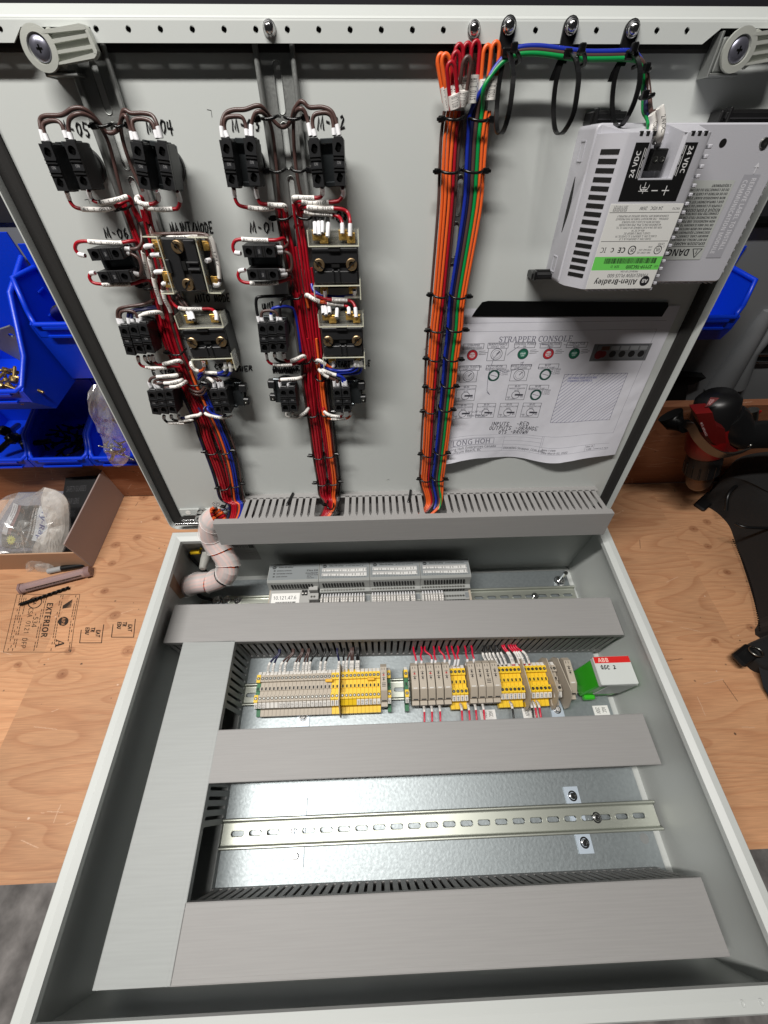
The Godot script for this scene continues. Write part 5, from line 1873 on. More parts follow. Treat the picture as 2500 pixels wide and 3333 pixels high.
func terminal_wires() -> void:
	# dropping from the far duct's slots into the left row
	var up := [[400, 455, "navy"], [438, 462, "navy"], [495, 565, "brown"], [530, 575, "brown"], [606, 640, "brown"], [632, 650, "brown"], [672, 690, "brown"], [697, 702, "brown"], [722, 760, "black_wire"], [806, 830, "black_wire"], [842, 880, "black_wire"], [950, 930, "navy"], [985, 985, "black_wire"], [1012, 1040, "brown"], [1045, 1048, "brown"], [1060, 1060, "brown"], [1090, 1095, "black_wire"], [1105, 1105, "black_wire"]]
	for i in up.size():
		var e: Array = up[i]
		var a := fpx(e[0], 0)
		var b := fpx(e[1], 1)
		plain_wire("terminal_wire", "%s wire from the left dropping onto the left terminal row, %s core" % [ORD[i], {"navy": "dark blue", "brown": "brown", "black_wire": "black"}[e[2]]], "wires between the far duct and the left terminal row", [v(a, -113, 213), v(a, -108, 207), v(a + 0.5, -110, 198), v(lerpf(a, b, 0.5), -106, 190), v(b, -104, 183), v(b, -104, 176)], 0.0017, mats[e[2]], [[0.0, 0.45, ["NEUT", "3171", "6101", "7121", "6212", "I114"][i % 6]]])
	var reds := [[188, 190], [222, 240], [285, 262], [308, 318], [365, 352], [395, 400], [430, 432], [450, 470], [505, 515], [545, 556]]
	for i in reds.size():
		var a := ox(reds[i][0])
		var b := ox(reds[i][1] - 4)
		plain_wire("fuse_feed_wire", "%s crimson wire from the left dropping onto the right terminal row" % ORD[i], "crimson wires dropping onto the right terminal row", [v(a, -106, 212), v(a + 2, -100, 204), v(a + 1, -100, 196), v(b, -101, 188), v(b, -104, 180)], 0.0016, mats.pink, [[0.0, 0.3]])
	var wh := [[617, 630], [640, 640], [660, 668], [683, 672], [710, 705], [735, 712], [775, 750], [785, 762], [820, 790], [835, 805], [850, 820], [880, 835]]
	for i in wh.size():
		var a := ox(wh[i][0])
		var b := ox(wh[i][1])
		plain_wire("sleeved_wire", "%s white sleeved wire from the left behind the long yellow groups" % ORD[i], "sleeved wires dropping onto the yellow terminals", [v(a + 5, -108, 214), v(a + 3, -104, 206), v(a, -104, 196), v(b, -103, 186), v(b, -104, 176)], 0.0016, mats.black_wire if i < 6 else mats.pink, [[0.05, 0.55, "COM-DC" if i < 6 else "+24-84"]])
	# leaving the right row towards the middle duct
	var dn := [[265, "pink", "+24-88"], [312, "pink", "+24-88"], [362, "pink", "+24-88"], [495, "pink", "+24-86"], [540, "pink", "+24-85B"], [582, "pink", "+24-85A"], [630, "pink", "+24-85"], [808, "black_wire", "DC COM"], [930, "black_wire", "+24 VDC"], [950, "pink", "+24-84"], [975, "pink", "+24-84"]]
	for i in dn.size():
		var a := ox2(dn[i][0])
		plain_wire("feed_wire", "%s wire from the left leaving the right terminal row for the middle duct" % ORD[i], "wires between the right terminal row and the middle duct", [v(a, -131, 266), v(a, -124, 271), v(a - 0.5, -122, 280), v(a - 1.5, -123, 293), v(a - 2, -130, 306)], 0.0016, mats[dn[i][1]], [[0.04, 0.34, dn[i][2]]])
	# printed stickers on the panel
	for k in 3:
		var at: Vector3 = [v(151.7, -154.8, 281.5), v(223.3, -154.8, 281.5), v(343.4, -154.8, 281.8)][k]
		var r := place(100, 70, Color(0.9, 0.9, 0.89))
		text(atlas, "AGC", r.position.x + 14, r.position.y + 30, 24, Color(0.15, 0.15, 0.15))
		text(atlas, "250V", r.position.x + 14, r.position.y + 58, 24, Color(0.15, 0.15, 0.15))
		var s := Sh.new()
		s.box(at, v(26, 0.3, 18))
		s.t.fill(uvr(r).position + Vector2(0.0006, 0.0006))
		s.quad(at + v(-13, 0.2, -9), at + v(-13, 0.2, 9), at + v(13, 0.2, 9), at + v(13, 0.2, -9), uvr(r))
		single("rating_sticker", s, atlas_mat, "white fuse rating sticker on the panel, %s of three" % ["left", "middle", "right"][k], "sticker", I, at, "white fuse rating stickers on the panel")

func fpx(x: float, level: int) -> float:   # column on the left row's picture to millimetres along the rail
	return lerpf(-219.0, -33.0, (x - 370.0) / 875.0) if level == 0 else lerpf(-215.0, -33.0, (x - 370.0) / 875.0)

func ox(x: float) -> float:
	return 31.0 + (x - 185.0) * 0.2707

func ox2(x: float) -> float:
	return 27.0 + (x - 205.0) * 0.262

# ---------------------------------------------------------------- green interface relay
func relay() -> void:
	var o := thing("interface_relay", "green and white interface relay with red stripe at the right end", "relay", I, v(335, -147, 238))
	var s := Sh.new()
	s.box(v(338, -107, 239), v(58, 78, 40), 0.002)
	s.box(v(322, -140, 262), v(18, 12, 8), 0.002)
	obj("green_body", s, mat("relay_green", Color.GREEN, 0.3), o)
	s = Sh.new()
	s.box(v(336.5, -64, 239), v(57, 12, 42), 0.0014)
	s.box(v(345, -95, 259.6), v(44, 60, 1.2), 0.0004)
	obj("white_cap", s, mats.relay_white, o)
	var r := place(230, 170, Color(0.80, 0.82, 0.81))
	atlas.fill_rect(Rect2i(r.position, Vector2i(230, 40)), Color(0.82, 0.12, 0.10))
	text(atlas, "ABB", r.position.x + 24, r.position.y + 34, 36, Color(0.95, 0.8, 0.76), "Droid Sans*")
	hand(atlas, "QGC 2", r.position.x + 28, r.position.y + 78, 24, 4, Color(0.12, 0.12, 0.13), 4)
	s = Sh.new()
	s.quad(v(308.4, -57.9, 259.4), v(364.6, -57.9, 259.4), v(364.6, -57.9, 218.6), v(308.4, -57.9, 218.6), uvr(r))
	obj("printed_top", s, atlas_mat, o)

# ---------------------------------------------------------------- switch backs on the door
const OUT := Vector3(0, 0, 1)
func contact(o: Node3D, top: Vector3, bottom: Vector3, print_: String) -> void:
	var y := top - bottom
	y.z = 0
	y = y.normalized()
	var xf := Transform3D(Basis(y.cross(OUT), y, OUT), (top + bottom) * 0.5)
	xf.origin.z = 0.0
	xf = Transform3D(Basis(), -info[o][1]) * xf
	var L := 31.5
	var blk := piece("contact", func(s: Sh) -> void:
		s.box(v(0, 0, 14.5), v(9.9, L, 17), 0.0004)
		s.box(v(0, 0, 5), v(9.4, L - 6, 8), 0.0004)
		s.box(v(0, L / 2 - 1.2, 16.5), v(9.0, 4.2, 8), 0.0005)
		s.box(v(0, L / 2 + 0.4, 22), v(7.6, 2.6, 3.2), 0.0004)
		s.box(v(0, -L / 2 + 0.6, 13), v(8.6, 3.4, 9), 0.0004)
		s.m = Transform3D(Basis(Vector3(0, 1, 0), Vector3(-1, 0, 0), Vector3(0, 0, 1)), v(0, 0, 23.2))
		s.sheet(-L * 0.0005, L * 0.0005, -0.00495, 0.00495, 0, 0.0034, [[-0.0102, 0.0, 0.0, 0.0033], [0.0102, 0.0, 0.0, 0.0033]])
		s.m = Transform3D.IDENTITY
		for k in [-1, 1]:
			s.box(v(0, k * 5.2, 27), v(9.9, 0.7, 1.0))
			s.box(v(0, k * 2.9, 27), v(9.9, 0.6, 1.0)))
	var b := raw("contact_block", blk, mats.black_block, o, Vector3.ZERO)
	b.transform = xf
	var scr := piece("contact_screw", func(s: Sh) -> void:
		s.lathe([[0.0029, 0], [0.0029, 0.0012], [0.002, 0.0016], [0, 0.0016]], 14)
		s.box(v(0, 0, 1.7), v(4.4, 0.8, 0.3))
		s.box(v(0, 0, 1.7), v(0.8, 4.4, 0.3)))
	for k in [-1, 1]:
		raw("screw", scr, mats.dark_steel, b, v(0, k * 10.2, 23.3))
	raw("recess", piece("recess", func(s: Sh) -> void: s.box(v(0, 4.0, 26.7), v(7.4, 1.5, 0.25)); s.box(v(0, -4.0, 26.7), v(7.4, 1.5, 0.25))), mats.void, b, Vector3.ZERO)
	var key := "plate " + print_
	if not block_proto.has(key):
		var r := place(52, 40, Color(0.135, 0.14, 0.15))
		text(atlas, print_, r.position.x + 26, r.position.y + 27, 22 if print_.length() < 3 else 14, Color(0.62, 0.62, 0.62), "Droid Sans", true)
		block_proto[key] = uvr(r)
	var u: Rect2 = block_proto[key]
	raw("legend_plate", piece("m" + key, func(s: Sh) -> void: s.quad(v(-2.8, -2.4, 26.75), v(2.8, -2.4, 26.75), v(2.8, 2.4, 26.75), v(-2.8, 2.4, 26.75), u)), atlas_mat, b, Vector3.ZERO)

func switch_back(label: String, blocks: Array, prints: Array, shift := Vector3.ZERO, latch := false) -> Node3D:
	var c := Vector3.ZERO
	for b in blocks:
		c += (b[0] + b[1]) * 0.5 / blocks.size()
	c.z = -0.013
	var o := thing("switch_contacts", label, "switch", DOOR, c, "black contact blocks of the door switches")
	for i in blocks.size():
		contact(o, blocks[i][0], blocks[i][1], prints[i % prints.size()])
	var at := c + shift
	var y: Vector3 = (blocks[0][0] - blocks[0][1]) * Vector3(1, 1, 0)
	y = y.normalized()
	var xf := Transform3D(Basis(y.cross(OUT), y, OUT), at)
	var s := Sh.new()
	s.m = xf
	s.lathe([[0.0148, 0], [0.0148, 0.004], [0.0138, 0.005], [0.0138, 0.012], [0.0128, 0.0135], [0, 0.0135]], 28)
	obj("collar_nut", s, mats.black_block, o)
	s = Sh.new()
	s.m = xf
	s.box(v(0, 0, 15), v(29, 33, 4.5), 0.0008)
	s.box(v(0, 15, 18), v(12, 4, 8), 0.0006)
	s.box(v(0, -15, 18), v(10, 4, 8), 0.0006)
	for k in [-1, 1]:
		s.box(v(k * 13.5, 0, 16), v(2.5, 20, 7), 0.0005)
	obj("mounting_collar", s, mat("collar", Color(0.34, 0.36, 0.37), 0.3, 0.8), o)
	if latch:
		s = Sh.new()
		s.m = xf
		s.box(v(signf(shift.x) * 16, 10, 17), v(9, 10, 10), 0.001)
		s.box(v(signf(shift.x) * 17, -9, 16), v(8, 9, 8), 0.001)
		s.lathe([[0.0165, 0.006], [0.0165, 0.012], [0.012, 0.012]], 24)
		obj("latch_arm", s, mats.black_block, o)
		s = Sh.new()
		s.m = xf * Transform3D(Basis(), v(signf(shift.x) * 17, -9, 20))
		s.lathe([[0.0026, 0], [0.0026, 0.0012], [0.001, 0.0012], [0, 0]], 10)
		obj("latch_screw", s, mats.steel, o)
	return o

# lighted push-button or selector with clear terminal guards; `up` turns it in the door plane
func guarded_switch(label: String, c: Vector3, up: Vector3, four: bool) -> void:
	c.z = -0.013
	var o := thing("selector_switch", label, "switch", DOOR, c, "black switches with brass clamps and clear guards")
	up = up.normalized()
	var xf := Transform3D(Basis(up.cross(OUT), up, OUT), c)
	var s := Sh.new()
	s.m = xf
	s.box(v(0, 0, 12), v(44, 50, 24), 0.003)
	s.box(v(0, -1, 30), v(47, 36, 14), 0.001)
	s.box(v(0, 8, 38), v(46, 13, 4), 0.0006)
	s.box(v(0, -11, 38), v(44, 11, 3.4), 0.0006)
	s.box(v(0, 14, 40), v(12, 4, 5), 0.0006)
	s.box(v(-3, -10, 40), v(2, 12, 3), 0.0004)
	s.box(v(3, -10, 40), v(2, 12, 3), 0.0004)
	obj("body", s, mats.black_block, o)
	s = Sh.new()
	s.m = xf
	s.box(v(0, 0.3, 38.6), v(8, 5, 1.2))
	obj("recess", s, mats.void, o)
	for k in [-1, 1]:
		s = Sh.new()
		s.m = xf * Transform3D(Basis.from_euler(Vector3(0, 0, k * 0.7)), v(k * 16.5, 0.5, 37))
		s.lathe([[0.0056, 0], [0.0056, 0.0042], [0.005, 0.0048], [0.0028, 0.0048], [0.0026, 0.002], [0, 0.002]], 22)
		obj("ring_screw", s, mats.bronze, o)
		s = Sh.new()
		s.m = xf * Transform3D(Basis.from_euler(Vector3(0, 0, k * 0.7)), v(k * 16.5, 0.5, 37))
		s.box(v(0, 0, 4.9), v(11.4, 1.1, 0.4))
		obj("ring_slot", s, mats.void, o)
	var tops := [[-17.5, 24, 33], [-10, 22, 37], [9, 24, 33], [17, 22, 37]] if four else [[-15, 23, 35], [13, 23, 35]]
	for t in tops + [[-15, -25, 32], [16, -25, 32]]:
		s = Sh.new()
		s.m = xf
		s.box(v(t[0], t[1], t[2] - 3), v(8.2, 8.4, 1.4), 0.0003)
		s.box(v(t[0], t[1] + 3.9, t[2] - 5), v(8.2, 1.0, 5), 0.0002)
		var b := obj("clamp", s, mats.brass, o)
		s = Sh.new()
		s.m = xf * Transform3D(Basis(), v(t[0], t[1], t[2] - 2.3))
		s.lathe([[0.0029, 0], [0.0027, 0.0013], [0.0017, 0.0016], [0, 0.0016]], 14)
		s.box(v(0, 0, 1.65), v(4.2, 0.7, 0.2))
		s.box(v(0, 0, 1.65), v(0.7, 4.2, 0.2))
		obj("clamp_screw", s, mats.brass, b)
	# guards: folded clear plastic above and below
	s = Sh.new()
	s.m = xf
	s.box(v(0, 16.6, 36), v(49, 1, 14))
	s.box(v(-24.6, 23, 34), v(1, 14, 18))
	s.box(v(24.6, 23, 34), v(1, 14, 18))
	s.box(v(0, 23, 26.5), v(48, 12, 1))
	obj("upper_guard", s, mats.clear, o)
	s = Sh.new()
	s.m = xf
	s.box(v(0, -18.8, 34), v(49, 1, 12))
	s.box(v(-24.6, -25, 32), v(1, 13, 14))
	s.box(v(24.6, -22, 34), v(1, 20, 17))
	s.box(v(16, -31, 32), v(18, 1, 12))
	obj("lower_guard", s, mats.clear, o)
	for e in [[0, 16.6, 43.2, 49, 1.1], [0, -18.8, 40.2, 49, 1.1], [-24.6, 23, 43.2, 1.1, 14], [24.6, 23, 43.2, 1.1, 14], [-24.6, -25, 39.2, 1.1, 13], [24.6, -22, 42.7, 1.1, 20]]:
		s = Sh.new()
		s.m = xf
		s.box(v(e[0], e[1], e[2]), v(e[3], e[4], 1.0), 0.0003)
		obj("guard_edge", s, mats.clear_edge, o)

func switches() -> void:
	var w := 27
	switch_back("contact pair marked M-05, leftmost of the top row on the door", [[v(-303.2, 491.7, 27.0), v(-303.9, 461.3, 27.0)], [v(-282.0, 491.8, 27.0), v(-282.7, 463.5, 27.0)]], ["ON"])
	switch_back("contact pair marked M-04, second from left in the door's top row", [[v(-225.5, 492.7, 27.0), v(-230.0, 461.6, 27.0)], [v(-204.9, 492.6, 27.0), v(-208.3, 461.0, 27.0)]], ["ON"])
	switch_back("contact pair marked M-03, third from left in the door's top row", [[v(-149.5, 493.7, 27.0), v(-150.5, 462.9, 27.0)], [v(-128.7, 494.0, 27.0), v(-130.4, 465.0, 27.0)]], ["ON"])
	switch_back("contact pair marked M-02, rightmost of the door's top row", [[v(-73.6, 493.5, 27.0), v(-72.4, 462.7, 27.0)], [v(-52.3, 493.8, 27.0), v(-52.7, 464.2, 27.0)]], ["ON"])
	switch_back("contact pair lying sideways, marked M-06, with red wire loops", [[v(-271.5, 412.7, 27.0), v(-307.0, 411.3, 27.0)], [v(-272.7, 392.7, 27.0), v(-305.6, 391.9, 27.0)]], ["ON"])
	switch_back("contact pair lying sideways, marked M-01, with red wire loops", [[v(-121.6, 412.9, 27.0), v(-153.6, 413.0, 27.0)], [v(-122.1, 392.5, 27.0), v(-153.8, 392.6, 27.0)]], ["ON"])
	switch_back("triple contact block with 24VDC sleeve, left of AUTO MODE", [[v(-301.9, 343.7, 27.0), v(-306.1, 313.8, 27.0)], [v(-291.1, 344.6, 27.0), v(-294.0, 315.5, 27.0)], [v(-280.4, 345.4, 27.0), v(-283.1, 316.6, 27.0)]], ["ON", "24V", "ON"])
	switch_back("triple contact block in the second column under M-01", [[v(-149.0, 344.4, 27.0), v(-151.8, 313.7, 27.0)], [v(-138.8, 344.8, 27.0), v(-141.3, 314.4, 27.0)], [v(-128.6, 345.2, 27.0), v(-131.2, 314.5, 27.0)]], ["ON", "24V", "ON"])
	switch_back("triple contact block under the words E STOP", [[v(-300.9, 268.1, 27.0), v(-306.2, 237.7, 27.0)], [v(-290.5, 268.7, 27.0), v(-295.7, 238.3, 27.0)], [v(-280.0, 269.2, 27.0), v(-284.6, 238.8, 27.0)]], ["ON", "24V", "ON"])
	switch_back("contact pair with open latch under the word POWER", [[v(-224.8, 266.5, 27.0), v(-226.4, 238.1, 27.0)], [v(-214.6, 267.2, 27.0), v(-215.8, 238.8, 27.0)]], ["ON", "24V"], v(9, 0, 0), true)
	switch_back("contact pair under the scribbled-out words, latch at its left", [[v(-138.9, 268.6, 27.0), v(-140.6, 237.6, 27.0)], [v(-129.0, 268.9, 27.0), v(-130.0, 238.0, 27.0)]], ["24V", "ON"], v(-7, 2, 0), true)
	switch_back("contact pair under the words START CYCLE, latch at its right", [[v(-72.1, 265.7, 27.0), v(-71.7, 237.2, 27.0)], [v(-61.4, 266.1, 27.0), v(-60.4, 237.5, 27.0)]], ["ON", "24V"], v(9, 0, 0), true)
	guarded_switch("selector marked MAINT/MODE with its clear guards turned sideways", v(-216.1, 401.2, 25.0), Vector3(-1, 0.02, 0), true)
	guarded_switch("selector marked AUTO MODE with clear guards and two bronze rings", v(-215.1, 326.1, 25.0), Vector3(-0.02, 1, 0), false)
	guarded_switch("upper push-button switch marked M-08 with four brass clamps on top", v(-62.4, 400.6, 25.0), Vector3(0, 1, 0), true)
	guarded_switch("lower push-button switch of two above the words START CYCLE", v(-60.6, 325.2, 25.0), Vector3(0, 1, 0), true)
	var words := [["M-05", v(-305.1, 498.2, -12.8), v(-281.0, 498.1, -12.8), 9.5], ["M-04", v(-228.3, 499.3, -12.8), v(-204.8, 499.3, -12.8), 9.5], ["M-03", v(-150.6, 500.7, -12.8), v(-126.0, 500.6, -12.8), 9], ["M-02", v(-72.1, 501.4, -12.8), v(-47.4, 502.2, -12.8), 9.5], ["M-06", v(-303.2, 420.5, -12.8), v(-279.9, 419.9, -12.8), 9], ["MAINT/MODE", v(-234.0, 424.3, -12.8), v(-189.9, 424.2, -12.8), 9], ["M-01", v(-151.8, 424.0, -12.8), v(-127.4, 423.8, -12.8), 9.5], ["M-08", v(-74.7, 432.0, -12.8), v(-49.6, 432.1, -12.8), 9.5], ["AUTO MODE", v(-230.7, 358.1, -12.8), v(-189.8, 358.1, -12.8), 8], ["E STOP", v(-312.4, 273.4, -12.8), v(-283.5, 273.4, -12.8), 6.5], ["CONTROL", v(-230.2, 279.5, -12.8), v(-196.9, 281.8, -12.8), 6.5], ["POWER", v(-211.6, 274.8, -12.8), v(-183.0, 277.1, -12.8), 6.5], ["START CYCLE", v(-76.2, 279.0, -12.8), v(-29.2, 280.2, -12.8), 7], ["UNIT", v(-154.7, 349.5, -12.8), v(-141.0, 351.7, -12.8), 6], ["RESET", v(-156.8, 273.0, -12.8), v(-122.2, 272.4, -12.8), 9]]
	for i in words.size():
		var e: Array = words[i]
		var q := strokes(e[0], 20 + i)
		var wide := 0.0
		for l in q:
			for p in l:
				wide = maxf(wide, p.x)
		var s := Sh.new()
		var ax: Vector3 = e[2] - e[1]
		for l in q:
			var pts := []
			for p in l:
				pts.append(e[1] + ax * (p.x / wide) + v(0, p.y * e[3], 0))
			if pts.size() > 1:
				s.tube(pts, 0.0008, 5)
		if e[0] == "RESET":
			var pts := []
			for k in 40:
				pts.append(e[1] + ax * (k / 39.0) + v(0, 4 + 4 * sin(k * 2.1), 0.2))
			s.tube(pts, 0.0008, 5)
		obj("handwriting", s, mat("marker_ink", Color(0.03, 0.03, 0.045), 0.5), door_node)

# ---------------------------------------------------------------- wiring on the door
var wire_no := {}
func dw(colour: String, where: String, pts: Array, sleeves: Array, r := 1.65) -> void:
	plain_wire("door_wire", where, "short wires between the door switches and the bundles", pts, r * 0.001, mats[colour], sleeves, DOOR, OUT)

func tie(a: Vector3, b: Vector3, lift: float, head_right: bool, label: String) -> void:
	var o := thing("cable_tie", label, "cable tie", DOOR, (a + b) * 0.5, "black cable ties round the door's wire bundles")
	var d := (b - a).normalized()
	var s := Sh.new()
	var pts := [a + v(0, 0, -8), a + v(0, 0, lift * 0.45), a.lerp(b, 0.2) + v(0, -1, lift), a.lerp(b, 0.55) + v(0, -1.6, lift + 0.8), a.lerp(b, 0.85) + v(0, -1, lift), b + v(0, 0, lift * 0.4), b + v(0, 0, -8)]
	s.tube(smooth(pts, 4), 0.0012, 7)
	obj("strap", s, mats.tie, o)
	s = Sh.new()
	var h: Vector3 = (b + d * 0.0035) if head_right else (a - d * 0.0035)
	s.m = Transform3D(Basis(d, Vector3(-d.y, d.x, 0), OUT), h + v(0, 0, lift * 0.4))
	s.box(Vector3.ZERO, v(6, 4.6, 4.4), 0.0007)
	s.box(v(2.5 if head_right else -2.5, 0, 2), v(4, 2.4, 1.2), 0.0003)
	obj("head", s, mats.tie, o)

# a bundle: a middle line, and lanes of [colour, offset across in mm, height, start fraction]
func bundle(middle: Array, lanes: Array, where: String, tail: Array) -> void:
	var r := RandomNumberGenerator.new()
	r.seed = where.hash()
	for i in lanes.size():
		var e: Array = lanes[i]
		var pts := []
		for k in middle.size():
			if float(k) / (middle.size() - 1) < e[3]:
				continue
			var m: Vector3 = middle[k]
			pts.append(m + v(e[1] + r.randf_range(-0.3, 0.3), 0, e[2] + r.randf_range(-0.7, 0.7)))
		for t in tail:
			pts.append(t + v(e[1] * 0.8, e[1] * 0.1, e[2] * 0.6))
		plain_wire("bundle_wire", "%s wire, %s from the left in the %s" % [e[0].replace("_wire", "").replace("navy", "dark blue"), ["first", "second", "third", "fourth", "fifth", "sixth", "seventh", "eighth", "ninth", "tenth"][i], where], "wires running down the door in the " + where, pts, 0.00152, mats[e[0]], [], DOOR, OUT)

func door_wiring() -> void:
	# left rail
	var mid1 := [v(-262.4, 452.9, 0.0), v(-262.1, 438.6, 0.0), v(-262.3, 422.0, 0.0), v(-261.1, 406.1, 0.0), v(-262.0, 386.0, 0.0), v(-266.3, 363.0, 0.0), v(-269.7, 336.5, 0.0), v(-270.3, 307.7, 0.0), v(-268.1, 284.9, 0.0), v(-267.6, 258.5, 0.0)]
	mid1.append_array([v(-263.0, 211.6, 0.0), v(-264.3, 193.0, 0.0), v(-264.2, 167.3, 0.0), v(-263.5, 135.0, 0.0), v(-264.5, 103.8, 0.0), v(-267.3, 72.3, 0.0)])
	bundle(mid1, [["navy", -11.5, 0, 0.6], ["black_wire", -8.6, 1, 0.6], ["red", -5, 1.5, 0.0], ["red", -1.6, 2, 0.0], ["red", 1.8, 2, 0.1], ["red", 5.2, 1.6, 0.25], ["red", 0.0, 5, 0.25], ["red", 3.5, 5, 0.4]], "left strand of the left bundle", [v(-256, 66, 6), v(-257, 54, 12), v(-262, 44, 20), v(-271, 38, 26)])
	var mid2 := [v(-245.5, 445.1, 0.0), v(-247.0, 433.1, 0.0), v(-247.7, 420.5, 0.0), v(-249.0, 405.9, 0.0), v(-251.3, 385.9, 0.0), v(-254.3, 362.9, 0.0), v(-257.2, 336.3, 0.0), v(-258.3, 307.5, 0.0), v(-256.8, 284.7, 0.0), v(-254.7, 258.2, 0.0)]
	mid2.append_array([v(-248.8, 211.3, 0.0), v(-247.2, 192.6, 0.0), v(-246.0, 166.8, 0.0), v(-247.3, 134.5, 0.0), v(-251.2, 103.4, 0.0), v(-255.7, 72.0, 0.0)])
	bundle(mid2, [["red", -5, 1, 0.0], ["brown", -1.7, 1.4, 0.0], ["red", 1.6, 1.4, 0.0], ["orange", 2.2, 4.6, 0.5], ["blue", 5.0, 2.4, 0.55], ["blue", 8.3, 2, 0.6], ["black_wire", 11.6, 1, 0.6], ["brown", 14.8, 0, 0.6]], "right strand of the left bundle", [v(-249, 66, 6), v(-251, 54, 13), v(-258, 44, 22), v(-271, 37, 28)])
	# middle rail
	var mid3 := [v(-110.0, 446.6, 0.0), v(-109.7, 433.0, 0.0), v(-108.3, 413.1, 0.0), v(-107.8, 394.3, 0.0), v(-107.8, 370.4, 0.0), v(-107.4, 347.4, 0.0), v(-106.5, 321.3, 0.0), v(-105.6, 298.0, 0.0)]
	mid3.append_array([v(-108.2, 266.4, 0.0), v(-108.5, 243.4, 0.0), v(-108.8, 218.9, 0.0), v(-108.4, 190.2, 0.0), v(-108.8, 156.7, 0.0), v(-108.5, 126.4, 0.0), v(-108.1, 101.9, 0.0), v(-108.9, 76.0, 0.0)])
	bundle(mid3, [["brown", -9.6, -0.6, 0.0], ["red", -6.2, 0.6, 0.0], ["red", -2.8, 1.4, 0.0], ["red", 0.6, 1.4, 0.0], ["red", 4.0, 0.8, 0.1], ["red", -1.0, 4.4, 0.25], ["red", 2.4, 4.4, 0.35]], "left strand of the middle bundle", [v(-103, 66, 6), v(-106, 54, 14), v(-118, 44, 24), v(-150, 50, 30), v(-210, 48, 34), v(-268, 42, 30)])
	var mid4 := [v(-95.0, 448.5, 0.0), v(-94.6, 432.9, 0.0), v(-94.0, 413.0, 0.0), v(-93.8, 394.1, 0.0), v(-93.3, 370.2, 0.0), v(-93.2, 347.3, 0.0), v(-93.2, 321.1, 0.0), v(-93.5, 297.8, 0.0)]
	mid4.append_array([v(-94.3, 266.2, 0.0), v(-94.8, 243.1, 0.0), v(-94.1, 218.5, 0.0), v(-93.2, 189.8, 0.0), v(-93.0, 156.3, 0.0), v(-92.2, 125.9, 0.0), v(-92.5, 101.4, 0.0), v(-96.1, 75.6, 0.0)])
	bundle(mid4, [["red", -6.5, 0.6, 0.0], ["red", -3.1, 1.2, 0.0], ["red", 0.3, 1.2, 0.0], ["orange", 0.0, 4.4, 0.4], ["orange", 3.2, 4.2, 0.5], ["red", 3.8, 1.0, 0.2], ["brown", 7.2, 0.4, 0.3], ["black_wire", 10.4, 0, 0.45]], "right strand of the middle bundle", [v(-95, 66, 8), v(-100, 54, 16), v(-116, 46, 30), v(-150, 52, 36), v(-210, 50, 38), v(-268, 44, 34)])
	# right rail
	var mid5 := [v(52.0, 512.9, 0.0), v(50.9, 495.7, 0.0), v(51.5, 470.8, 0.0), v(52.6, 440.0, 0.0)]
	mid5.append_array([v(51.8, 361.6, 0.0), v(51.1, 329.3, 0.0), v(50.8, 293.8, 0.0), v(51.1, 260.8, 0.0), v(51.5, 222.4, 0.0), v(52.3, 180.0, 0.0), v(53.4, 132.9, 0.0), v(54.3, 98.6, 0.0)])
	bundle(mid5, [["brown", -9.6, 0, 0.0], ["orange", -6.2, 1.2, 0.0], ["orange", -2.8, 1.4, 0.0], ["orange", 0.6, 1.4, 0.0], ["red", 4.0, 1.2, 0.0], ["brown", 7.3, 0, 0.0]], "left strand of the right bundle", [v(62, 66, 6), v(58, 54, 14), v(40, 44, 24), v(6, 40, 28), v(-90, 36, 30), v(-266, 34, 34)])
	var mid6 := [v(74.9, 512.9, 0.0), v(74.6, 495.6, 0.0), v(76.3, 470.7, 0.0), v(77.6, 439.8, 0.0)]
	mid6.append_array([v(72.7, 361.3, 0.0), v(73.6, 329.0, 0.0), v(73.0, 293.5, 0.0), v(73.8, 260.3, 0.0), v(73.8, 221.9, 0.0), v(74.0, 179.4, 0.0), v(73.8, 132.3, 0.0), v(73.8, 98.0, 0.0)])
	bundle(mid6, [["orange", 4.6, 1.4, 0.0], ["orange", 8.0, 1.2, 0.0]], "right strand of the right bundle", [v(75, 66, 8), v(68, 54, 18), v(44, 44, 30), v(6, 40, 32), v(-90, 38, 36), v(-266, 38, 38)])
	# blue, brown and green run on past the top to the operator panel
	var run := [["blue", -8.6, 0.6, 2.5], ["navy", -5.6, -0.6, 0.5], ["brown", -2.4, 0.8, 0], ["green", 1.2, 1.4, -2.5]]
	for i in run.size():
		var e: Array = run[i]
		var pts := []
		for q in [v(75, 54, 18), v(79, 66, 8)]:
			pts.append(q + v(e[1] * 0.8, 0, e[2]))
		var down := mid6.duplicate()
		down.reverse()
		for q in down:
			pts.append(q + v(e[1], 0, e[2]))
		for q in [v(74.6, 527.7, 8.0), v(80.6, 536.2, 8.0), v(88.6, 543.1, 8.0), v(98.0, 546.7, 8.0), v(114.4, 547.5, 8.0), v(137.1, 545.8, 8.0), v(154.2, 544.6, 8.0), v(172.9, 544.6, 8.0), v(191.6, 544.7, 8.0)]:
			pts.append(q + v(e[3] * 0.4, e[3] * 0.8, e[2]))
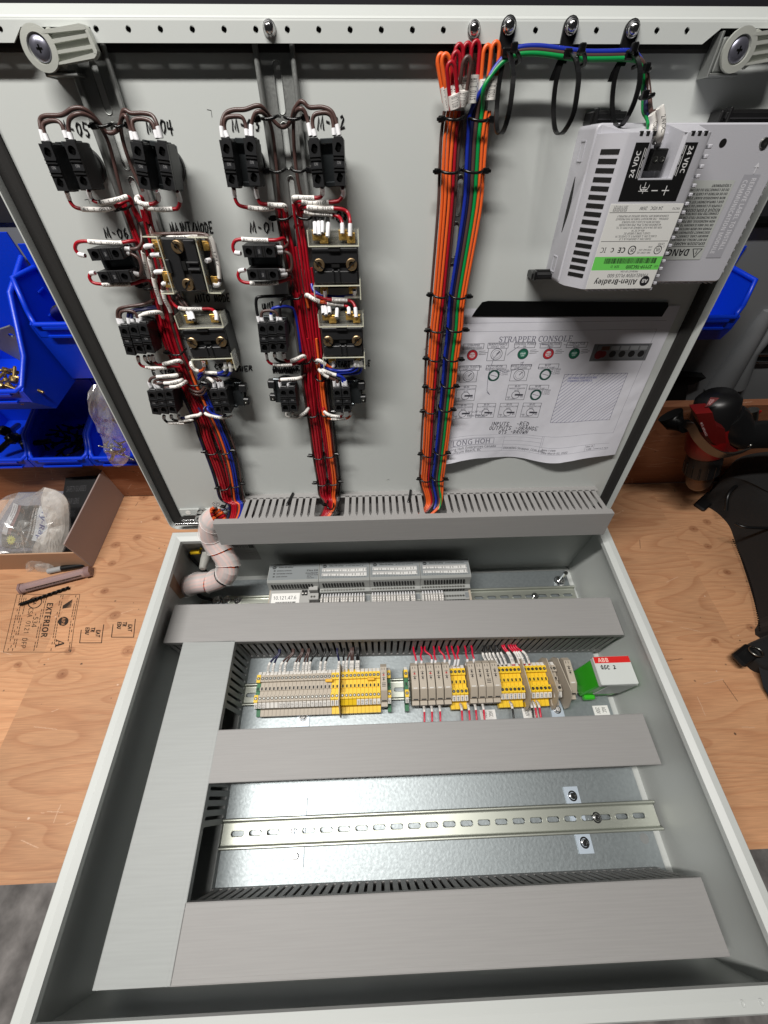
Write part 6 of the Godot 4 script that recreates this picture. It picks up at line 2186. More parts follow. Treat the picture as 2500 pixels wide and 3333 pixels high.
		if e[0] == "green":
			pts.append_array([v(200.7, 540.5, 12.0), v(207.4, 531.8, 12.0), v(213.2, 520.1, 12.0), v(213.1, 511.5, 20.0), v(212.2, 505.3, 34.0), v(210.4, 498.2, 44.0)])
		elif e[0] == "brown":
			pts.append_array([v(201.2, 541.5, 12.0), v(209.5, 534.3, 12.0), v(213.5, 525.0, 16.0), v(214.7, 515.2, 24.0), v(213.0, 510.0, 34.0), v(212.1, 510.0, 44.0), v(211.7, 510.9, 50.0)])
		elif e[0] == "navy":
			pts.append_array([v(202.4, 541.2, 10.0), v(210.3, 533.3, 10.0), v(212.7, 522.4, 16.0), v(212.4, 512.6, 24.0), v(213.0, 508.1, 32.0), v(211.7, 507.6, 40.0)])
		else:
			pts.append_array([v(201.2, 543.1, 9.0), v(207.6, 537.2, 9.0)])
		plain_wire("panel_wire", "%s wire from the right bundle over the top to the touch panel" % {"blue": "bright blue", "navy": "dark blue", "brown": "brown", "green": "green"}[e[0]], "wires feeding the touch panel", pts, 0.00185, mats[e[0]], [], DOOR, OUT)
	plain_wire("panel_wire", "white sleeved lead dropping to the panel's power plug, right one", "wires feeding the touch panel", [v(210.1, 511.9, 50.0), v(213.8, 507.1, 50.0), v(216.7, 501.9, 50.0), v(218.5, 495.3, 50.0), v(224.4, 488.6, 40.0)], 0.0022, mats.white_wire, [[0.0, 0.7, "24VDC"], [1.0, 0.78]], DOOR, OUT)
	plain_wire("panel_wire", "white sleeved lead dropping to the panel's power plug, left one", "wires feeding the touch panel", [v(207.7, 508.4, 46.0), v(211.3, 503.4, 46.0), v(212.8, 498.1, 46.0), v(221.1, 491.4, 40.0)], 0.0022, mats.white_wire, [[0.0, 0.7, "COM"]], DOOR, OUT)
	# jumper loops of the top row
	dw("brown", "brown wire from M-05 over the left rail to M-04", [v(-308.3, 493.9, 16.0), v(-307.6, 502.1, 14.0), v(-306.2, 507.5, 12.0), v(-300.4, 509.8, 12.0), v(-286.9, 510.3, 12.0), v(-275.1, 514.1, 12.0), v(-267.2, 513.9, 10.0), v(-263.0, 509.6, 6.0), v(-260.4, 502.5, 2.0), v(-257.2, 499.5, 1.0), v(-250.0, 500.9, 1.0), v(-243.3, 505.5, 4.0), v(-236.6, 511.4, 9.0), v(-232.6, 513.1, 11.0), v(-227.6, 511.2, 12.0), v(-217.8, 511.2, 12.0), v(-210.3, 509.6, 13.0), v(-207.5, 503.9, 15.0), v(-206.9, 495.7, 16.0)], [[0.0, 0.05], [1.0, 0.95]])
	dw("brown", "brown jumper arched between the two M-05 contact blocks", [v(-305.2, 493.9, 16.0), v(-305.7, 501.6, 14.0), v(-303.2, 505.4, 13.0), v(-294.5, 506.8, 13.0), v(-289.1, 504.6, 14.0), v(-287.9, 495.7, 16.0)], [[0.0, 0.13], [1.0, 0.87]])
	dw("brown", "brown wire arched from M-05's right block into the left rail", [v(-284.4, 493.8, 16.0), v(-284.2, 502.0, 14.0), v(-280.0, 508.0, 14.0), v(-271.6, 510.8, 14.0), v(-266.3, 510.2, 10.0), v(-262.8, 507.0, 6.0), v(-262.4, 500.4, 0.0), v(-262.5, 490.6, -3.0), v(-265.4, 467.3, -3.0), v(-266.8, 452.3, -2.0)], [[0.0, 0.06]])
	dw("brown", "brown jumper arched between the two M-04 contact blocks", [v(-227.9, 494.3, 16.0), v(-229.1, 503.8, 14.0), v(-226.3, 507.3, 13.0), v(-217.2, 507.5, 13.0), v(-211.5, 504.5, 14.0), v(-210.3, 495.5, 16.0)], [[0.0, 0.13], [1.0, 0.87]])
	dw("brown", "brown wire from M-04's left block bending into the rail", [v(-231.6, 494.3, 16.0), v(-231.6, 502.5, 14.0), v(-232.3, 509.1, 14.0), v(-236.6, 509.5, 10.0), v(-243.1, 505.3, 4.0), v(-249.0, 493.9, -3.0), v(-248.8, 476.8, -3.0), v(-245.0, 458.6, -2.0)], [[0.0, 0.07]])
	dw("brown", "brown wire from M-03 over the middle rail to M-02", [v(-153.5, 495.8, 16.0), v(-152.7, 504.2, 14.0), v(-148.5, 510.6, 12.0), v(-141.1, 513.0, 12.0), v(-131.1, 513.4, 12.0), v(-120.7, 515.6, 12.0), v(-115.8, 514.5, 10.0), v(-111.4, 509.1, 3.0), v(-105.8, 504.0, 1.0), v(-100.2, 503.2, 1.0), v(-94.1, 507.0, 3.0), v(-89.6, 513.2, 8.0), v(-83.5, 518.0, 11.0), v(-79.7, 517.2, 12.0), v(-75.6, 514.6, 12.0), v(-64.5, 514.6, 12.0), v(-56.9, 512.0, 13.0), v(-53.5, 505.6, 14.0), v(-51.5, 497.0, 16.0)], [[0.0, 0.05], [1.0, 0.95]])
	dw("brown", "brown jumper arched between the two M-03 contact blocks", [v(-149.3, 495.8, 16.0), v(-150.9, 502.6, 14.0), v(-148.0, 507.8, 14.0), v(-141.6, 509.1, 14.0), v(-134.5, 508.5, 14.0), v(-132.3, 504.2, 14.0), v(-132.1, 496.8, 16.0)], [[0.0, 0.11], [1.0, 0.89]])
	dw("brown", "brown wire from M-03's right block curving down the rail", [v(-128.3, 496.3, 16.0), v(-127.2, 504.2, 13.0), v(-122.9, 510.6, 13.0), v(-118.5, 512.0, 13.0), v(-115.1, 510.4, 9.0), v(-112.9, 505.5, 2.0), v(-112.7, 492.9, -3.0), v(-114.1, 465.5, -3.0), v(-116.4, 441.5, -2.0)], [[0.0, 0.08]])
	dw("brown", "brown wire from M-02's left block curving down the rail", [v(-76.4, 496.5, 16.0), v(-78.2, 506.5, 13.0), v(-80.2, 512.1, 13.0), v(-83.9, 513.8, 13.0), v(-88.9, 511.6, 7.0), v(-92.3, 505.5, 1.0), v(-95.0, 484.0, -3.0), v(-94.2, 460.5, -3.0), v(-90.6, 449.6, -2.0)], [[0.0, 0.09]])
	dw("brown", "brown jumper arched between the two M-02 contact blocks", [v(-72.7, 496.4, 16.0), v(-74.1, 504.9, 14.0), v(-72.1, 509.6, 14.0), v(-66.9, 511.0, 14.0), v(-60.3, 510.8, 14.0), v(-56.7, 507.2, 14.0), v(-55.8, 497.0, 16.0)], [[0.0, 0.11], [1.0, 0.89]])
	# red returns of the top row
	dw("red", "red wire sleeved 0010 under M-05", [v(-306.1, 460.1, 18.0), v(-309.1, 454.2, 14.0), v(-307.8, 449.2, 14.0), v(-302.7, 447.0, 14.0), v(-290.5, 446.3, 14.0), v(-277.9, 446.5, 14.0), v(-267.5, 449.3, 10.0), v(-258.3, 452.8, 6.0), v(-257.5, 447.4, 2.0), v(-254.3, 435.5, 2.0)], [[0.0, 0.09], [0.24, 0.6, "R1_I_0010"]])
	dw("red", "red wire sleeved 0011 under M-05's right block", [v(-285.9, 460.4, 18.0), v(-287.9, 454.5, 15.0), v(-282.8, 451.6, 15.0), v(-274.9, 452.0, 15.0), v(-261.5, 454.0, 15.0), v(-255.3, 455.4, 12.0), v(-254.9, 452.2, 7.0), v(-258.1, 444.9, 3.0), v(-255.5, 435.6, 3.0)], [[0.0, 0.12], [0.2, 0.62, "R1_I_0011"]])
	dw("red", "red wire sleeved 0012 curling under M-04", [v(-224.0, 459.7, 18.0), v(-225.4, 454.2, 15.0), v(-231.1, 450.5, 15.0), v(-239.9, 449.8, 15.0), v(-245.4, 451.8, 15.0), v(-246.8, 454.3, 12.0), v(-244.0, 454.7, 8.0), v(-245.2, 448.8, 4.0), v(-249.0, 435.5, 3.0)], [[0.0, 0.14], [0.3, 0.6, "R1_I_0012"]])
	dw("red", "red wire sleeved 0013 under M-04's right block", [v(-204.9, 459.4, 18.0), v(-206.4, 452.4, 14.0), v(-210.1, 447.2, 14.0), v(-214.9, 446.1, 14.0), v(-229.2, 446.1, 14.0), v(-237.5, 447.1, 14.0), v(-243.6, 447.8, 8.0), v(-245.9, 442.3, 4.0), v(-247.0, 434.2, 3.0)], [[0.0, 0.13], [0.3, 0.72, "R1_I_0013"]])
	dw("red", "red wire sleeved 0014 under M-03", [v(-152.3, 461.3, 18.0), v(-154.1, 455.9, 14.0), v(-153.0, 450.5, 14.0), v(-149.3, 447.9, 14.0), v(-137.9, 446.2, 14.0), v(-125.5, 445.9, 14.0), v(-116.4, 446.4, 8.0), v(-112.4, 444.0, 4.0), v(-111.6, 435.5, 2.0)], [[0.0, 0.12], [0.35, 0.72, "R1_I_0014"]])
	dw("red", "red wire sleeved 0015 under M-03's right block", [v(-131.9, 461.5, 18.0), v(-132.4, 454.4, 15.0), v(-130.4, 450.0, 15.0), v(-124.7, 449.2, 15.0), v(-116.1, 448.5, 15.0), v(-108.2, 447.9, 15.0), v(-108.3, 443.7, 6.0), v(-108.8, 435.6, 3.0)], [[0.0, 0.15], [0.36, 0.82, "R1_I_0015"]])
	dw("red", "red wire sleeved 0100 under M-02's left block", [v(-70.3, 461.8, 18.0), v(-70.8, 456.9, 14.0), v(-74.5, 454.0, 14.0), v(-86.9, 453.8, 14.0), v(-97.4, 454.1, 14.0), v(-99.2, 451.3, 8.0), v(-97.4, 441.9, 4.0)], [[0.0, 0.14], [0.3, 0.78, "R1_I_0100"]])
	dw("red", "red wire sleeved 0101 under M-02's right block", [v(-50.9, 461.2, 18.0), v(-50.8, 456.3, 14.0), v(-54.9, 451.9, 14.0), v(-58.7, 450.9, 14.0), v(-71.2, 450.1, 14.0), v(-83.7, 450.1, 14.0), v(-94.7, 451.7, 14.0), v(-97.8, 448.3, 8.0), v(-96.7, 437.7, 4.0)], [[0.0, 0.12], [0.32, 0.68, "R1_I_0101"]])
	dw("red", "red wire sleeved 0105 reaching M-08's right clamp", [v(-46.0, 424.8, 26.0), v(-45.4, 436.8, 22.0), v(-47.9, 442.9, 16.0), v(-55.3, 445.6, 16.0), v(-69.0, 445.9, 16.0), v(-82.7, 446.4, 16.0), v(-92.1, 446.7, 10.0), v(-95.3, 442.3, 5.0), v(-96.0, 434.3, 3.0)], [[0.0, 0.12], [0.42, 0.72, "R1_I_0105"]])
	dw("red", "red wire sleeved 0104 reaching M-08's inner clamp", [v(-53.6, 426.7, 24.0), v(-53.6, 435.7, 20.0), v(-57.8, 439.7, 14.0), v(-69.7, 441.3, 14.0), v(-82.8, 442.2, 14.0), v(-91.6, 443.0, 8.0), v(-94.5, 439.6, 4.0), v(-95.2, 431.1, 3.0)], [[0.0, 0.12], [0.34, 0.74, "R1_I_0104"]])
	for i in 4:
		dw("black_wire", "%s dark wire with white ferrule from the left on M-08's clamps" % ORD[i], [[v(-80.4, 426.4, 24.0), v(-80.2, 434.6, 18.0), v(-82.4, 439.9, 8.0), v(-85.4, 443.4, 0.0)], [v(-76.0, 426.1, 26.0), v(-76.2, 434.8, 20.0), v(-79.0, 440.0, 10.0), v(-84.1, 443.3, 0.0)], [v(-73.4, 427.4, 24.0), v(-72.8, 434.6, 18.0), v(-74.8, 439.8, 8.0), v(-79.6, 443.3, 0.0)], [v(-68.0, 424.7, 28.0), v(-66.7, 433.9, 22.0), v(-67.9, 438.9, 10.0), v(-70.5, 443.3, 0.0)]][i], [[0.0, 0.34]])
	# sideways pairs
	for i in 2:
		var n: String = ["M-06", "M-01"][i]
		dw("red", "red wire looping over the top of %s" % n, [[v(-314.4, 409.7, 18.0), v(-321.0, 410.8, 16.0), v(-322.4, 415.5, 16.0), v(-318.4, 420.1, 16.0), v(-311.5, 421.4, 16.0), v(-302.0, 420.8, 16.0), v(-289.2, 420.1, 16.0), v(-276.3, 419.7, 16.0), v(-266.1, 420.8, 12.0), v(-263.7, 418.9, 8.0), v(-265.2, 411.1, 4.0), v(-265.3, 395.8, 2.0)], [v(-158.2, 410.3, 18.0), v(-164.4, 410.8, 16.0), v(-165.4, 415.8, 16.0), v(-162.0, 420.4, 16.0), v(-155.8, 421.8, 16.0), v(-148.2, 421.4, 16.0), v(-132.8, 420.8, 16.0), v(-121.1, 420.9, 16.0), v(-114.8, 421.4, 10.0), v(-113.2, 418.5, 6.0), v(-111.9, 409.0, 3.0)]][i], [[0.0, 0.08], [0.3, 0.62, ["R1_I_0006", "R1_I_0009"][i]]])
		dw("red", "red wire looping under the bottom of %s" % n, [[v(-311.9, 394.4, 18.0), v(-319.0, 393.2, 14.0), v(-322.1, 389.5, 14.0), v(-320.6, 384.8, 14.0), v(-311.0, 383.1, 14.0), v(-297.1, 383.0, 14.0), v(-281.3, 383.1, 14.0), v(-271.7, 385.0, 10.0), v(-266.3, 384.9, 6.0), v(-263.9, 380.3, 3.0)], [v(-157.4, 395.6, 18.0), v(-164.5, 393.8, 14.0), v(-167.1, 389.6, 14.0), v(-165.3, 384.8, 14.0), v(-157.6, 382.6, 14.0), v(-141.1, 382.1, 14.0), v(-127.0, 383.1, 14.0), v(-116.6, 384.3, 8.0), v(-111.6, 383.6, 5.0), v(-110.1, 376.2, 3.0)]][i], [[0.0, 0.1], [0.34, 0.7, ["R1_I_0007", "R1_I_0008"][i]]])
		dw("brown", "brown wire at the upper right of %s bending up into the rail" % n, [[v(-275.6, 415.3, 20.0), v(-271.3, 414.4, 14.0), v(-262.8, 414.7, 14.0), v(-258.7, 418.8, 8.0), v(-258.3, 427.9, 2.0), v(-260.7, 444.9, -3.0)], [v(-122.5, 414.9, 20.0), v(-116.1, 414.0, 14.0), v(-112.7, 415.0, 9.0), v(-111.7, 419.0, 2.0), v(-111.9, 438.0, -3.0)]][i], [[0.0, 0.18]])
		dw("brown", "brown jumper down the right side of %s" % n, [[v(-277.0, 411.1, 20.0), v(-271.3, 410.5, 14.0), v(-264.7, 406.1, 14.0), v(-264.7, 398.0, 14.0), v(-268.9, 392.0, 14.0), v(-277.0, 389.0, 14.0), v(-277.5, 389.9, 20.0)], [v(-122.2, 411.1, 20.0), v(-115.4, 410.7, 14.0), v(-109.2, 407.8, 14.0), v(-108.4, 400.3, 14.0), v(-110.7, 394.4, 14.0), v(-116.3, 393.6, 14.0), v(-122.5, 395.1, 20.0)]][i], [[0.0, 0.16], [1.0, 0.84]])
		dw("brown", "brown wire at the lower right of %s" % n, [[v(-276.3, 394.7, 20.0), v(-270.6, 392.0, 14.0), v(-267.9, 387.7, 8.0), v(-267.5, 380.3, 3.0), v(-268.7, 366.5, 0.0)], [v(-123.2, 391.3, 20.0), v(-116.1, 390.6, 14.0), v(-111.6, 389.7, 8.0), v(-112.5, 379.9, 2.0), v(-115.7, 370.5, 0.0)]][i], [[0.0, 0.24]])
	# maintenance selector
	dw("brown", "brown wire sleeved 7101 over the MAINT/MODE selector", [v(-193.0, 404.9, 24.0), v(-189.4, 406.5, 16.0), v(-186.9, 417.9, 16.0), v(-191.0, 423.8, 16.0), v(-200.6, 424.7, 16.0), v(-215.6, 424.0, 16.0), v(-226.9, 424.3, 16.0), v(-243.4, 423.6, 8.0), v(-247.7, 425.2, 4.0), v(-248.4, 431.7, 0.0)], [[0.0, 0.06], [0.36, 0.72, "7101"]])
	dw("brown", "outer brown wire round MAINT/MODE, sleeved 7121", [v(-193.6, 382.3, 20.0), v(-188.4, 383.0, 16.0), v(-184.8, 397.6, 16.0), v(-184.4, 409.3, 16.0), v(-184.9, 422.1, 16.0), v(-191.9, 426.2, 16.0), v(-211.3, 426.9, 16.0), v(-234.1, 426.8, 16.0), v(-244.9, 426.1, 6.0), v(-247.0, 433.1, 0.0)], [[0.0, 0.07], [0.1, 0.4, "7121"]])
	for i in 4:
		dw("brown", "%s sleeved lead from the top at MAINT/MODE's left side" % ORD[i], [[v(-240.2, 417.8, 24.0), v(-249.4, 417.3, 20.0), v(-256.1, 412.8, 16.0), v(-259.8, 403.5, 12.0), v(-264.1, 390.4, 6.0), v(-266.9, 373.6, 2.0)], [v(-237.7, 410.5, 22.0), v(-248.3, 409.5, 18.0), v(-253.6, 405.3, 14.0), v(-255.4, 397.5, 12.0), v(-258.2, 387.6, 8.0), v(-262.1, 371.9, 2.0)], [v(-240.4, 395.1, 20.0), v(-250.9, 394.0, 16.0), v(-255.9, 388.8, 14.0), v(-258.2, 378.9, 12.0), v(-260.6, 364.9, 8.0), v(-264.5, 349.9, 3.0)], [v(-238.6, 384.4, 18.0), v(-246.6, 383.4, 15.0), v(-250.3, 379.3, 14.0), v(-252.7, 367.5, 12.0), v(-252.8, 356.3, 8.0), v(-255.8, 342.7, 3.0)]][i], [[0.0, 0.2], [0.32, 0.78, ["7141", "7141", "7091", "6031"][i]]])
	# auto mode
	dw("red", "red wire sleeved 0002 over AUTO MODE", [v(-197.8, 349.4, 26.0), v(-198.2, 355.1, 22.0), v(-204.5, 358.2, 16.0), v(-218.2, 358.4, 16.0), v(-232.7, 358.5, 16.0), v(-243.7, 359.3, 10.0), v(-249.3, 364.1, 5.0), v(-251.4, 370.3, 3.0)], [[0.0, 0.13], [0.35, 0.72, "R1_I_0002"]])
	for i in 2:
		dw("brown", ["left brown wire dropping to AUTO MODE's top clamps", "right brown wire dropping to AUTO MODE's top clamps"][i], [[v(-227.7, 349.2, 24.0), v(-229.8, 354.4, 18.0), v(-238.1, 361.3, 8.0), v(-243.9, 366.7, 2.0)], [v(-223.5, 349.7, 24.0), v(-226.1, 354.4, 18.0), v(-233.9, 362.9, 8.0), v(-240.9, 370.0, 2.0)]][i], [[0.0, 0.32]])
		dw("blue", ["left blue wire curling under AUTO MODE", "right blue wire curling under AUTO MODE"][i], [[v(-204.5, 300.3, 18.0), v(-206.6, 291.2, 18.0), v(-213.9, 286.7, 18.0), v(-225.8, 287.4, 18.0), v(-239.1, 283.5, 8.0), v(-247.8, 277.2, 3.0)], [v(-199.2, 300.2, 18.0), v(-200.1, 289.0, 18.0), v(-208.2, 281.6, 14.0), v(-225.6, 281.9, 10.0), v(-239.6, 280.5, 6.0), v(-249.6, 272.5, 2.0)]][i], [[0.0, 0.18], [0.36, 0.72, "NEUTRAL VDC"]] if i == 0 else [[0.0, 0.16]])
	dw("orange", "orange wire hooked under AUTO MODE's left clamp", [v(-227.3, 303.0, 24.0), v(-231.8, 292.9, 16.0), v(-237.1, 288.8, 16.0), v(-243.6, 290.6, 16.0), v(-246.2, 296.2, 16.0), v(-248.4, 296.1, 8.0), v(-249.2, 285.8, 3.0)], [[0.0, 0.16], [0.42, 0.8, "6101"]])
	# upper triple block in the first column
	dw("brown", "long brown wire over the 24VDC triple block", [v(-309.2, 344.6, 18.0), v(-309.0, 352.4, 16.0), v(-304.7, 359.1, 16.0), v(-295.0, 361.5, 16.0), v(-279.0, 363.0, 14.0), v(-271.9, 364.2, 8.0), v(-267.9, 365.5, 3.0)], [[0.0, 0.1]])
	dw("brown", "brown jumper arched over the 24VDC triple block", [v(-305.2, 344.5, 18.0), v(-305.4, 352.6, 17.0), v(-300.9, 357.3, 17.0), v(-291.0, 357.2, 17.0), v(-287.2, 353.2, 17.0), v(-288.1, 344.8, 18.0)], [[0.0, 0.14], [1.0, 0.86]])
	dw("navy", "dark blue wire between the middle clamps of the triple block", [v(-298.4, 345.0, 18.0), v(-296.5, 353.9, 16.0), v(-289.6, 358.3, 15.0), v(-277.8, 359.1, 12.0), v(-269.3, 358.6, 6.0)], [[0.0, 0.14]])
	dw("navy", "second dark blue wire over the triple block", [v(-293.8, 344.4, 18.0), v(-293.2, 353.0, 16.0), v(-288.3, 356.9, 15.0), v(-276.5, 357.7, 12.0), v(-268.2, 356.9, 6.0)], [[0.0, 0.14]])
	dw("sleeve", "white 24VDC sleeved wire over the triple block", [v(-285.2, 344.8, 18.0), v(-283.2, 350.8, 18.0), v(-283.4, 352.6, 18.0), v(-275.1, 355.0, 18.0), v(-265.6, 356.1, 18.0), v(-262.4, 353.7, 12.0), v(-264.8, 346.9, 5.0)], [[0.0, 0.16], [0.3, 0.85, "24VDC"]])
	dw("red", "red wire sleeved 0001 under the triple block", [v(-303.9, 308.5, 18.0), v(-306.6, 302.2, 16.0), v(-305.3, 296.6, 16.0), v(-296.4, 294.0, 16.0), v(-282.7, 293.3, 16.0), v(-272.1, 292.0, 8.0), v(-264.4, 288.6, 4.0)], [[0.0, 0.13], [0.3, 0.7, "R1_I_0001"]])
	dw("red", "red wire sleeved 0000 under the triple block's right half", [v(-286.6, 309.6, 18.0), v(-288.4, 301.9, 16.0), v(-284.0, 297.8, 16.0), v(-272.6, 299.3, 16.0), v(-258.8, 301.8, 16.0), v(-260.1, 293.5, 6.0)], [[0.0, 0.15], [0.36, 0.85, "R1_I_0000"]])
	for i in 2:
		dw("brown", ["left brown wire under the triple block", "right brown wire under the triple block"][i], [[v(-296.0, 308.8, 18.0), v(-297.9, 301.3, 15.0), v(-291.8, 296.6, 15.0), v(-278.9, 293.3, 10.0), v(-267.8, 290.8, 4.0)], [v(-290.7, 309.1, 18.0), v(-292.8, 301.6, 15.0), v(-287.5, 297.5, 15.0), v(-276.3, 294.9, 10.0), v(-266.4, 291.8, 4.0)]][i], [[0.0, 0.16]])
	# lower triple block by E STOP
	dw("brown", "uppermost sleeved wire over the E STOP block", [v(-303.9, 270.5, 18.0), v(-303.5, 275.8, 18.0), v(-299.8, 280.9, 18.0), v(-294.1, 282.9, 18.0), v(-281.6, 283.8, 18.0), v(-268.0, 284.9, 18.0), v(-265.9, 281.8, 8.0), v(-267.7, 275.0, 3.0)], [[0.0, 0.1], [0.32, 0.72, "6092"]])
	dw("brown", "brown wire under it over the E STOP block", [v(-298.3, 268.7, 17.0), v(-298.0, 275.2, 17.0), v(-293.9, 278.6, 17.0), v(-281.6, 279.0, 17.0), v(-268.1, 279.3, 17.0), v(-266.4, 277.2, 8.0), v(-266.6, 271.4, 3.0)], [[0.0, 0.1]])
	dw("brown", "wire sleeved 6212 over the E STOP block", [v(-292.9, 269.4, 20.0), v(-294.8, 274.7, 20.0), v(-291.6, 275.8, 20.0), v(-277.1, 276.2, 20.0), v(-264.0, 278.8, 20.0), v(-266.1, 274.8, 8.0), v(-266.3, 269.0, 3.0)], [[0.0, 0.1], [0.28, 0.76, "6212"]])
	dw("brown", "lowest sleeved wire over the E STOP block", [v(-285.5, 270.3, 21.0), v(-281.9, 271.2, 21.0), v(-271.6, 271.8, 21.0), v(-262.9, 274.6, 21.0), v(-261.6, 274.1, 12.0), v(-264.3, 267.0, 4.0)], [[0.16, 0.85, "6222"]])
	dw("black_wire", "black wire sleeved 6062 under the E STOP block", [v(-303.0, 230.7, 16.0), v(-305.0, 225.5, 16.0), v(-302.3, 220.3, 16.0), v(-294.3, 219.2, 16.0), v(-282.4, 218.9, 16.0), v(-273.6, 220.0, 16.0), v(-268.1, 218.9, 8.0), v(-266.4, 221.6, 3.0)], [[0.0, 0.1], [0.22, 0.6, "6062"]])
	dw("black_wire", "black wire sleeved DC COM under the E STOP block", [v(-293.2, 231.3, 17.0), v(-294.1, 227.1, 17.0), v(-291.2, 223.7, 17.0), v(-280.8, 222.8, 17.0), v(-268.4, 224.1, 17.0), v(-264.4, 222.9, 8.0), v(-263.1, 224.2, 3.0)], [[0.0, 0.1], [0.3, 0.7, "DC COM"]])
	dw("navy", "wire sleeved 0144 curling up beside the E STOP block", [v(-282.7, 231.6, 18.0), v(-283.6, 227.4, 18.0), v(-279.0, 227.0, 18.0), v(-266.3, 229.4, 18.0), v(-254.8, 232.0, 18.0), v(-258.1, 233.4, 8.0), v(-263.4, 234.9, 3.0)], [[0.0, 0.12], [0.25, 0.68, "0144"]])
	dw("navy", "wire sleeved 0844 joining the POWER contact block", [v(-222.5, 231.3, 18.0), v(-226.7, 226.8, 18.0), v(-236.0, 227.7, 18.0), v(-246.6, 231.9, 18.0), v(-252.2, 233.0, 10.0), v(-250.7, 236.2, 6.0), v(-247.0, 237.2, 3.0)], [[0.08, 0.62, "0844"]])
	dw("blue", "blue wire curling behind the 0844 sleeve", [v(-227.8, 224.2, 12.0), v(-234.6, 225.7, 12.0), v(-241.8, 229.9, 12.0), v(-245.6, 235.2, 12.0), v(-245.6, 237.1, 8.0), v(-242.8, 234.3, 4.0)], [])
	dw("brown", "brown wires' loop across the left bundle", [v(-261.9, 264.8, 10.0), v(-257.4, 261.1, 10.0), v(-252.3, 259.1, 10.0), v(-246.0, 260.9, 10.0), v(-241.7, 265.6, 10.0)], [])
	dw("brown", "second brown loop across the left bundle", [v(-262.5, 260.7, 9.0), v(-258.1, 256.3, 9.0), v(-251.7, 254.6, 9.0), v(-245.1, 257.3, 9.0), v(-241.1, 262.8, 9.0)], [])
	for i in 3:
		dw("brown", ["left sleeved wire above the POWER contacts", "middle brown wire above the POWER contacts", "right brown wire above the POWER contacts"][i], [[v(-226.0, 267.2, 18.0), v(-225.0, 273.7, 18.0), v(-227.0, 278.4, 18.0), v(-235.7, 277.8, 8.0)], [v(-219.3, 268.2, 18.0), v(-219.1, 274.8, 18.0), v(-221.1, 279.5, 18.0), v(-230.9, 278.9, 8.0)], [v(-215.3, 268.2, 18.0), v(-215.1, 275.3, 18.0), v(-217.8, 279.4, 18.0), v(-226.4, 278.8, 8.0)]][i], [[0.0, 0.3]] if i else [[0.0, 0.3], [0.36, 0.9, "6111"]])
	dw("sleeve", "white stub under the POWER contacts", [v(-225.8, 229.7, 16.0), v(-226.7, 226.4, 16.0), v(-220.2, 226.2, 16.0), v(-214.9, 228.1, 16.0)], [])
	# middle column triple block
	dw("black_wire", "black wire squared over the middle triple block", [v(-153.8, 344.8, 18.0), v(-154.3, 357.8, 16.0), v(-152.8, 366.7, 15.0), v(-148.4, 369.4, 15.0), v(-134.2, 369.3, 12.0), v(-119.6, 368.3, 6.0), v(-114.6, 366.7, 2.0)], [[0.0, 0.09]])
	dw("black_wire", "black wire from the middle triple block up to the rail", [v(-129.1, 344.5, 18.0), v(-129.5, 352.1, 16.0), v(-127.1, 362.4, 15.0), v(-123.8, 365.4, 10.0), v(-117.4, 365.9, 4.0)], [[0.0, 0.13]])
	dw("brown", "brown jumper over the middle triple block", [v(-149.7, 344.8, 18.0), v(-150.0, 351.3, 17.0), v(-146.7, 355.3, 17.0), v(-137.3, 355.8, 17.0), v(-132.5, 352.4, 17.0), v(-132.2, 345.2, 18.0)], [[0.0, 0.13], [1.0, 0.87]])
	dw("blue", "blue wire arched over the middle triple block", [v(-139.3, 344.6, 18.0), v(-139.3, 352.2, 16.0), v(-136.4, 357.5, 16.0), v(-128.2, 359.4, 16.0), v(-120.4, 357.3, 8.0), v(-115.3, 351.8, 3.0), v(-113.9, 333.6, 1.0), v(-115.0, 304.9, 1.0)], [[0.0, 0.08]])
	dw("red", "red wire sleeved 0004 under the middle triple block", [v(-153.0, 309.3, 18.0), v(-154.2, 302.1, 15.0), v(-150.7, 296.2, 15.0), v(-140.0, 294.4, 15.0), v(-125.8, 294.5, 15.0), v(-117.2, 294.8, 8.0), v(-111.1, 296.8, 3.0)], [[0.0, 0.13], [0.3, 0.68, "R1_I_0004"]])
	dw("red", "red wire sleeved 0003 rising right of the middle block", [v(-132.5, 309.5, 18.0), v(-132.9, 302.9, 16.0), v(-129.7, 298.9, 16.0), v(-119.9, 301.1, 16.0), v(-110.0, 304.8, 16.0), v(-108.9, 298.7, 6.0)], [[0.0, 0.16], [0.36, 0.86, "R1_I_0003"]])
	dw("black_wire", "black wire between the two red ones under the middle block", [v(-143.2, 309.6, 18.0), v(-143.9, 301.5, 14.0), v(-138.0, 297.5, 14.0), v(-130.0, 294.2, 8.0)], [[0.0, 0.2]])
	# push-buttons' lower wires
	dw("blue", "blue wire under M-08 from its right clamp", [v(-44.4, 376.1, 20.0), v(-45.6, 370.3, 14.0), v(-55.8, 368.4, 14.0), v(-70.0, 368.5, 14.0), v(-83.0, 369.8, 10.0), v(-90.1, 373.5, 6.0), v(-92.1, 378.4, 2.0)], [[0.0, 0.12]])
	dw("orange", "orange wire under M-08's left clamp", [v(-76.2, 376.4, 20.0), v(-76.7, 368.6, 16.0), v(-77.4, 364.7, 16.0), v(-81.8, 363.7, 16.0), v(-90.0, 366.8, 16.0), v(-96.7, 369.3, 10.0), v(-99.1, 366.2, 5.0), v(-98.6, 355.0, 3.0)], [[0.0, 0.16], [0.36, 0.76, "R1_O_0202"]])
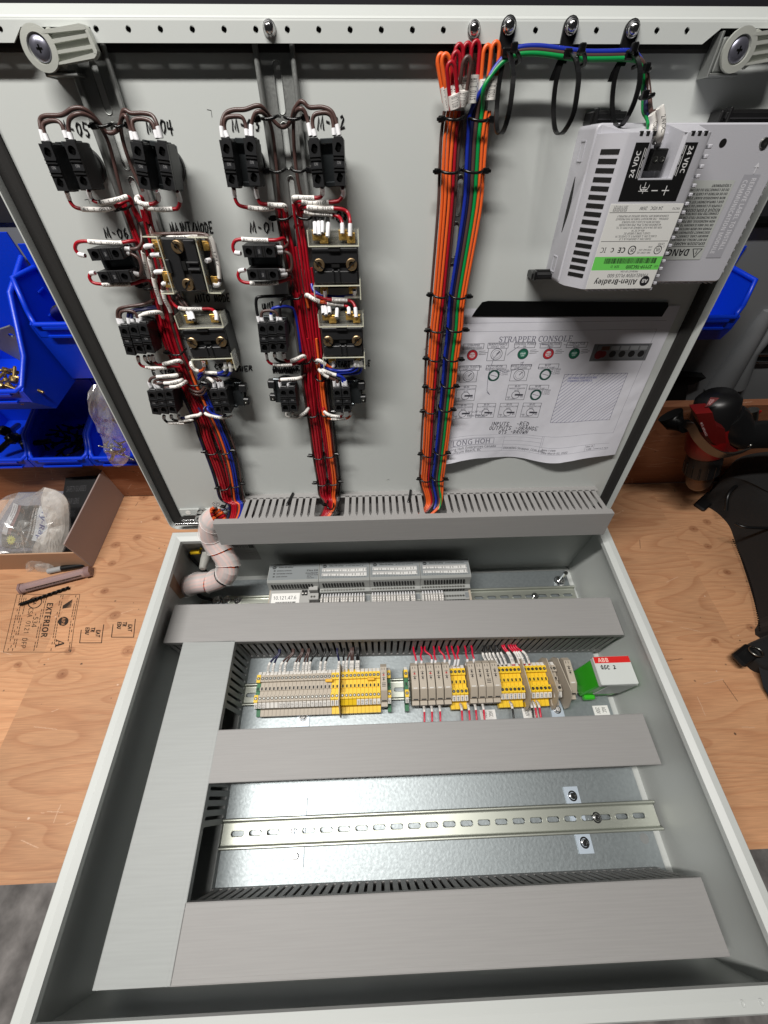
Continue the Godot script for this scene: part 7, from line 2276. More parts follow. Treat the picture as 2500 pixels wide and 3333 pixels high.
	dw("red", "outer red wire sleeved 0103 arching over the lower push-button", [v(-43.8, 350.9, 28.0), v(-44.6, 359.9, 22.0), v(-48.7, 364.6, 18.0), v(-55.8, 365.8, 18.0), v(-67.1, 366.4, 18.0), v(-75.6, 367.1, 18.0), v(-86.1, 367.9, 10.0), v(-93.7, 368.8, 5.0), v(-96.3, 361.7, 3.0)], [[0.0, 0.13], [0.3, 0.52, "R1_I_0103"]])
	dw("red", "inner red wire sleeved 0102 ending at the lower push-button's third clamp", [v(-51.8, 353.2, 26.0), v(-51.9, 358.2, 20.0), v(-56.3, 360.2, 16.0), v(-66.2, 361.9, 16.0), v(-77.6, 363.1, 16.0), v(-85.3, 364.1, 8.0), v(-90.3, 361.9, 4.0)], [[0.0, 0.15], [0.28, 0.62, "R1_I_0102"]])
	for i in 4:
		dw("black_wire", "%s dark wire with white ferrule from the left on the lower push-button" % ORD[i], [[v(-79.9, 353.6, 24.0), v(-80.7, 358.2, 16.0), v(-82.9, 361.0, 6.0), v(-85.3, 363.5, 0.0)], [v(-77.2, 352.3, 24.0), v(-78.1, 358.1, 16.0), v(-80.3, 360.9, 6.0), v(-83.9, 363.5, 0.0)], [v(-73.0, 354.2, 24.0), v(-73.7, 358.1, 16.0), v(-75.7, 360.2, 6.0), v(-78.9, 362.1, 0.0)], [v(-65.5, 350.0, 26.0), v(-64.9, 355.8, 18.0), v(-65.5, 358.6, 8.0), v(-67.2, 360.6, 0.0)]][i], [[0.0, 0.4]])
	for i in 3:
		dw("blue", "%s of three blue wires under the lower push-button" % ORD[i], [[v(-48.2, 299.9, 18.0), v(-48.2, 292.7, 18.0), v(-54.9, 287.7, 18.0), v(-69.3, 287.0, 18.0), v(-80.2, 289.3, 18.0), v(-88.1, 289.8, 8.0), v(-91.5, 292.4, 3.0)], [v(-45.1, 299.4, 17.0), v(-44.4, 290.6, 17.0), v(-51.9, 285.1, 17.0), v(-69.6, 283.8, 17.0), v(-81.1, 284.4, 12.0), v(-89.4, 287.0, 6.0), v(-92.0, 288.8, 2.0)], [v(-41.3, 299.7, 18.0), v(-40.5, 287.8, 14.0), v(-46.5, 281.6, 14.0), v(-68.3, 281.3, 14.0), v(-81.5, 281.9, 10.0), v(-89.2, 282.9, 4.0)]][i], [[0.0, 0.12]])
	dw("orange", "orange wire sleeved 0201 under the lower push-button", [v(-74.6, 299.1, 17.0), v(-74.4, 292.8, 17.0), v(-77.8, 290.9, 17.0), v(-84.5, 295.4, 17.0), v(-91.8, 299.7, 17.0), v(-95.6, 294.4, 8.0), v(-96.3, 284.7, 4.0)], [[0.0, 0.18], [0.36, 0.82, "R1_O_0201"]])
	# lowest pair of contact blocks
	dw("brown", "white sleeved wire marked 3171 across the lower left contact pair", [v(-143.0, 268.6, 20.0), v(-142.7, 275.8, 20.0), v(-140.9, 277.6, 20.0), v(-131.0, 278.2, 20.0), v(-119.2, 279.0, 20.0), v(-115.1, 276.3, 8.0), v(-112.6, 276.7, 3.0)], [[0.0, 0.12], [0.2, 0.74, "3171"]])
	dw("brown", "short wire under the 3171 sleeve", [v(-133.0, 267.0, 18.0), v(-132.7, 272.7, 18.0), v(-128.9, 275.2, 18.0), v(-123.3, 273.2, 10.0)], [[0.0, 0.5]])
	dw("sleeve", "white sleeved wire under the lower left contact pair", [v(-142.6, 230.5, 16.0), v(-142.3, 225.8, 16.0), v(-135.2, 223.9, 16.0), v(-127.8, 224.3, 16.0), v(-118.5, 229.9, 16.0), v(-113.8, 232.6, 8.0)], [[0.42, 0.95, "3172"]])
	dw("sleeve", "second white stub under the lower left contact pair", [v(-134.1, 230.9, 16.0), v(-133.7, 226.8, 16.0), v(-127.6, 225.5, 16.0), v(-119.9, 227.7, 16.0), v(-115.3, 229.2, 8.0)], [])
	dw("brown", "white sleeved wire falling to the START CYCLE contacts, left", [v(-75.1, 267.8, 20.0), v(-75.4, 275.6, 20.0), v(-78.1, 278.2, 20.0), v(-86.4, 282.9, 20.0), v(-91.2, 288.0, 20.0), v(-93.6, 284.6, 8.0)], [[0.0, 0.18], [0.38, 0.96, "6141"]])
	dw("blue", "blue wire with white sleeve falling to the START CYCLE contacts", [v(-60.6, 268.1, 20.0), v(-61.6, 275.3, 20.0), v(-66.1, 280.5, 20.0), v(-76.6, 283.7, 20.0), v(-85.9, 287.9, 20.0), v(-89.7, 284.5, 8.0)], [[0.0, 0.14], [0.42, 0.95, "DC COM"]])
	dw("blue", "short blue wire to the START CYCLE contacts' right block", [v(-64.1, 267.7, 19.0), v(-64.6, 275.0, 19.0), v(-66.8, 279.1, 19.0), v(-71.0, 281.2, 19.0)], [[0.0, 0.3]])
	dw("brown", "short dark wire to the START CYCLE contacts' left block", [v(-70.7, 267.3, 19.0), v(-71.2, 273.0, 19.0), v(-73.9, 276.2, 19.0), v(-76.8, 277.2, 19.0)], [[0.0, 0.34]])
	dw("red", "red wire with white sleeve under the START CYCLE contacts", [v(-68.9, 231.6, 18.0), v(-69.1, 226.5, 16.0), v(-71.7, 223.6, 16.0), v(-82.2, 224.7, 16.0), v(-89.3, 228.1, 16.0), v(-93.8, 229.7, 10.0), v(-93.5, 231.8, 5.0)], [[0.0, 0.12], [0.24, 0.8, "R1_I_0104"]])
	dw("orange", "orange wire sleeved 0203 under the START CYCLE contacts", [v(-58.6, 231.4, 18.0), v(-58.4, 224.6, 15.0), v(-62.4, 220.5, 15.0), v(-72.1, 219.6, 15.0), v(-82.7, 219.8, 15.0), v(-90.6, 219.0, 10.0), v(-95.0, 221.8, 6.0), v(-95.6, 227.8, 4.0)], [[0.0, 0.1], [0.28, 0.62, "R1_O_0203"]])
	# ties
	var L := [[v(-262.6, 504.1, 2.0), v(-249.1, 505.1, 2.0), 0, "left"], [v(-247.8, 504.8, 2.0), v(-239.2, 504.3, 2.0), 1, "right"], [v(-269.1, 446.7, 2.0), v(-257.0, 448.6, 2.0), 0, ""], [v(-273.7, 379.4, 2.0), v(-264.1, 378.5, 2.0), 0, ""], [v(-270.4, 308.4, 2.0), v(-255.4, 308.2, 2.0), 0, ""], [v(-262.8, 270.3, 2.0), v(-245.8, 269.4, 2.0), 1, ""], [v(-269.8, 166.4, 2.0), v(-254.8, 166.0, 2.0), 0, ""], [v(-250.9, 165.9, 2.0), v(-235.5, 167.1, 2.0), 1, ""], [v(-269.9, 100.1, 2.0), v(-254.1, 101.4, 2.0), 0, ""], [v(-252.0, 104.1, 2.0), v(-235.9, 106.3, 2.0), 1, ""], [v(-272.4, 59.6, 2.0), v(-262.9, 56.3, 2.0), 0, ""], [v(-261.5, 56.3, 2.0), v(-251.2, 55.9, 2.0), 1, ""]]
	for i in L.size():
		tie(L[i][0], L[i][1], 9, L[i][2] == 1, "black cable tie on the left bundle, %s counted from the top" % ORD[i])
	L = [[v(-119.9, 508.4, 1.0), v(-104.7, 510.0, 1.0), 0], [v(-99.2, 509.2, 1.0), v(-84.4, 508.7, 1.0), 1], [v(-118.7, 473.6, 1.0), v(-104.5, 474.5, 1.0), 0], [v(-98.9, 474.9, 1.0), v(-85.6, 474.0, 1.0), 1], [v(-118.9, 438.0, 2.0), v(-104.5, 439.0, 2.0), 0], [v(-98.6, 439.5, 2.0), v(-83.9, 438.3, 2.0), 1], [v(-114.6, 367.0, 2.0), v(-104.2, 368.2, 2.0), 0], [v(-113.2, 294.0, 2.0), v(-102.3, 297.1, 2.0), 0], [v(-100.6, 297.9, 2.0), v(-89.5, 296.9, 2.0), 1], [v(-99.7, 274.9, 3.0), v(-89.8, 272.7, 3.0), 1], [v(-116.7, 222.4, 3.0), v(-103.1, 223.3, 3.0), 0], [v(-98.8, 223.2, 3.0), v(-85.1, 225.3, 3.0), 1], [v(-118.0, 155.4, 3.0), v(-103.0, 153.6, 3.0), 0], [v(-100.4, 156.4, 3.0), v(-86.2, 157.4, 3.0), 1], [v(-117.4, 105.2, 3.0), v(-102.6, 104.8, 3.0), 0], [v(-99.4, 105.5, 3.0), v(-84.5, 106.6, 3.0), 1], [v(-104.5, 70.1, 16.0), v(-94.7, 66.4, 16.0), 0]]
	for i in L.size():
		tie(L[i][0], L[i][1], 9, L[i][2] == 1, "black cable tie on the middle bundle, %s counted from the top" % ORD[i])
	L = [[v(43.2, 507.9, 2.0), v(59.1, 508.9, 2.0), 0], [v(65.2, 507.9, 2.0), v(81.4, 507.4, 2.0), 1], [v(42.5, 472.5, 2.0), v(60.2, 472.8, 2.0), 0], [v(63.8, 473.2, 2.0), v(82.0, 472.7, 2.0), 1], [v(43.4, 367.0, 2.0), v(59.2, 366.2, 2.0), 0], [v(63.8, 365.7, 2.0), v(80.9, 365.1, 2.0), 1], [v(43.4, 329.2, 2.0), v(59.8, 329.5, 2.0), 0], [v(64.2, 330.1, 2.0), v(82.2, 329.2, 2.0), 1], [v(43.5, 295.6, 2.0), v(58.5, 294.5, 2.0), 0], [v(63.7, 295.3, 2.0), v(81.1, 294.1, 2.0), 1], [v(45.2, 258.7, 2.0), v(57.0, 257.9, 2.0), 0], [v(63.6, 260.4, 2.0), v(79.5, 259.1, 2.0), 1], [v(44.0, 223.6, 2.0), v(58.3, 223.3, 2.0), 0], [v(63.4, 226.5, 2.0), v(79.2, 225.5, 2.0), 1], [v(44.8, 153.3, 2.0), v(60.5, 151.6, 2.0), 0], [v(63.6, 155.5, 2.0), v(79.6, 155.0, 2.0), 1], [v(45.3, 106.8, 2.0), v(59.5, 105.2, 2.0), 0], [v(63.4, 107.2, 2.0), v(81.3, 105.7, 2.0), 1]]
	for i in L.size():
		tie(L[i][0], L[i][1], 8, L[i][2] == 1, "black cable tie on the right bundle, %s counted from the top" % ORD[i])
	# two straps round the door duct
	for k in 2:
		var x: float = [-166.5, 28.0][k]
		var o := thing("duct_strap", "black strap round the door duct, %s one" % ["left", "right"][k], "strap", DOOR, v(x, 70, 20), "black straps round the door duct")
		var s := Sh.new()
		s.tube(smooth([v(x + 4, 71, -11), v(x + 1, 71.5, 5), v(x - 2, 69, 16), v(x - 4, 56, 24)], 5), [0.0022], 7, Vector3.UP)
		obj("band", s, mats.tie, o)
	spare_ends()

# folded-back spare wires at the top of the right bundle, each in a long white sleeve
func spare_ends() -> void:
	var e := [["orange", v(35.2, 544.8, 6.0), v(46.2, 514.0, 4.0), "R1_O_0204"], ["orange", v(38.5, 544.4, 9.0), v(48.8, 514.2, 6.0), "R1_O_0205"], ["red", v(50.5, 550.4, 4.0), v(53.5, 515.5, 3.0), "R1_I_0110"], ["red", v(57.6, 551.2, 3.0), v(58.0, 516.9, 2.0), "R1_I_0111"], ["red", v(47.4, 545.5, 10.0), v(52.1, 513.8, 8.0), "R1_I_0107"], ["red", v(42.5, 539.3, 16.0), v(49.8, 513.8, 12.0), "R1_I_0106"], ["red", v(64.2, 552.2, 4.0), v(65.6, 517.5, 3.0), "R1_I_0112"], ["brown", v(56.9, 542.5, 13.0), v(55.2, 515.4, 8.0), "R1_I_0113"], ["orange", v(74.1, 549.9, 4.0), v(75.5, 520.9, 3.0), "R1_O_0206"], ["orange", v(80.2, 551.4, 6.0), v(81.4, 519.5, 4.0), "R1_O_0207"]]
	for i in e.size():
		var a: Vector3 = e[i][1]
		var b: Vector3 = e[i][2]
		var o := thing("spare_wire", "folded-back %s spare wire end in a white sleeve, %s of ten" % [e[i][0], ORD[i]], "wire", DOOR, a, "folded spare wire ends at the top of the right bundle")
		var d := (b - a).normalized()
		var sd := d.cross(OUT).normalized()
		var s := Sh.new()
		var pts := []
		for k in 13:
			var t := PI * k / 12.0
			pts.append(a + d * 0.005 + sd * 0.0034 * cos(t) - d * 0.0055 * sin(t))
		pts.push_front(pts[0] + d * 0.022)
		pts.append(pts[-1] + d * 0.022)
		s.tube(smooth(pts, 2), 0.0017, 8)
		obj("loop", s, mats[e[i][0]], o)
		s = Sh.new()
		var q := a + d * 0.018
		s.tube([q, q.lerp(b, 0.5), b], [0.0050, 0.0052, 0.0044], 10)
		for j in s.p.size():   # pressed flat
			var h: float = (s.p[j] - a.lerp(b, 0.5)).z - 0.0
			s.p[j].z -= h * 0.25
		var mr := marker_rect(e[i][3], 150, 90, 22)
		for j in s.t.size():
			s.t[j] = mr.position + mr.size * Vector2(s.t[j].x, s.t[j].y)
		obj("sleeve", s, atlas_mat, o)

# ---------------------------------------------------------------- spiral-wrapped loom between door and box
func harness() -> void:
	var mid := [v(-279.6, 59.0, 8.0), v(-291.0, 50.7, 12.0), v(-300.1, 33.3, 16.0), v(-303.9, 10.9, 22.0), v(-294.8, -4.8, 34.0), v(-284.4, -18.6, 46.0), v(-283.2, -32.1, 56.0), v(-297.9, -53.0, 62.0), v(-325.3, -66.2, 64.0), v(-355.5, -75.8, 62.0), v(-380.0, -95.0, 58.0)]
	var path := smooth(mid, 8)
	var o := thing("wire_loom", "spiral-wrapped loom of orange and red wires from door to box", "loom", I, mid[6])
	for k in 14:
		var pts := []
		var a := TAU * k / 14
		for i in path.size():
			var d: Vector3 = (path[mini(i + 1, path.size() - 1)] - path[maxi(i - 1, 0)]).normalized()
			var sd := d.cross(Vector3(0, 0.5, 1)).normalized()
			var up := sd.cross(d)
			pts.append(path[i] + (sd * cos(a + i * 0.015) + up * sin(a + i * 0.015)) * 0.0138)
		var s := Sh.new()
		s.tube(pts, 0.0027, 6)
		obj("wire", s, mats[["orange", "orange", "red", "orange", "orange", "brown", "orange"][k % 7]], o)
	# the band: wound round the path, each turn lapping the last
	var total := 0.0
	for i in range(1, path.size()):
		total += path[i].distance_to(path[i - 1])
	var turns := total / 0.031
	var n := int(turns * 22)
	var at := func(t: float, ang: float, r: float) -> Vector3:
		var f := clampf(t, 0.0, 1.0) * (path.size() - 1)
		var i := mini(int(f), path.size() - 2)
		var p: Vector3 = path[i].lerp(path[i + 1], f - i)
		var d: Vector3 = (path[mini(i + 2, path.size() - 1)] - path[maxi(i - 1, 0)]).normalized()
		var sd := d.cross(Vector3(0, 0.5, 1)).normalized()
		return p + (sd * cos(ang) + sd.cross(d) * sin(ang)) * r
	var s := Sh.new()
	var wd := 0.0275 / total
	var mid_at := func(t: float) -> Vector3: return at.call(t, 0.0, 0.0)
	for i in n:
		var t0 := float(i) / n
		var t1 := float(i + 1) / n
		var a0 := TAU * turns * t0
		var a1 := TAU * turns * t1
		for j in 3:
			var w0 := wd * j / 3.0
			var w1 := wd * (j + 1) / 3.0
			var r0 := 0.0172 + 0.0008 * j
			var A: Vector3 = at.call(t0 + w0, a0, r0)
			var B: Vector3 = at.call(t1 + w0, a1, r0)
			var C: Vector3 = at.call(t1 + w1, a1, r0 + 0.0009)
			var D: Vector3 = at.call(t0 + w1, a0, r0 + 0.0009)
			var n0: Vector3 = A - mid_at.call(t0 + w0)
			var n1: Vector3 = B - mid_at.call(t1 + w0)
			s.tri(A, B, C, n0, n1, n1)
			s.tri(A, C, D, n0, n1, n0)
	obj("spiral_wrap", s, mats.wrap, o)
	s = Sh.new()
	var edge := []
	for i in n:
		edge.append(at.call(float(i) / n + wd, TAU * turns * i / n, 0.0201))
	s.tube(edge, 0.0003, 4, Vector3.UP, false)
	obj("band_edge", s, mat("band_edge", Color(0.93, 0.92, 0.91), 0.4), o)
	# ties round it
	for t in [0.12, 0.69]:
		s = Sh.new()
		var pts := []
		for k in 21:
			pts.append(at.call(t, TAU * k / 20, 0.0172))
		s.tube(pts, 0.0016, 7, Vector3.UP, false)
		obj("tie", s, mats.tie, o)

# ---------------------------------------------------------------- operator panel seen from behind, upside down
func touch_panel() -> void:
	var o := thing("touch_panel", "grey operator touch panel mounted upside down on the door, seen from behind", "touch panel", DOOR, v(260, 440, -13))
	var P: Material = mats.panel
	var s := Sh.new()
	var q := rounded(173, 350, 381, 504, 4, 3)
	s.prism(q, -0.013, 0.0255)
	var q2 := rounded(174.2, 348.8, 382.2, 502.8, 3, 3)
	wall_ring(s, q, 0.0255, q2, 0.0268, true)
	s.prism(q2, 0.0262, 0.0268)
	obj("back_housing", s, P, o)
	# toothed cooling edge along the right and the bottom
	for k in 17:
		s = Sh.new()
		s.box(v(350.4, 390 + k * 6.4, 16), v(3.4, 2.6, 18), 0.0006)
		obj("cooling_fin", s, P, o)
	for k in 26:
		s = Sh.new()
		s.box(v(197 + k * 5.9, 380.6, 16 if k > 11 else 40), v(2.6, 3.0, 18 if k > 11 else 24), 0.0006)
		obj("cooling_fin", s, P, o)
	for k in 17:
		s = Sh.new()
		s.box(v(263.5, 386 + k * 6.4, 41), v(3.2, 2.8, 24), 0.0006)
		obj("cooling_fin", s, P, o)
	# raised block with a notch for the power plug
	s = Sh.new()
	var turn := Basis(Vector3(1, 0, 0), Vector3(0, 0, 1), Vector3(0, -1, 0))
	var pr := func(pts: Array, v0: float, v1: float) -> void:
		var a := PackedVector2Array()
		for c in pts:
			a.append(Vector2(c[0], c[1]) * 0.001)
		s.m = Transform3D(turn, Vector3.ZERO)
		s.prism(a, -v1 * 0.001, -v0 * 0.001)
		s.m = Transform3D.IDENTITY
	pr.call([[174.5, 26.9], [176, 38], [180, 43.4], [187.5, 53.6], [190, 55], [257, 55], [260, 53.5], [262.5, 27]], 382.0, 467.9)
	pr.call([[174.5, 26.9], [176, 38], [180, 43.4], [187.5, 53.6], [190, 55], [209.2, 55], [211.8, 53], [212.4, 30.2], [212.4, 26.9]], 467.9, 497)
	pr.call([[235.6, 26.9], [235.6, 30.2], [236.4, 53], [238.8, 55], [256, 55], [259, 53.5], [262.5, 27]], 467.9, 497)
	pr.call([[212.4, 26.9], [212.4, 31], [235.6, 31], [235.6, 26.9]], 467.9, 497)
	# sloping top
	for e in [[177.0, 212.4, 189.0, 211.8], [235.6, 262.0, 236.4, 257.5]]:
		s.face([v(e[0], 502.6, 27), v(e[1], 502.6, 27), v(e[3], 497, 54.6), v(e[2], 497, 54.6)], Vector3(0, 1, 0.2))
		s.face([v(e[1], 497, 27), v(e[1], 502.6, 27), v(e[3], 497, 54.6)], Vector3(-1 if e[0] > 220 else 1, 0, 0))
		s.face([v(e[0], 497, 27), v(e[0], 502.6, 27), v(e[2], 497, 54.6)], Vector3(-1, 0, 0))
	obj("raised_block", s, P, o)
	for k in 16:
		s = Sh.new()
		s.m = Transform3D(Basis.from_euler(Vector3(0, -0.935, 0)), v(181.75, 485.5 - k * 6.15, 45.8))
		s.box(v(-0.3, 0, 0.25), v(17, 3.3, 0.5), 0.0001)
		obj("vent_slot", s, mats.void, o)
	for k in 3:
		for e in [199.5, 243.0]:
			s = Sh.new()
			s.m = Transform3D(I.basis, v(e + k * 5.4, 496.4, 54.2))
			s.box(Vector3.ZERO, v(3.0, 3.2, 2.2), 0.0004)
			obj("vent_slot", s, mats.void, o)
	s = Sh.new()
	var lens := PackedVector2Array()
	for k in 12:
		lens.append(Vector2(-k / 11.0 * 44, 5.0 * sin(k / 11.0 * PI)) * 0.001)
	for k in range(10, 0, -1):
		lens.append(Vector2(-k / 11.0 * 44, -1.6 * sin(k / 11.0 * PI)) * 0.001)
	s.m = Transform3D(Basis(Vector3(0, -1, 0), Vector3(0, 0, 1), Vector3(-1, 0, 0)), v(173.2, 424, 6))
	s.prism(lens, 0.0, 0.0007)
	obj("side_slot", s, mats.void, o)
	for k in 2:
		s = Sh.new()
		s.m = Transform3D(Basis(Vector3(0, 1, 0), Vector3(0, 0, 1), Vector3(1, 0, 0)), v(172.8, [486, 396][k], 6))
		for e in [[0, 5, 14, 0.8], [0, -5, 14, 0.8], [-7, 0, 0.8, 10], [7, 0, 0.8, 10]]:
			s.box(v(e[0], e[1], 0), v(e[2], e[3], 0.8))
		obj("latch_outline", s, P, o)
	s = Sh.new()
	s.m = Transform3D(I.basis, v(290.4, 490.9, 26.85))
	s.lathe([[0.0031, 0], [0.0031, 0.0001], [0, 0.0001]], 18)
	obj("hole", s, mats.void, o)
	s = Sh.new()
	s.m = Transform3D(I.basis, v(328, 491, 26.85))
	s.lathe([[0.004, 0], [0.0035, 0.0012], [0.002, 0.0012], [0, 0.0006]], 18)
	obj("cover_screw", s, mats.steel, o)
	# black power legend, upside down where lettered
	var r := place(216, 156, Color(0.035, 0.035, 0.038))
	var p := Vector2(r.position)
	var W := Color(0.85, 0.85, 0.85)
	line(atlas, p + Vector2(150, 126), p + Vector2(174, 126), 3, W)
	line(atlas, p + Vector2(162, 114), p + Vector2(162, 138), 3, W)
	line(atlas, p + Vector2(112, 126), p + Vector2(132, 126), 3, W)
	for k in 3:
		line(atlas, p + Vector2(74 - k * 5, 118 + k * 5), p + Vector2(88 + k * 5 - 0, 118 + k * 5), 2, W)
	ring(atlas, p + Vector2(81, 112), 16, 2, W, 24)
	atlas.fill_rect(Rect2i(r.position + Vector2i(60, 92), Vector2i(44, 18)), Color(0.035, 0.035, 0.038))
	line(atlas, p + Vector2(81, 104), p + Vector2(81, 134), 2, W)
	var side_txt := func(up: bool) -> Image:
		var im := Image.create(96, 44, false, Image.FORMAT_RGBA8)
		im.fill(Color(0.035, 0.035, 0.038))
		text(im, "24 VDC", 6, 24, 22, W, "Droid Sans*")
		line(im, Vector2(6, 34), Vector2(84, 34), 2, W)
		for k in 3:
			line(im, Vector2(6 + k * 28, 40), Vector2(26 + k * 28, 40), 2, W)
		im.rotate_90(COUNTERCLOCKWISE if up else CLOCKWISE)
		return im
	atlas.blit_rect(side_txt.call(true), Rect2i(0, 0, 44, 96), r.position + Vector2i(4, 2))
	atlas.blit_rect(side_txt.call(false), Rect2i(0, 0, 44, 96), r.position + Vector2i(170, 2))
	var u := uvr(r)
	s = Sh.new()
	var lab := func(x0: float, x1: float, y0: float, y1: float) -> void:
		var a := Vector2((x0 - 197) / 53.0, (491 - y1) / 38.6)
		var b := Vector2((x1 - 197) / 53.0, (491 - y0) / 38.6)
		s.quad(v(x0, y0, 55.25), v(x1, y0, 55.25), v(x1, y1, 55.25), v(x0, y1, 55.25), Rect2(u.position + u.size * a, u.size * (b - a)))
	lab.call(197.0, 250.0, 452.4, 467.0)
	lab.call(197.0, 208.6, 467.0, 491.0)
	lab.call(239.2, 250.0, 467.0, 491.0)
	obj("power_legend", s, atlas_mat, o)
	# rating label, printed the other way up
	r = place(520, 540, Color(0.84, 0.84, 0.83))
	p = Vector2(r.position)
	var K := Color(0.10, 0.10, 0.11)
	atlas.fill_rect(Rect2i(r.position + Vector2i(0, 130), Vector2i(520, 90)), Color(0.42, 0.80, 0.36))
	text(atlas, "Allen-Bradley", p.x + 130, p.y + 66, 52, K, "Droid Sans*")
	spot(atlas, p + Vector2(70, 52), 36, K)
	text(atlas, "AB", p.x + 46, p.y + 66, 36, Color(0.85, 0.85, 0.85), "Droid Sans*")
	text(atlas, "PANELVIEW PLUS 600", p.x + 60, p.y + 104, 33, K)
	text(atlas, "PRODUCT OF USA", p.x + 150, p.y + 126, 17, K)
	text(atlas, "CAT", p.x + 8, p.y + 160, 18, K)
	text(atlas, "2711P-T6C20D", p.x + 56, p.y + 162, 30, K, "Droid Sans*")
	text(atlas, "SER  D", p.x + 310, p.y + 162, 24, K)
	bars(atlas, r.position.x + 40, r.position.y + 174, 400, 36, 3, K)
	ring(atlas, p + Vector2(60, 262), 26, 4, K)
	text(atlas, "UL", p.x + 44, p.y + 272, 26, K, "Droid Sans*")
	text(atlas, "C     US", p.x + 20, p.y + 290, 16, K)
	text(atlas, "LISTED", p.x + 26, p.y + 306, 16, K)
	text(atlas, "IND. CONT. EQ.", p.x + 110, p.y + 250, 15, K)
	text(atlas, "FOR HAZ. LOC.", p.x + 110, p.y + 268, 15, K)
	text(atlas, "A196", p.x + 110, p.y + 286, 13, K)
	ring(atlas, p + Vector2(256, 262), 26, 5, K)
	text(atlas, "25", p.x + 240, p.y + 272, 26, K, "Droid Sans*")
	text(atlas, "CE", p.x + 306, p.y + 280, 48, K, "Droid Sans*")
	text(atlas, "C", p.x + 392, p.y + 278, 40, K, "Droid Sans*")
	text(atlas, "IC", p.x + 452, p.y + 280, 46, K)
	line(atlas, p + Vector2(10, 318), p + Vector2(510, 318), 3, K)
	var L := ["CLASS I DIV. 2, GROUPS A, B, C, D", "CLASS II, DIV. 2, GROUPS F, G, CLASS III, T4", "CLASS I, ZONE 2 GROUP IIC", "AEx nC IIC T4", "FOR USE ON A FLAT SURFACE OF A TYPE 12, 13,", "4X (INDOOR ONLY), IP54, IP65 ENCLOSURE", "FOR USE WITH A CLASS 2 SELV SOURCE", "DISPOSAL - THE BACKLIGHT TUBES IN THIS PRODUCT", "CONTAIN MERCURY. PLEASE DISPOSE OF PROPERLY"]
	for i in L.size():
		text(atlas, L[i], p.x + 262, p.y + 338 + i * 17.4, 16, K, "Droid Sans", true)
	line(atlas, p + Vector2(10, 492), p + Vector2(510, 492), 3, K)
	text(atlas, "FAC1U", p.x + 16, p.y + 520, 18, K)
	text(atlas, "24 VDC   26W", p.x + 140, p.y + 526, 28, K)
	text(atlas, "2011/07/21", p.x + 392, p.y + 532, 20, K)
	for k in 4:   # four characters for the date of making
		frame_rect(atlas, p.x + 396 + k * 26, p.y + 500, 18, 14, 2, K)
		line(atlas, p + Vector2(396 + k * 26, 507), p + Vector2(414 + k * 26, 507), 2, K)
	s = Sh.new()
	s.box(v(225, 416.2, 55.1), v(67, 68.6, 0.3), 0.0001)
	s.t.fill(uvr(r).position + Vector2(0.002, 0.002))
	var c := uvr(r)
	s.quad(v(258.5, 450.2, 55.4), v(191.5, 450.2, 55.4), v(191.5, 382.2, 55.4), v(258.5, 382.2, 55.4), c)
	obj("rating_label", s, atlas_mat, o)
	# warning label on the housing
	r = place(360, 420, Color(0.70, 0.71, 0.70))
	p = Vector2(r.position)
	for k in 3:
		var tri := [Vector2(48, 12), Vector2(16, 62), Vector2(80, 62)]
		line(atlas, p + tri[k], p + tri[(k + 1) % 3], 4, K)
	text(atlas, "!", p.x + 42, p.y + 58, 36, K, "Droid Sans*")
	text(atlas, "DANGER", p.x + 96, p.y + 62, 56, K, "Droid Sans*")
	line(atlas, p + Vector2(10, 76), p + Vector2(350, 76), 3, K)
	L = ["EXPLOSION HAZARD", "DO NOT INSTALL OR REMOVE", "MEMORY CARD, CONNECT OR", "DISCONNECT EQUIPMENT UNLESS", "POWER HAS BEEN SWITCHED OFF", "OR THE AREA IS KNOWN TO BE", "NON HAZARDOUS. USB PORT FOR", "NON INCENDIVE FIELD CIRCUITS", "CONNECTED PER CONTROL DRAWING", "RISQUE D'EXPLOSION", "COUPER LE COURANT OU S'ASSURER", "QUE L'EMPLACEMENT EST DESIGNE", "NON DANGEREUX AVANT D'INSERER", "OU DE RETIRER LA CARTE MEMOIRE", "OU DE CONNECTER OU DECONNECTER", "L'EQUIPEMENT"]
	for i in L.size():
		text(atlas, L[i], p.x + 14, p.y + 100 + i * 20, 22 if i in [0, 9] else 17, K, "Droid Sans*")
	s = Sh.new()
	s.quad(v(317.5, 465.5, 27.1), v(263, 465.5, 27.1), v(263, 402, 27.1), v(317.5, 402, 27.1), uvr(r))
	obj("warning_label", s, atlas_mat, o)
	# grey-on-grey strip
	var im := Image.create(420, 76, false, Image.FORMAT_RGBA8)
	im.fill(Color(0.62, 0.62, 0.65))
	var lg := Color(0.80, 0.80, 0.82)
	text(im, "REMOVE LABEL TO INSTALL", 14, 32, 28, lg, "Droid Sans*")
	text(im, "COMMUNICATION MODULE", 24, 66, 28, lg, "Droid Sans*")
	r = place(420, 76)
	atlas.blit_rect(im, Rect2i(0, 0, 420, 76), r.position)
	s = Sh.new()
	s.quad(v(323, 469.5, 27.1), v(323, 403.5, 27.1), v(339, 403.5, 27.1), v(339, 469.5, 27.1), uvr(r))
	obj("module_label", s, atlas_mat, o)
	s = Sh.new()
	s.face([v(331.6, 478, 27.1), v(329.4, 474.4, 27.1), v(333.8, 474.4, 27.1)], OUT)
	s.face([v(331.1, 474.4, 27.1), v(332.1, 474.4, 27.1), v(332.1, 470, 27.1), v(331.1, 470, 27.1)], OUT)
	obj("arrow", s, mat("arrow", Color(0.82, 0.82, 0.84), 0.5), o)
	# plug in the notch
	s = Sh.new()
	s.box(v(225.5, 480, 40), v(12.5, 15, 15), 0.0008)
	obj("power_plug", s, mats.void, o)
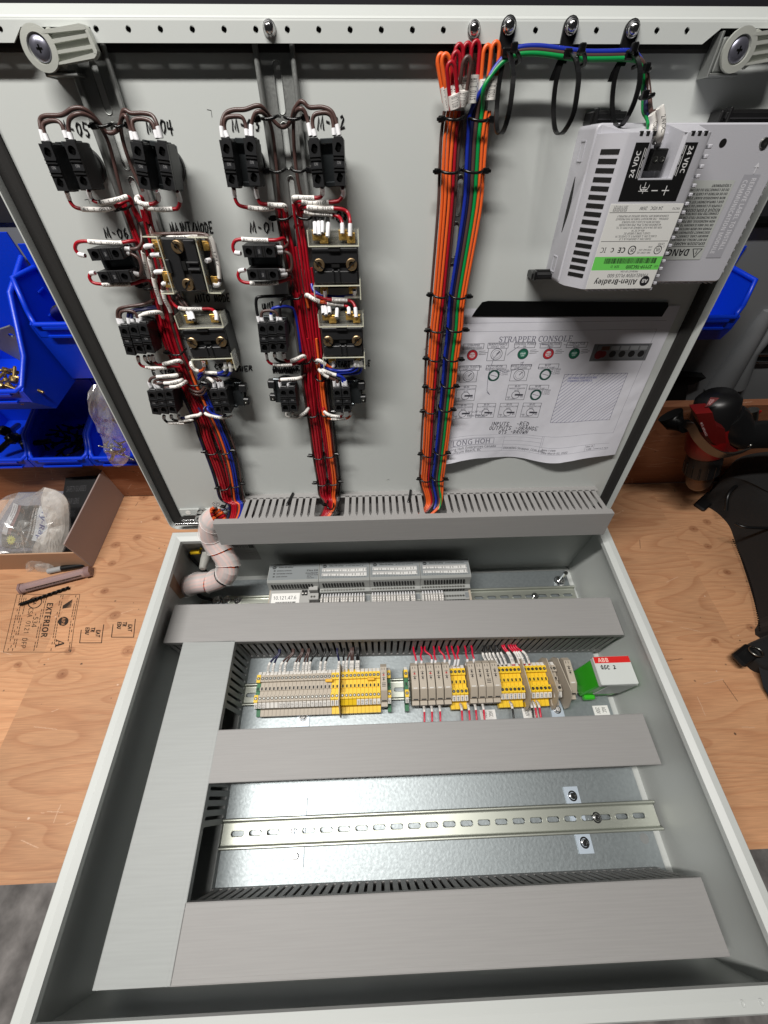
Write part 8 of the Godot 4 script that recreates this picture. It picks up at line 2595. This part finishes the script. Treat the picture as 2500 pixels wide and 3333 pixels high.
	for k in 2:
		s = Sh.new()
		s.m = Transform3D(I.basis, v(222.6 + k * 5.8, 480.5, 47.5))
		s.lathe([[0.0022, 0], [0.0022, 0.0004], [0.0016, 0.0004], [0.0014, 0.0001], [0, 0.0001]], 12)
		obj("plug_screw", s, mats.steel, o)
	# mounting levers that clamp it to the door
	var spots := [[191, 508, 32, 9, 12], [322, 508.5, 58, 9, 12], [166, 384, 28, 7, 12], [293, 377, 8, 5, 10]]
	for k in 4:
		var t := thing("mounting_lever", ["black clamp lever above the touch panel's raised block", "black clamp lever above the touch panel's right half", "black clamp lever at the touch panel's lower left corner", "small black clamp tip under the touch panel"][k], "clamp", DOOR, v(spots[k][0], spots[k][1], -13), "black levers holding the touch panel")
		s = Sh.new()
		s.box(v(spots[k][0], spots[k][1], -4), v(spots[k][2], spots[k][3], 17), 0.001)
		s.box(v(spots[k][0], spots[k][1] + 1, 6), v(spots[k][2] * 0.9, spots[k][3] * 0.5, 4), 0.0008)
		s.box(v(spots[k][0] - spots[k][2] * 0.4, spots[k][1] + 1, 5), v(3, spots[k][3] + 2, 8), 0.0008)
		obj("lever", s, mats.black, t)
		s = Sh.new()
		s.box(v(spots[k][0], spots[k][1] + 3.5, -1), v(spots[k][2] * 0.7, 4, 3), 0.0005)
		obj("groove", s, mats.void, t)

# ---------------------------------------------------------------- taped drawing
func drawing() -> void:
	var W := 1080
	var H := 860
	var im := Image.create(W, H, false, Image.FORMAT_RGBA8)
	im.fill(Color(0.83, 0.83, 0.86))
	var K := Color(0.20, 0.20, 0.24)
	var G := Color(0.36, 0.36, 0.42)
	var q := func(x: float, y: float) -> Vector2: return Vector2((x - 79) * 4.0, (347.5 - y) * 4.0)
	line(im, Vector2(20, 66), Vector2(1040, 66), 1, G)
	line(im, Vector2(20, 106), Vector2(960, 106), 1, G)
	for e in [[40, 106, 1010, 106], [1010, 106, 1010, 700], [20, 700, 1010, 700], [20, 716, 590, 716], [590, 700, 590, 770], [20, 812, 1010, 812], [590, 770, 1010, 770], [20, 766, 360, 766], [360, 716, 360, 812], [360, 742, 590, 742], [360, 768, 590, 768], [600, 700, 600, 766], [860, 770, 860, 812], [915, 770, 915, 812], [20, 790, 360, 790], [590, 770, 590, 812]]:
		line(im, Vector2(e[0], e[1]), Vector2(e[2], e[3]), 1, G)
	text(im, "STRAPPER CONSOLE", 218, 160, 38, G, "Droid Serif")
	text(im, "LONG HOH", 44, 758, 46, G, "Droid Sans")
	frame_rect(im, 38, 722, 260, 40, 2, G)
	text(im, "Long Hoh Enterprises Canada", 24, 786, 22, K, "Droid Sans")
	text(im, "Qualicum Beach, BC", 24, 808, 22, K, "Droid Sans")
	text(im, "DRAWING Strapper_CON.AWG", 366, 802, 19, K)
	text(im, "Area / view", 604, 790, 17, K)
	text(im, "Date March 02, 2022", 604, 808, 17, K)
	text(im, "Rev. #", 866, 788, 15, K)
	text(im, "1.05", 870, 808, 17, K)
	text(im, "drawn by D. Payne", 922, 806, 11, K)
	text(im, "24\" x 30\" x 8\"", 112, 552, 16, K)
	text(im, "Cable Sheet #57", 112, 576, 16, K)
	hand(im, "INPUTS  -RED", 262, 640, 24, 3, K, 5)
	hand(im, "OUTPUTS -ORANGE", 256, 668, 24, 3, K, 6)
	hand(im, "HOTS -BROWN", 300, 694, 22, 3, K, 7)
	var knob := func(c: Vector2, kind: int, name_: String, sub: String) -> void:
		var w := 106.0
		if kind < 4: frame_rect(im, c.x - w / 2 + (0 if kind < 3 else 6), c.y - 57, w, 26, 2, K)
		text(im, name_, c.x, c.y - 45, 14, K, "Droid Sans", true)
		text(im, sub, c.x, c.y - 34, 11, K, "Droid Sans", true)
		if kind == 0 or kind == 1:
			var col := Color(0.72, 0.13, 0.18) if kind == 0 else Color(0.05, 0.36, 0.27)
			spot(im, c, 27, col)
			ring(im, c, 27, 2, K)
			spot(im, c, 15, Color(0.86, 0.84, 0.85) if kind == 0 else col.lightened(0.2))
			text(im, "PILOT" if kind == 0 else "START", c.x, c.y + 2, 10, col if kind == 0 else Color.WHITE, "Droid Sans*", true)
			text(im, "LITE", c.x, c.y + 12, 9, col if kind == 0 else Color.WHITE, "Droid Sans*", true)
			for k in 3:
				line(im, c + Vector2(34, -18 + k * 8), c + Vector2(64 + (k * 13) % 20, -20 + k * 8), 2, K)
		elif kind == 2:
			frame_rect(im, c.x - 46, c.y - 31, 92, 64, 2, K)
			ring(im, c, 29, 2, K)
			ring(im, c, 20, 1, K)
			line(im, c, c + Vector2(14, -16), 3, K)
		elif kind == 3:
			ring(im, c, 27, 8, Color(0.08, 0.26, 0.22))
			line(im, c + Vector2(-18, -4), c + Vector2(18, 5), 2, K)
			for k in 3:
				text(im, "R1_I_0%d" % (100 + k), c.x + 26, c.y - 24 + k * 11, 11, K, "Droid Sans")
		else:
			frame_rect(im, c.x - 52, c.y - 58, 104, 88, 2, K)
			ring(im, c, 22, 2, K)
			line(im, c, c + Vector2(36, 1), 10, K)
			text(im, "AUTO", c.x, c.y - 23, 10, K, "Droid Sans", true)
			text(im, "FWD", c.x - 38, c.y + 18, 10, K, "Droid Sans", true)
			text(im, "R1_I_0009", c.x - 20, c.y + 27, 9, K, "Droid Sans", true)
			text(im, "REV", c.x + 36, c.y + 16, 10, K, "Droid Sans", true)
	knob.call(q.call(102.5, 292.0), 0, "STRAPPER", "EMERGENCY STOP")
	knob.call(q.call(134.0, 292.5), 2, "MAINTENANCE", "SERVICE   RUN")
	knob.call(q.call(168.5, 292.5), 1, "CONTROL POWER", "ON")
	knob.call(q.call(202.0, 292.0), 0, "MALFUNCTION", "RESET")
	knob.call(q.call(236.0, 292.0), 1, "STRAP CYCLE", "START")
	knob.call(q.call(101.5, 264.0), 2, "OUTFEED TRANSFER", "JUMP CHAINS")
	knob.call(q.call(135.5, 264.0), 3, "AUTO MODE", "STRAPPER TRANSFER")
	knob.call(q.call(170.0, 264.5), 2, "INFEED TRANSFER", "JUMP CHAINS")
	knob.call(q.call(205.5, 264.5), 3, "M-07", "HYDRAULIC PUMP 1")
	knob.call(q.call(200.0, 235.5), 3, "M-08", "HYDRAULIC PUMP 2")
	knob.call(q.call(101.0, 236.0), 4, "M-06", "OUTFEED TRANSFER")
	knob.call(q.call(171.5, 236.0), 4, "M-01", "INFEED TRANSFER")
	for k in 4:
		knob.call(q.call([100.5, 133.0, 165.5, 198.5][k], 209.0), 4, "M-0%d" % (5 - k), ["STRAPPER OUTFEED", "No.2 INFEED INCLINE", "No.2 INFEED INCLINE", "No.1 INFEED INCLINE"][k])
	# pencil arrows
	var pen := func(pts: Array) -> void:
		for i in pts.size() - 1:
			line(im, pts[i], pts[i + 1], 2, G)
	pen.call([Vector2(236, 208), Vector2(210, 236), Vector2(196, 330), Vector2(204, 420), Vector2(224, 444), Vector2(206, 430)])
	pen.call([Vector2(240, 300), Vector2(280, 316), Vector2(350, 300), Vector2(372, 262), Vector2(356, 268)])
	pen.call([Vector2(330, 180), Vector2(290, 210), Vector2(276, 226)])
	pen.call([Vector2(430, 170), Vector2(480, 176), Vector2(506, 214), Vector2(498, 232)])
	pen.call([Vector2(560, 176), Vector2(612, 182), Vector2(628, 214)])
	# hatched screen
	var a: Vector2 = q.call(232.0, 264.4)
	frame_rect(im, a.x, a.y, 344, 280, 2, G)
	for k in 27:
		var t := k * 24.0
		var p0 := Vector2(a.x + minf(t, 344), a.y + maxf(0.0, t - 344))
		var p1 := Vector2(a.x + maxf(0.0, t - 280), a.y + minf(t, 280))
		if t < 624:
			line(im, p0, p1, 1.6, Color(0.42, 0.42, 0.58))
	im.fill_rect(Rect2i(int(a.x) + 24, int(a.y) + 12, 172, 34), Color(0.80, 0.80, 0.84))
	text(im, "AB PANELVIEW PLUS 600", a.x + 26, a.y + 26, 14, Color(0.2, 0.22, 0.5))
	text(im, "STRAPPER CONTROLS", a.x + 26, a.y + 42, 14, Color(0.2, 0.22, 0.5))
	# small glued photo of the row of buttons
	var b: Vector2 = q.call(257.0, 300.5) + Vector2(8, -12)
	im.fill_rect(Rect2i(int(b.x), int(b.y), 300, 88), Color(0.40, 0.41, 0.42))
	for k in 5:
		im.fill_rect(Rect2i(int(b.x) + 44 + k * 50, int(b.y) + 12, 42, 20), Color(0.34, 0.2, 0.14) if k == 0 else Color(0.55, 0.56, 0.57))
		spot(im, b + Vector2(62 + k * 50, 52), 17, [Color(0.45, 0.06, 0.1), Color(0.06, 0.06, 0.07), Color(0.1, 0.1, 0.1), Color(0.06, 0.06, 0.07), Color(0.07, 0.07, 0.08)][k])
	spot(im, b + Vector2(40, 54), 22, Color(0.45, 0.06, 0.1))
	frame_rect(im, b.x + 22, b.y + 6, 262, 74, 2, K)
	var o := thing("paper_drawing", "creased white drawing sheet taped to the door beside the wire bundle", "drawing", DOOR, v(215, 240, -12))
	var s := Sh.new()
	var f := FastNoiseLite.new()
	f.seed = 8
	f.frequency = 9.0
	f.fractal_octaves = 3
	var N := 40
	var M := 32
	var at := func(i: int, j: int) -> Vector3:
		var x := lerpf(79.0, 349.0, float(i) / N)
		var y := lerpf(347.5, 132.5, float(j) / M)
		var t := float(j) / M
		y += (5.0 * sin((x - 90) * 0.032) + 1.5 * sin(x * 0.07)) * t * t * t
		var curl := pow(t, 5.0) * (7.5 + 6.5 * sin((x - 60) * 0.034 + 0.4)) + 2.2 * smoothstep(0.7, 1.0, float(i) / N) * t
		var crease := 0.55 * f.get_noise_2d(x * 0.006, y * 0.006) + 0.35 * absf(f.get_noise_2d(x * 0.014 + 4, y * 0.014))
		return v(x, y, -12.35 + maxf(0.0, curl) + 1.3 * maxf(0.0, crease) * smoothstep(0.03, 0.2, t))
	var nor := func(i: int, j: int) -> Vector3:
		var dx: Vector3 = at.call(i + 1, j) - at.call(i - 1, j)
		var dy: Vector3 = at.call(i, j - 1) - at.call(i, j + 1)
		return dx.cross(dy).normalized()
	var uv := func(i: int, j: int) -> Vector2: return Vector2(float(i) / N, float(j) / M)
	for i in N:
		for j in M:
			s.tri(at.call(i, j + 1), at.call(i + 1, j + 1), at.call(i + 1, j), nor.call(i, j + 1), nor.call(i + 1, j + 1), nor.call(i + 1, j), uv.call(i, j + 1), uv.call(i + 1, j + 1), uv.call(i + 1, j))
			s.tri(at.call(i, j + 1), at.call(i + 1, j), at.call(i, j), nor.call(i, j + 1), nor.call(i + 1, j), nor.call(i, j), uv.call(i, j + 1), uv.call(i + 1, j), uv.call(i, j))
	obj("sheet", s, mat("paper", Color.WHITE, 0.8, 0.0, {"albedo_texture": tex(im), "cull_mode": BaseMaterial3D.CULL_DISABLED}), o)
	# black tape along the top
	s = Sh.new()
	var poly := PackedVector2Array()
	for c in [[95.2, 339], [99, 346], [105.1, 354.5], [112, 355.8], [331, 351.5], [333.5, 347], [332.4, 343], [331, 335.5], [210, 337]]:
		poly.append(Vector2(c[0], c[1]) * 0.001)
	s.prism(poly, -0.0119, -0.0115)
	single("black_tape", s, mat("tape", Color(0.018, 0.018, 0.02), 0.35), "strip of black tape holding the drawing to the door", "tape", DOOR, v(215, 345, -12))

# ---------------------------------------------------------------- fittings along the top of the door
func door_fittings() -> void:
	for k in 2:
		var o := thing("door_clamp", ["cast metal door clamp with three grooves at the upper left corner", "cast metal door clamp with grooves at the upper right corner"][k], "clamp", DOOR, v([-281, 279.7][k], 547, -13), "cast clamps at the door's top corners")
		var mv: Vector3 = Vector3.ZERO if k == 0 else v(285.4, 548.1, 4.0) - v(-287.1, 548.2, 4.0)
		var c0: Vector3 = v(-287.1, 548.2, 4.0) + mv
		var s := Sh.new()
		var flat := func(pts: Array, z0: float, z1: float) -> void:
			var poly := PackedVector2Array()
			for q in pts:
				poly.append(Vector2(q.x + mv.x, q.y + mv.y))
			s.prism(poly, z0 * 0.001, z1 * 0.001)
		flat.call([v(-293.7, 555.1, 4.0), v(-289.4, 556.6, 4.0), v(-278.9, 558.0, 4.0), v(-276.3, 560.0, 4.0), v(-272.7, 558.7, 4.0), v(-268.1, 558.9, 4.0), v(-249.1, 561.3, 4.0), v(-245.5, 560.4, 4.0), v(-244.5, 559.1, 4.0), v(-242.2, 547.1, 4.0), v(-243.5, 545.1, 4.0), v(-246.6, 542.9, 4.0), v(-271.3, 539.9, 4.0), v(-274.3, 537.7, 4.0), v(-276.5, 539.1, 4.0), v(-290.2, 538.1, 4.0), v(-293.2, 539.1, 4.0), v(-296.2, 543.1, 4.0), v(-297.0, 546.7, 4.0), v(-296.5, 550.9, 4.0)], 0.5, 3.4)
		flat.call([v(-279.0, 557.8, 4.0), v(-272.8, 558.5, 4.0), v(-249.2, 561.1, 4.0), v(-245.9, 560.4, 4.0), v(-245.7, 558.1, 4.0), v(-281.8, 555.6, 4.0)], 3.3, 6.2)
		flat.call([v(-279.4, 552.6, 4.0), v(-246.2, 556.1, 4.0), v(-245.9, 554.1, 4.0), v(-278.8, 550.3, 4.0)], 3.3, 6.0)
		flat.call([v(-278.6, 546.7, 4.0), v(-245.7, 550.3, 4.0), v(-245.1, 548.3, 4.0), v(-279.1, 544.8, 4.0)], 3.3, 5.8)
		flat.call([v(-281.0, 540.2, 4.0), v(-245.0, 546.2, 4.0), v(-243.6, 545.1, 4.0), v(-246.6, 543.1, 4.0), v(-271.2, 540.1, 4.0), v(-288.8, 538.4, 4.0)], 3.3, 5.8)
		flat.call([v(-245.9, 560.3, 4.0), v(-244.6, 559.0, 4.0), v(-242.4, 547.1, 4.0), v(-243.5, 545.3, 4.0), v(-245.4, 545.9, 4.0), v(-246.7, 558.0, 4.0)], 3.3, 6.0)
		s.m = Transform3D(Basis(), Vector3(c0.x, c0.y, 0))
		s.lathe([[0.0132, 0.0033], [0.0132, 0.006], [0.0088, 0.0062], [0.0082, 0.0044], [0, 0.0044]], 28)
		obj("lever", s, mats.cast, o)
		s = Sh.new()
		s.m = Transform3D(Basis(), Vector3(c0.x, c0.y, 0))
		s.lathe([[0.0077, 0.0044], [0.0072, 0.0058], [0.003, 0.0062], [0, 0.0062]], 22, true)
		obj("screw", s, mat("blued", Color(0.50, 0.50, 0.55), 0.35, 0.8), o)
		s = Sh.new()
		s.m = Transform3D(Basis(), Vector3(c0.x, c0.y, 0))
		s.box(v(0, 0, 6.2), v(4.6, 1.2, 0.5))
		s.box(v(0, 0, 6.2), v(1.2, 4.6, 0.5))
		obj("cross_recess", s, mats.dark_steel, o)
		s = Sh.new()
		var x0: float = -281.0 if k == 0 else 279.7
		s.box(v(x0 - 10.5, 546, -5), v(2, 26, 15), 0.0004)
		s.box(v(x0 + 2, 534.6, -5), v(26, 1.8, 15), 0.0004)
		s.box(v(x0 + 2, 546, -1), v(20, 20, 5), 0.001)
		obj("bracket", s, mats.zinc_door, o)
	var bolts := [[-103.1, 559.6], [61.9, 559.6], [89.8, 561], [140.7, 560.9], [191.7, 559.5]]
	var names_ := ["screw through the flange at the middle rail", "screw through the flange at the right rail, above the spare wires", "screw of the left hanging tie loop", "screw of the middle hanging tie loop", "screw of the right hanging tie loop"]
	for k in 5:
		var s := Sh.new()
		s.m = Transform3D(I.basis, v(bolts[k][0], bolts[k][1], 0.1 if k < 2 else 2.6))
		s.lathe([[0.0052, 0], [0.0052, 0.0010], [0.0046, 0.0012], [0.0044, 0.0026], [0.0032, 0.0046], [0.0014, 0.0056], [0, 0.0056]], 18, true)
		s.box(v(0, 0, 5.4), v(4.4, 0.9, 0.5))
		s.box(v(0, 0, 5.4), v(0.9, 4.4, 0.5))
		single("pan_screw", s, mats.chrome, "bright " + names_[k], "screw", DOOR, v(bolts[k][0], bolts[k][1], 0), "bright screws in the perforated flange")
	# hanging tie loops that carry the panel's wires
	for k in 3:
		var x: float = bolts[k + 2][0]
		var o := thing("tie_loop", ["left big black tie loop hanging from the flange", "middle big black tie loop hanging from the flange", "right big black tie loop hanging from the flange"][k], "cable tie", DOOR, v(x, 560, 0), "big black tie loops under the flange")
		var s := Sh.new()
		var poly := PackedVector2Array()
		for i in 9:
			poly.append((Vector2(x, bolts[k + 2][1]) + Vector2.from_angle(PI * i / 8.0) * 6.0) * 0.001)
		for c in [[-5.2, -8], [-2.6, -20], [3.0, -20], [5.4, -8]]:
			poly.append(Vector2(x + c[0] - 1.0, bolts[k + 2][1] + c[1]) * 0.001)
		s.prism(poly, 0.0002, 0.0026)
		obj("mount", s, mats.black, o)
		s = Sh.new()
		var z0: Array = [[485, 215], [757, 225], [1032, 235]][k]
		var loops := [[v(89.7, 547.8, 6.0), v(89.6, 542.2, 22.0), v(89.6, 531.5, 38.0), v(89.4, 518.9, 44.0), v(88.4, 506.2, 46.0), v(87.0, 497.5, 40.0), v(86.5, 499.2, 24.0), v(86.4, 510.6, 14.0), v(86.1, 525.6, 10.0), v(87.1, 538.4, 8.0), v(89.0, 546.6, 6.0)], [v(140.6, 547.3, 6.0), v(142.1, 541.7, 22.0), v(141.9, 531.5, 38.0), v(142.1, 520.1, 44.0), v(141.8, 507.4, 46.0), v(138.8, 497.4, 40.0), v(138.2, 499.0, 24.0), v(136.5, 510.6, 14.0), v(134.8, 525.6, 10.0), v(135.9, 537.2, 8.0), v(139.2, 546.3, 6.0)], [v(192.1, 546.7, 6.0), v(192.9, 541.5, 22.0), v(191.2, 532.7, 38.0), v(190.9, 522.5, 44.0), v(189.2, 511.2, 46.0), v(187.6, 502.1, 40.0), v(188.2, 504.5, 24.0), v(186.5, 515.9, 14.0), v(184.7, 529.4, 10.0), v(186.1, 539.7, 8.0), v(190.5, 546.1, 6.0)]]
		var path := smooth(loops[k], 6)
		for i in path.size() - 1:
			var d: Vector3 = (path[i + 1] - path[i]).normalized()
			var c := 1.9
			var w := v(c, 0, 0)
			var h := d.cross(Vector3.RIGHT).normalized() * 0.0006
			var d2: Vector3 = (path[mini(i + 2, path.size() - 1)] - path[i + 1]).normalized() if i < path.size() - 2 else d
			var h2 := d2.cross(Vector3.RIGHT).normalized() * 0.0006
			s.face([path[i] - w + h, path[i] + w + h, path[i + 1] + w + h2, path[i + 1] - w + h2], h)
			s.face([path[i] - w - h, path[i] + w - h, path[i + 1] + w - h2, path[i + 1] - w - h2], -h)
			s.face([path[i] - w - h, path[i] - w + h, path[i + 1] - w + h2, path[i + 1] - w - h2], -w)
			s.face([path[i] + w - h, path[i] + w + h, path[i + 1] + w + h2, path[i + 1] + w - h2], w)
		obj("strap", s, mats.tie, o)
		if k > 0:
			s = Sh.new()
			var tail: Array = [[], [v(137.8, 546.4, 8.0), v(134.8, 540.9, 8.0), v(132.7, 535.3, 8.0), v(131.2, 530.6, 8.0)], [v(189.2, 545.9, 8.0), v(185.2, 539.7, 8.0), v(183.1, 535.4, 8.0), v(182.0, 529.9, 8.0)]][k]
			for i in tail.size() - 1:
				s.face([tail[i] - v(1.9, 0, 0), tail[i] + v(1.9, 0, 0), tail[i + 1] + v(1.9, 0, 0), tail[i + 1] - v(1.9, 0, 0)], OUT)
				s.face([tail[i] - v(1.9, 0, 1), tail[i] + v(1.9, 0, -1), tail[i + 1] + v(1.9, 0, -1), tail[i + 1] - v(1.9, 0, 1)], -OUT)
			obj("tail", s, mats.tie, o)
		s = Sh.new()
		s.box(loops[k][0] + v(-1, -2, 3), v(7, 6, 7), 0.001)
		obj("head", s, mats.tie, o)
	# ties along the wires to the panel
	var L := [[v(92.4, 545.3, 16.0), v(99.2, 542.9, 10.0)], [v(147.5, 545.0, 16.0), v(155.1, 541.0, 8.0)], [v(190.0, 545.4, 16.0), v(200.0, 540.4, 8.0)], [v(203.7, 534.3, 18.0), v(208.3, 537.2, 14.0)], [v(203.4, 518.0, 30.0), v(210.0, 521.2, 30.0)]]
	for k in 5:
		var o := thing("cable_tie", "black tie round the touch panel's wires, %s along the run" % ["first", "second", "third", "fourth", "last"][k], "cable tie", DOOR, L[k][0], "black ties on the touch panel's wires")
		var s := Sh.new()
		s.tube(smooth([L[k][0] + v(0, 1, -4), L[k][0] + v(1, 1, 2), (L[k][0] + L[k][1]) * 0.5 + v(1, 0, 4), L[k][1] + v(1, -1, 2), L[k][1] + v(0, -2, -4)], 4), 0.0016, 7)
		obj("strap", s, mats.tie, o)
		s = Sh.new()
		s.box(L[k][0] + v(0, 2, 3), v(5, 6, 5), 0.0008)
		obj("head", s, mats.tie, o)
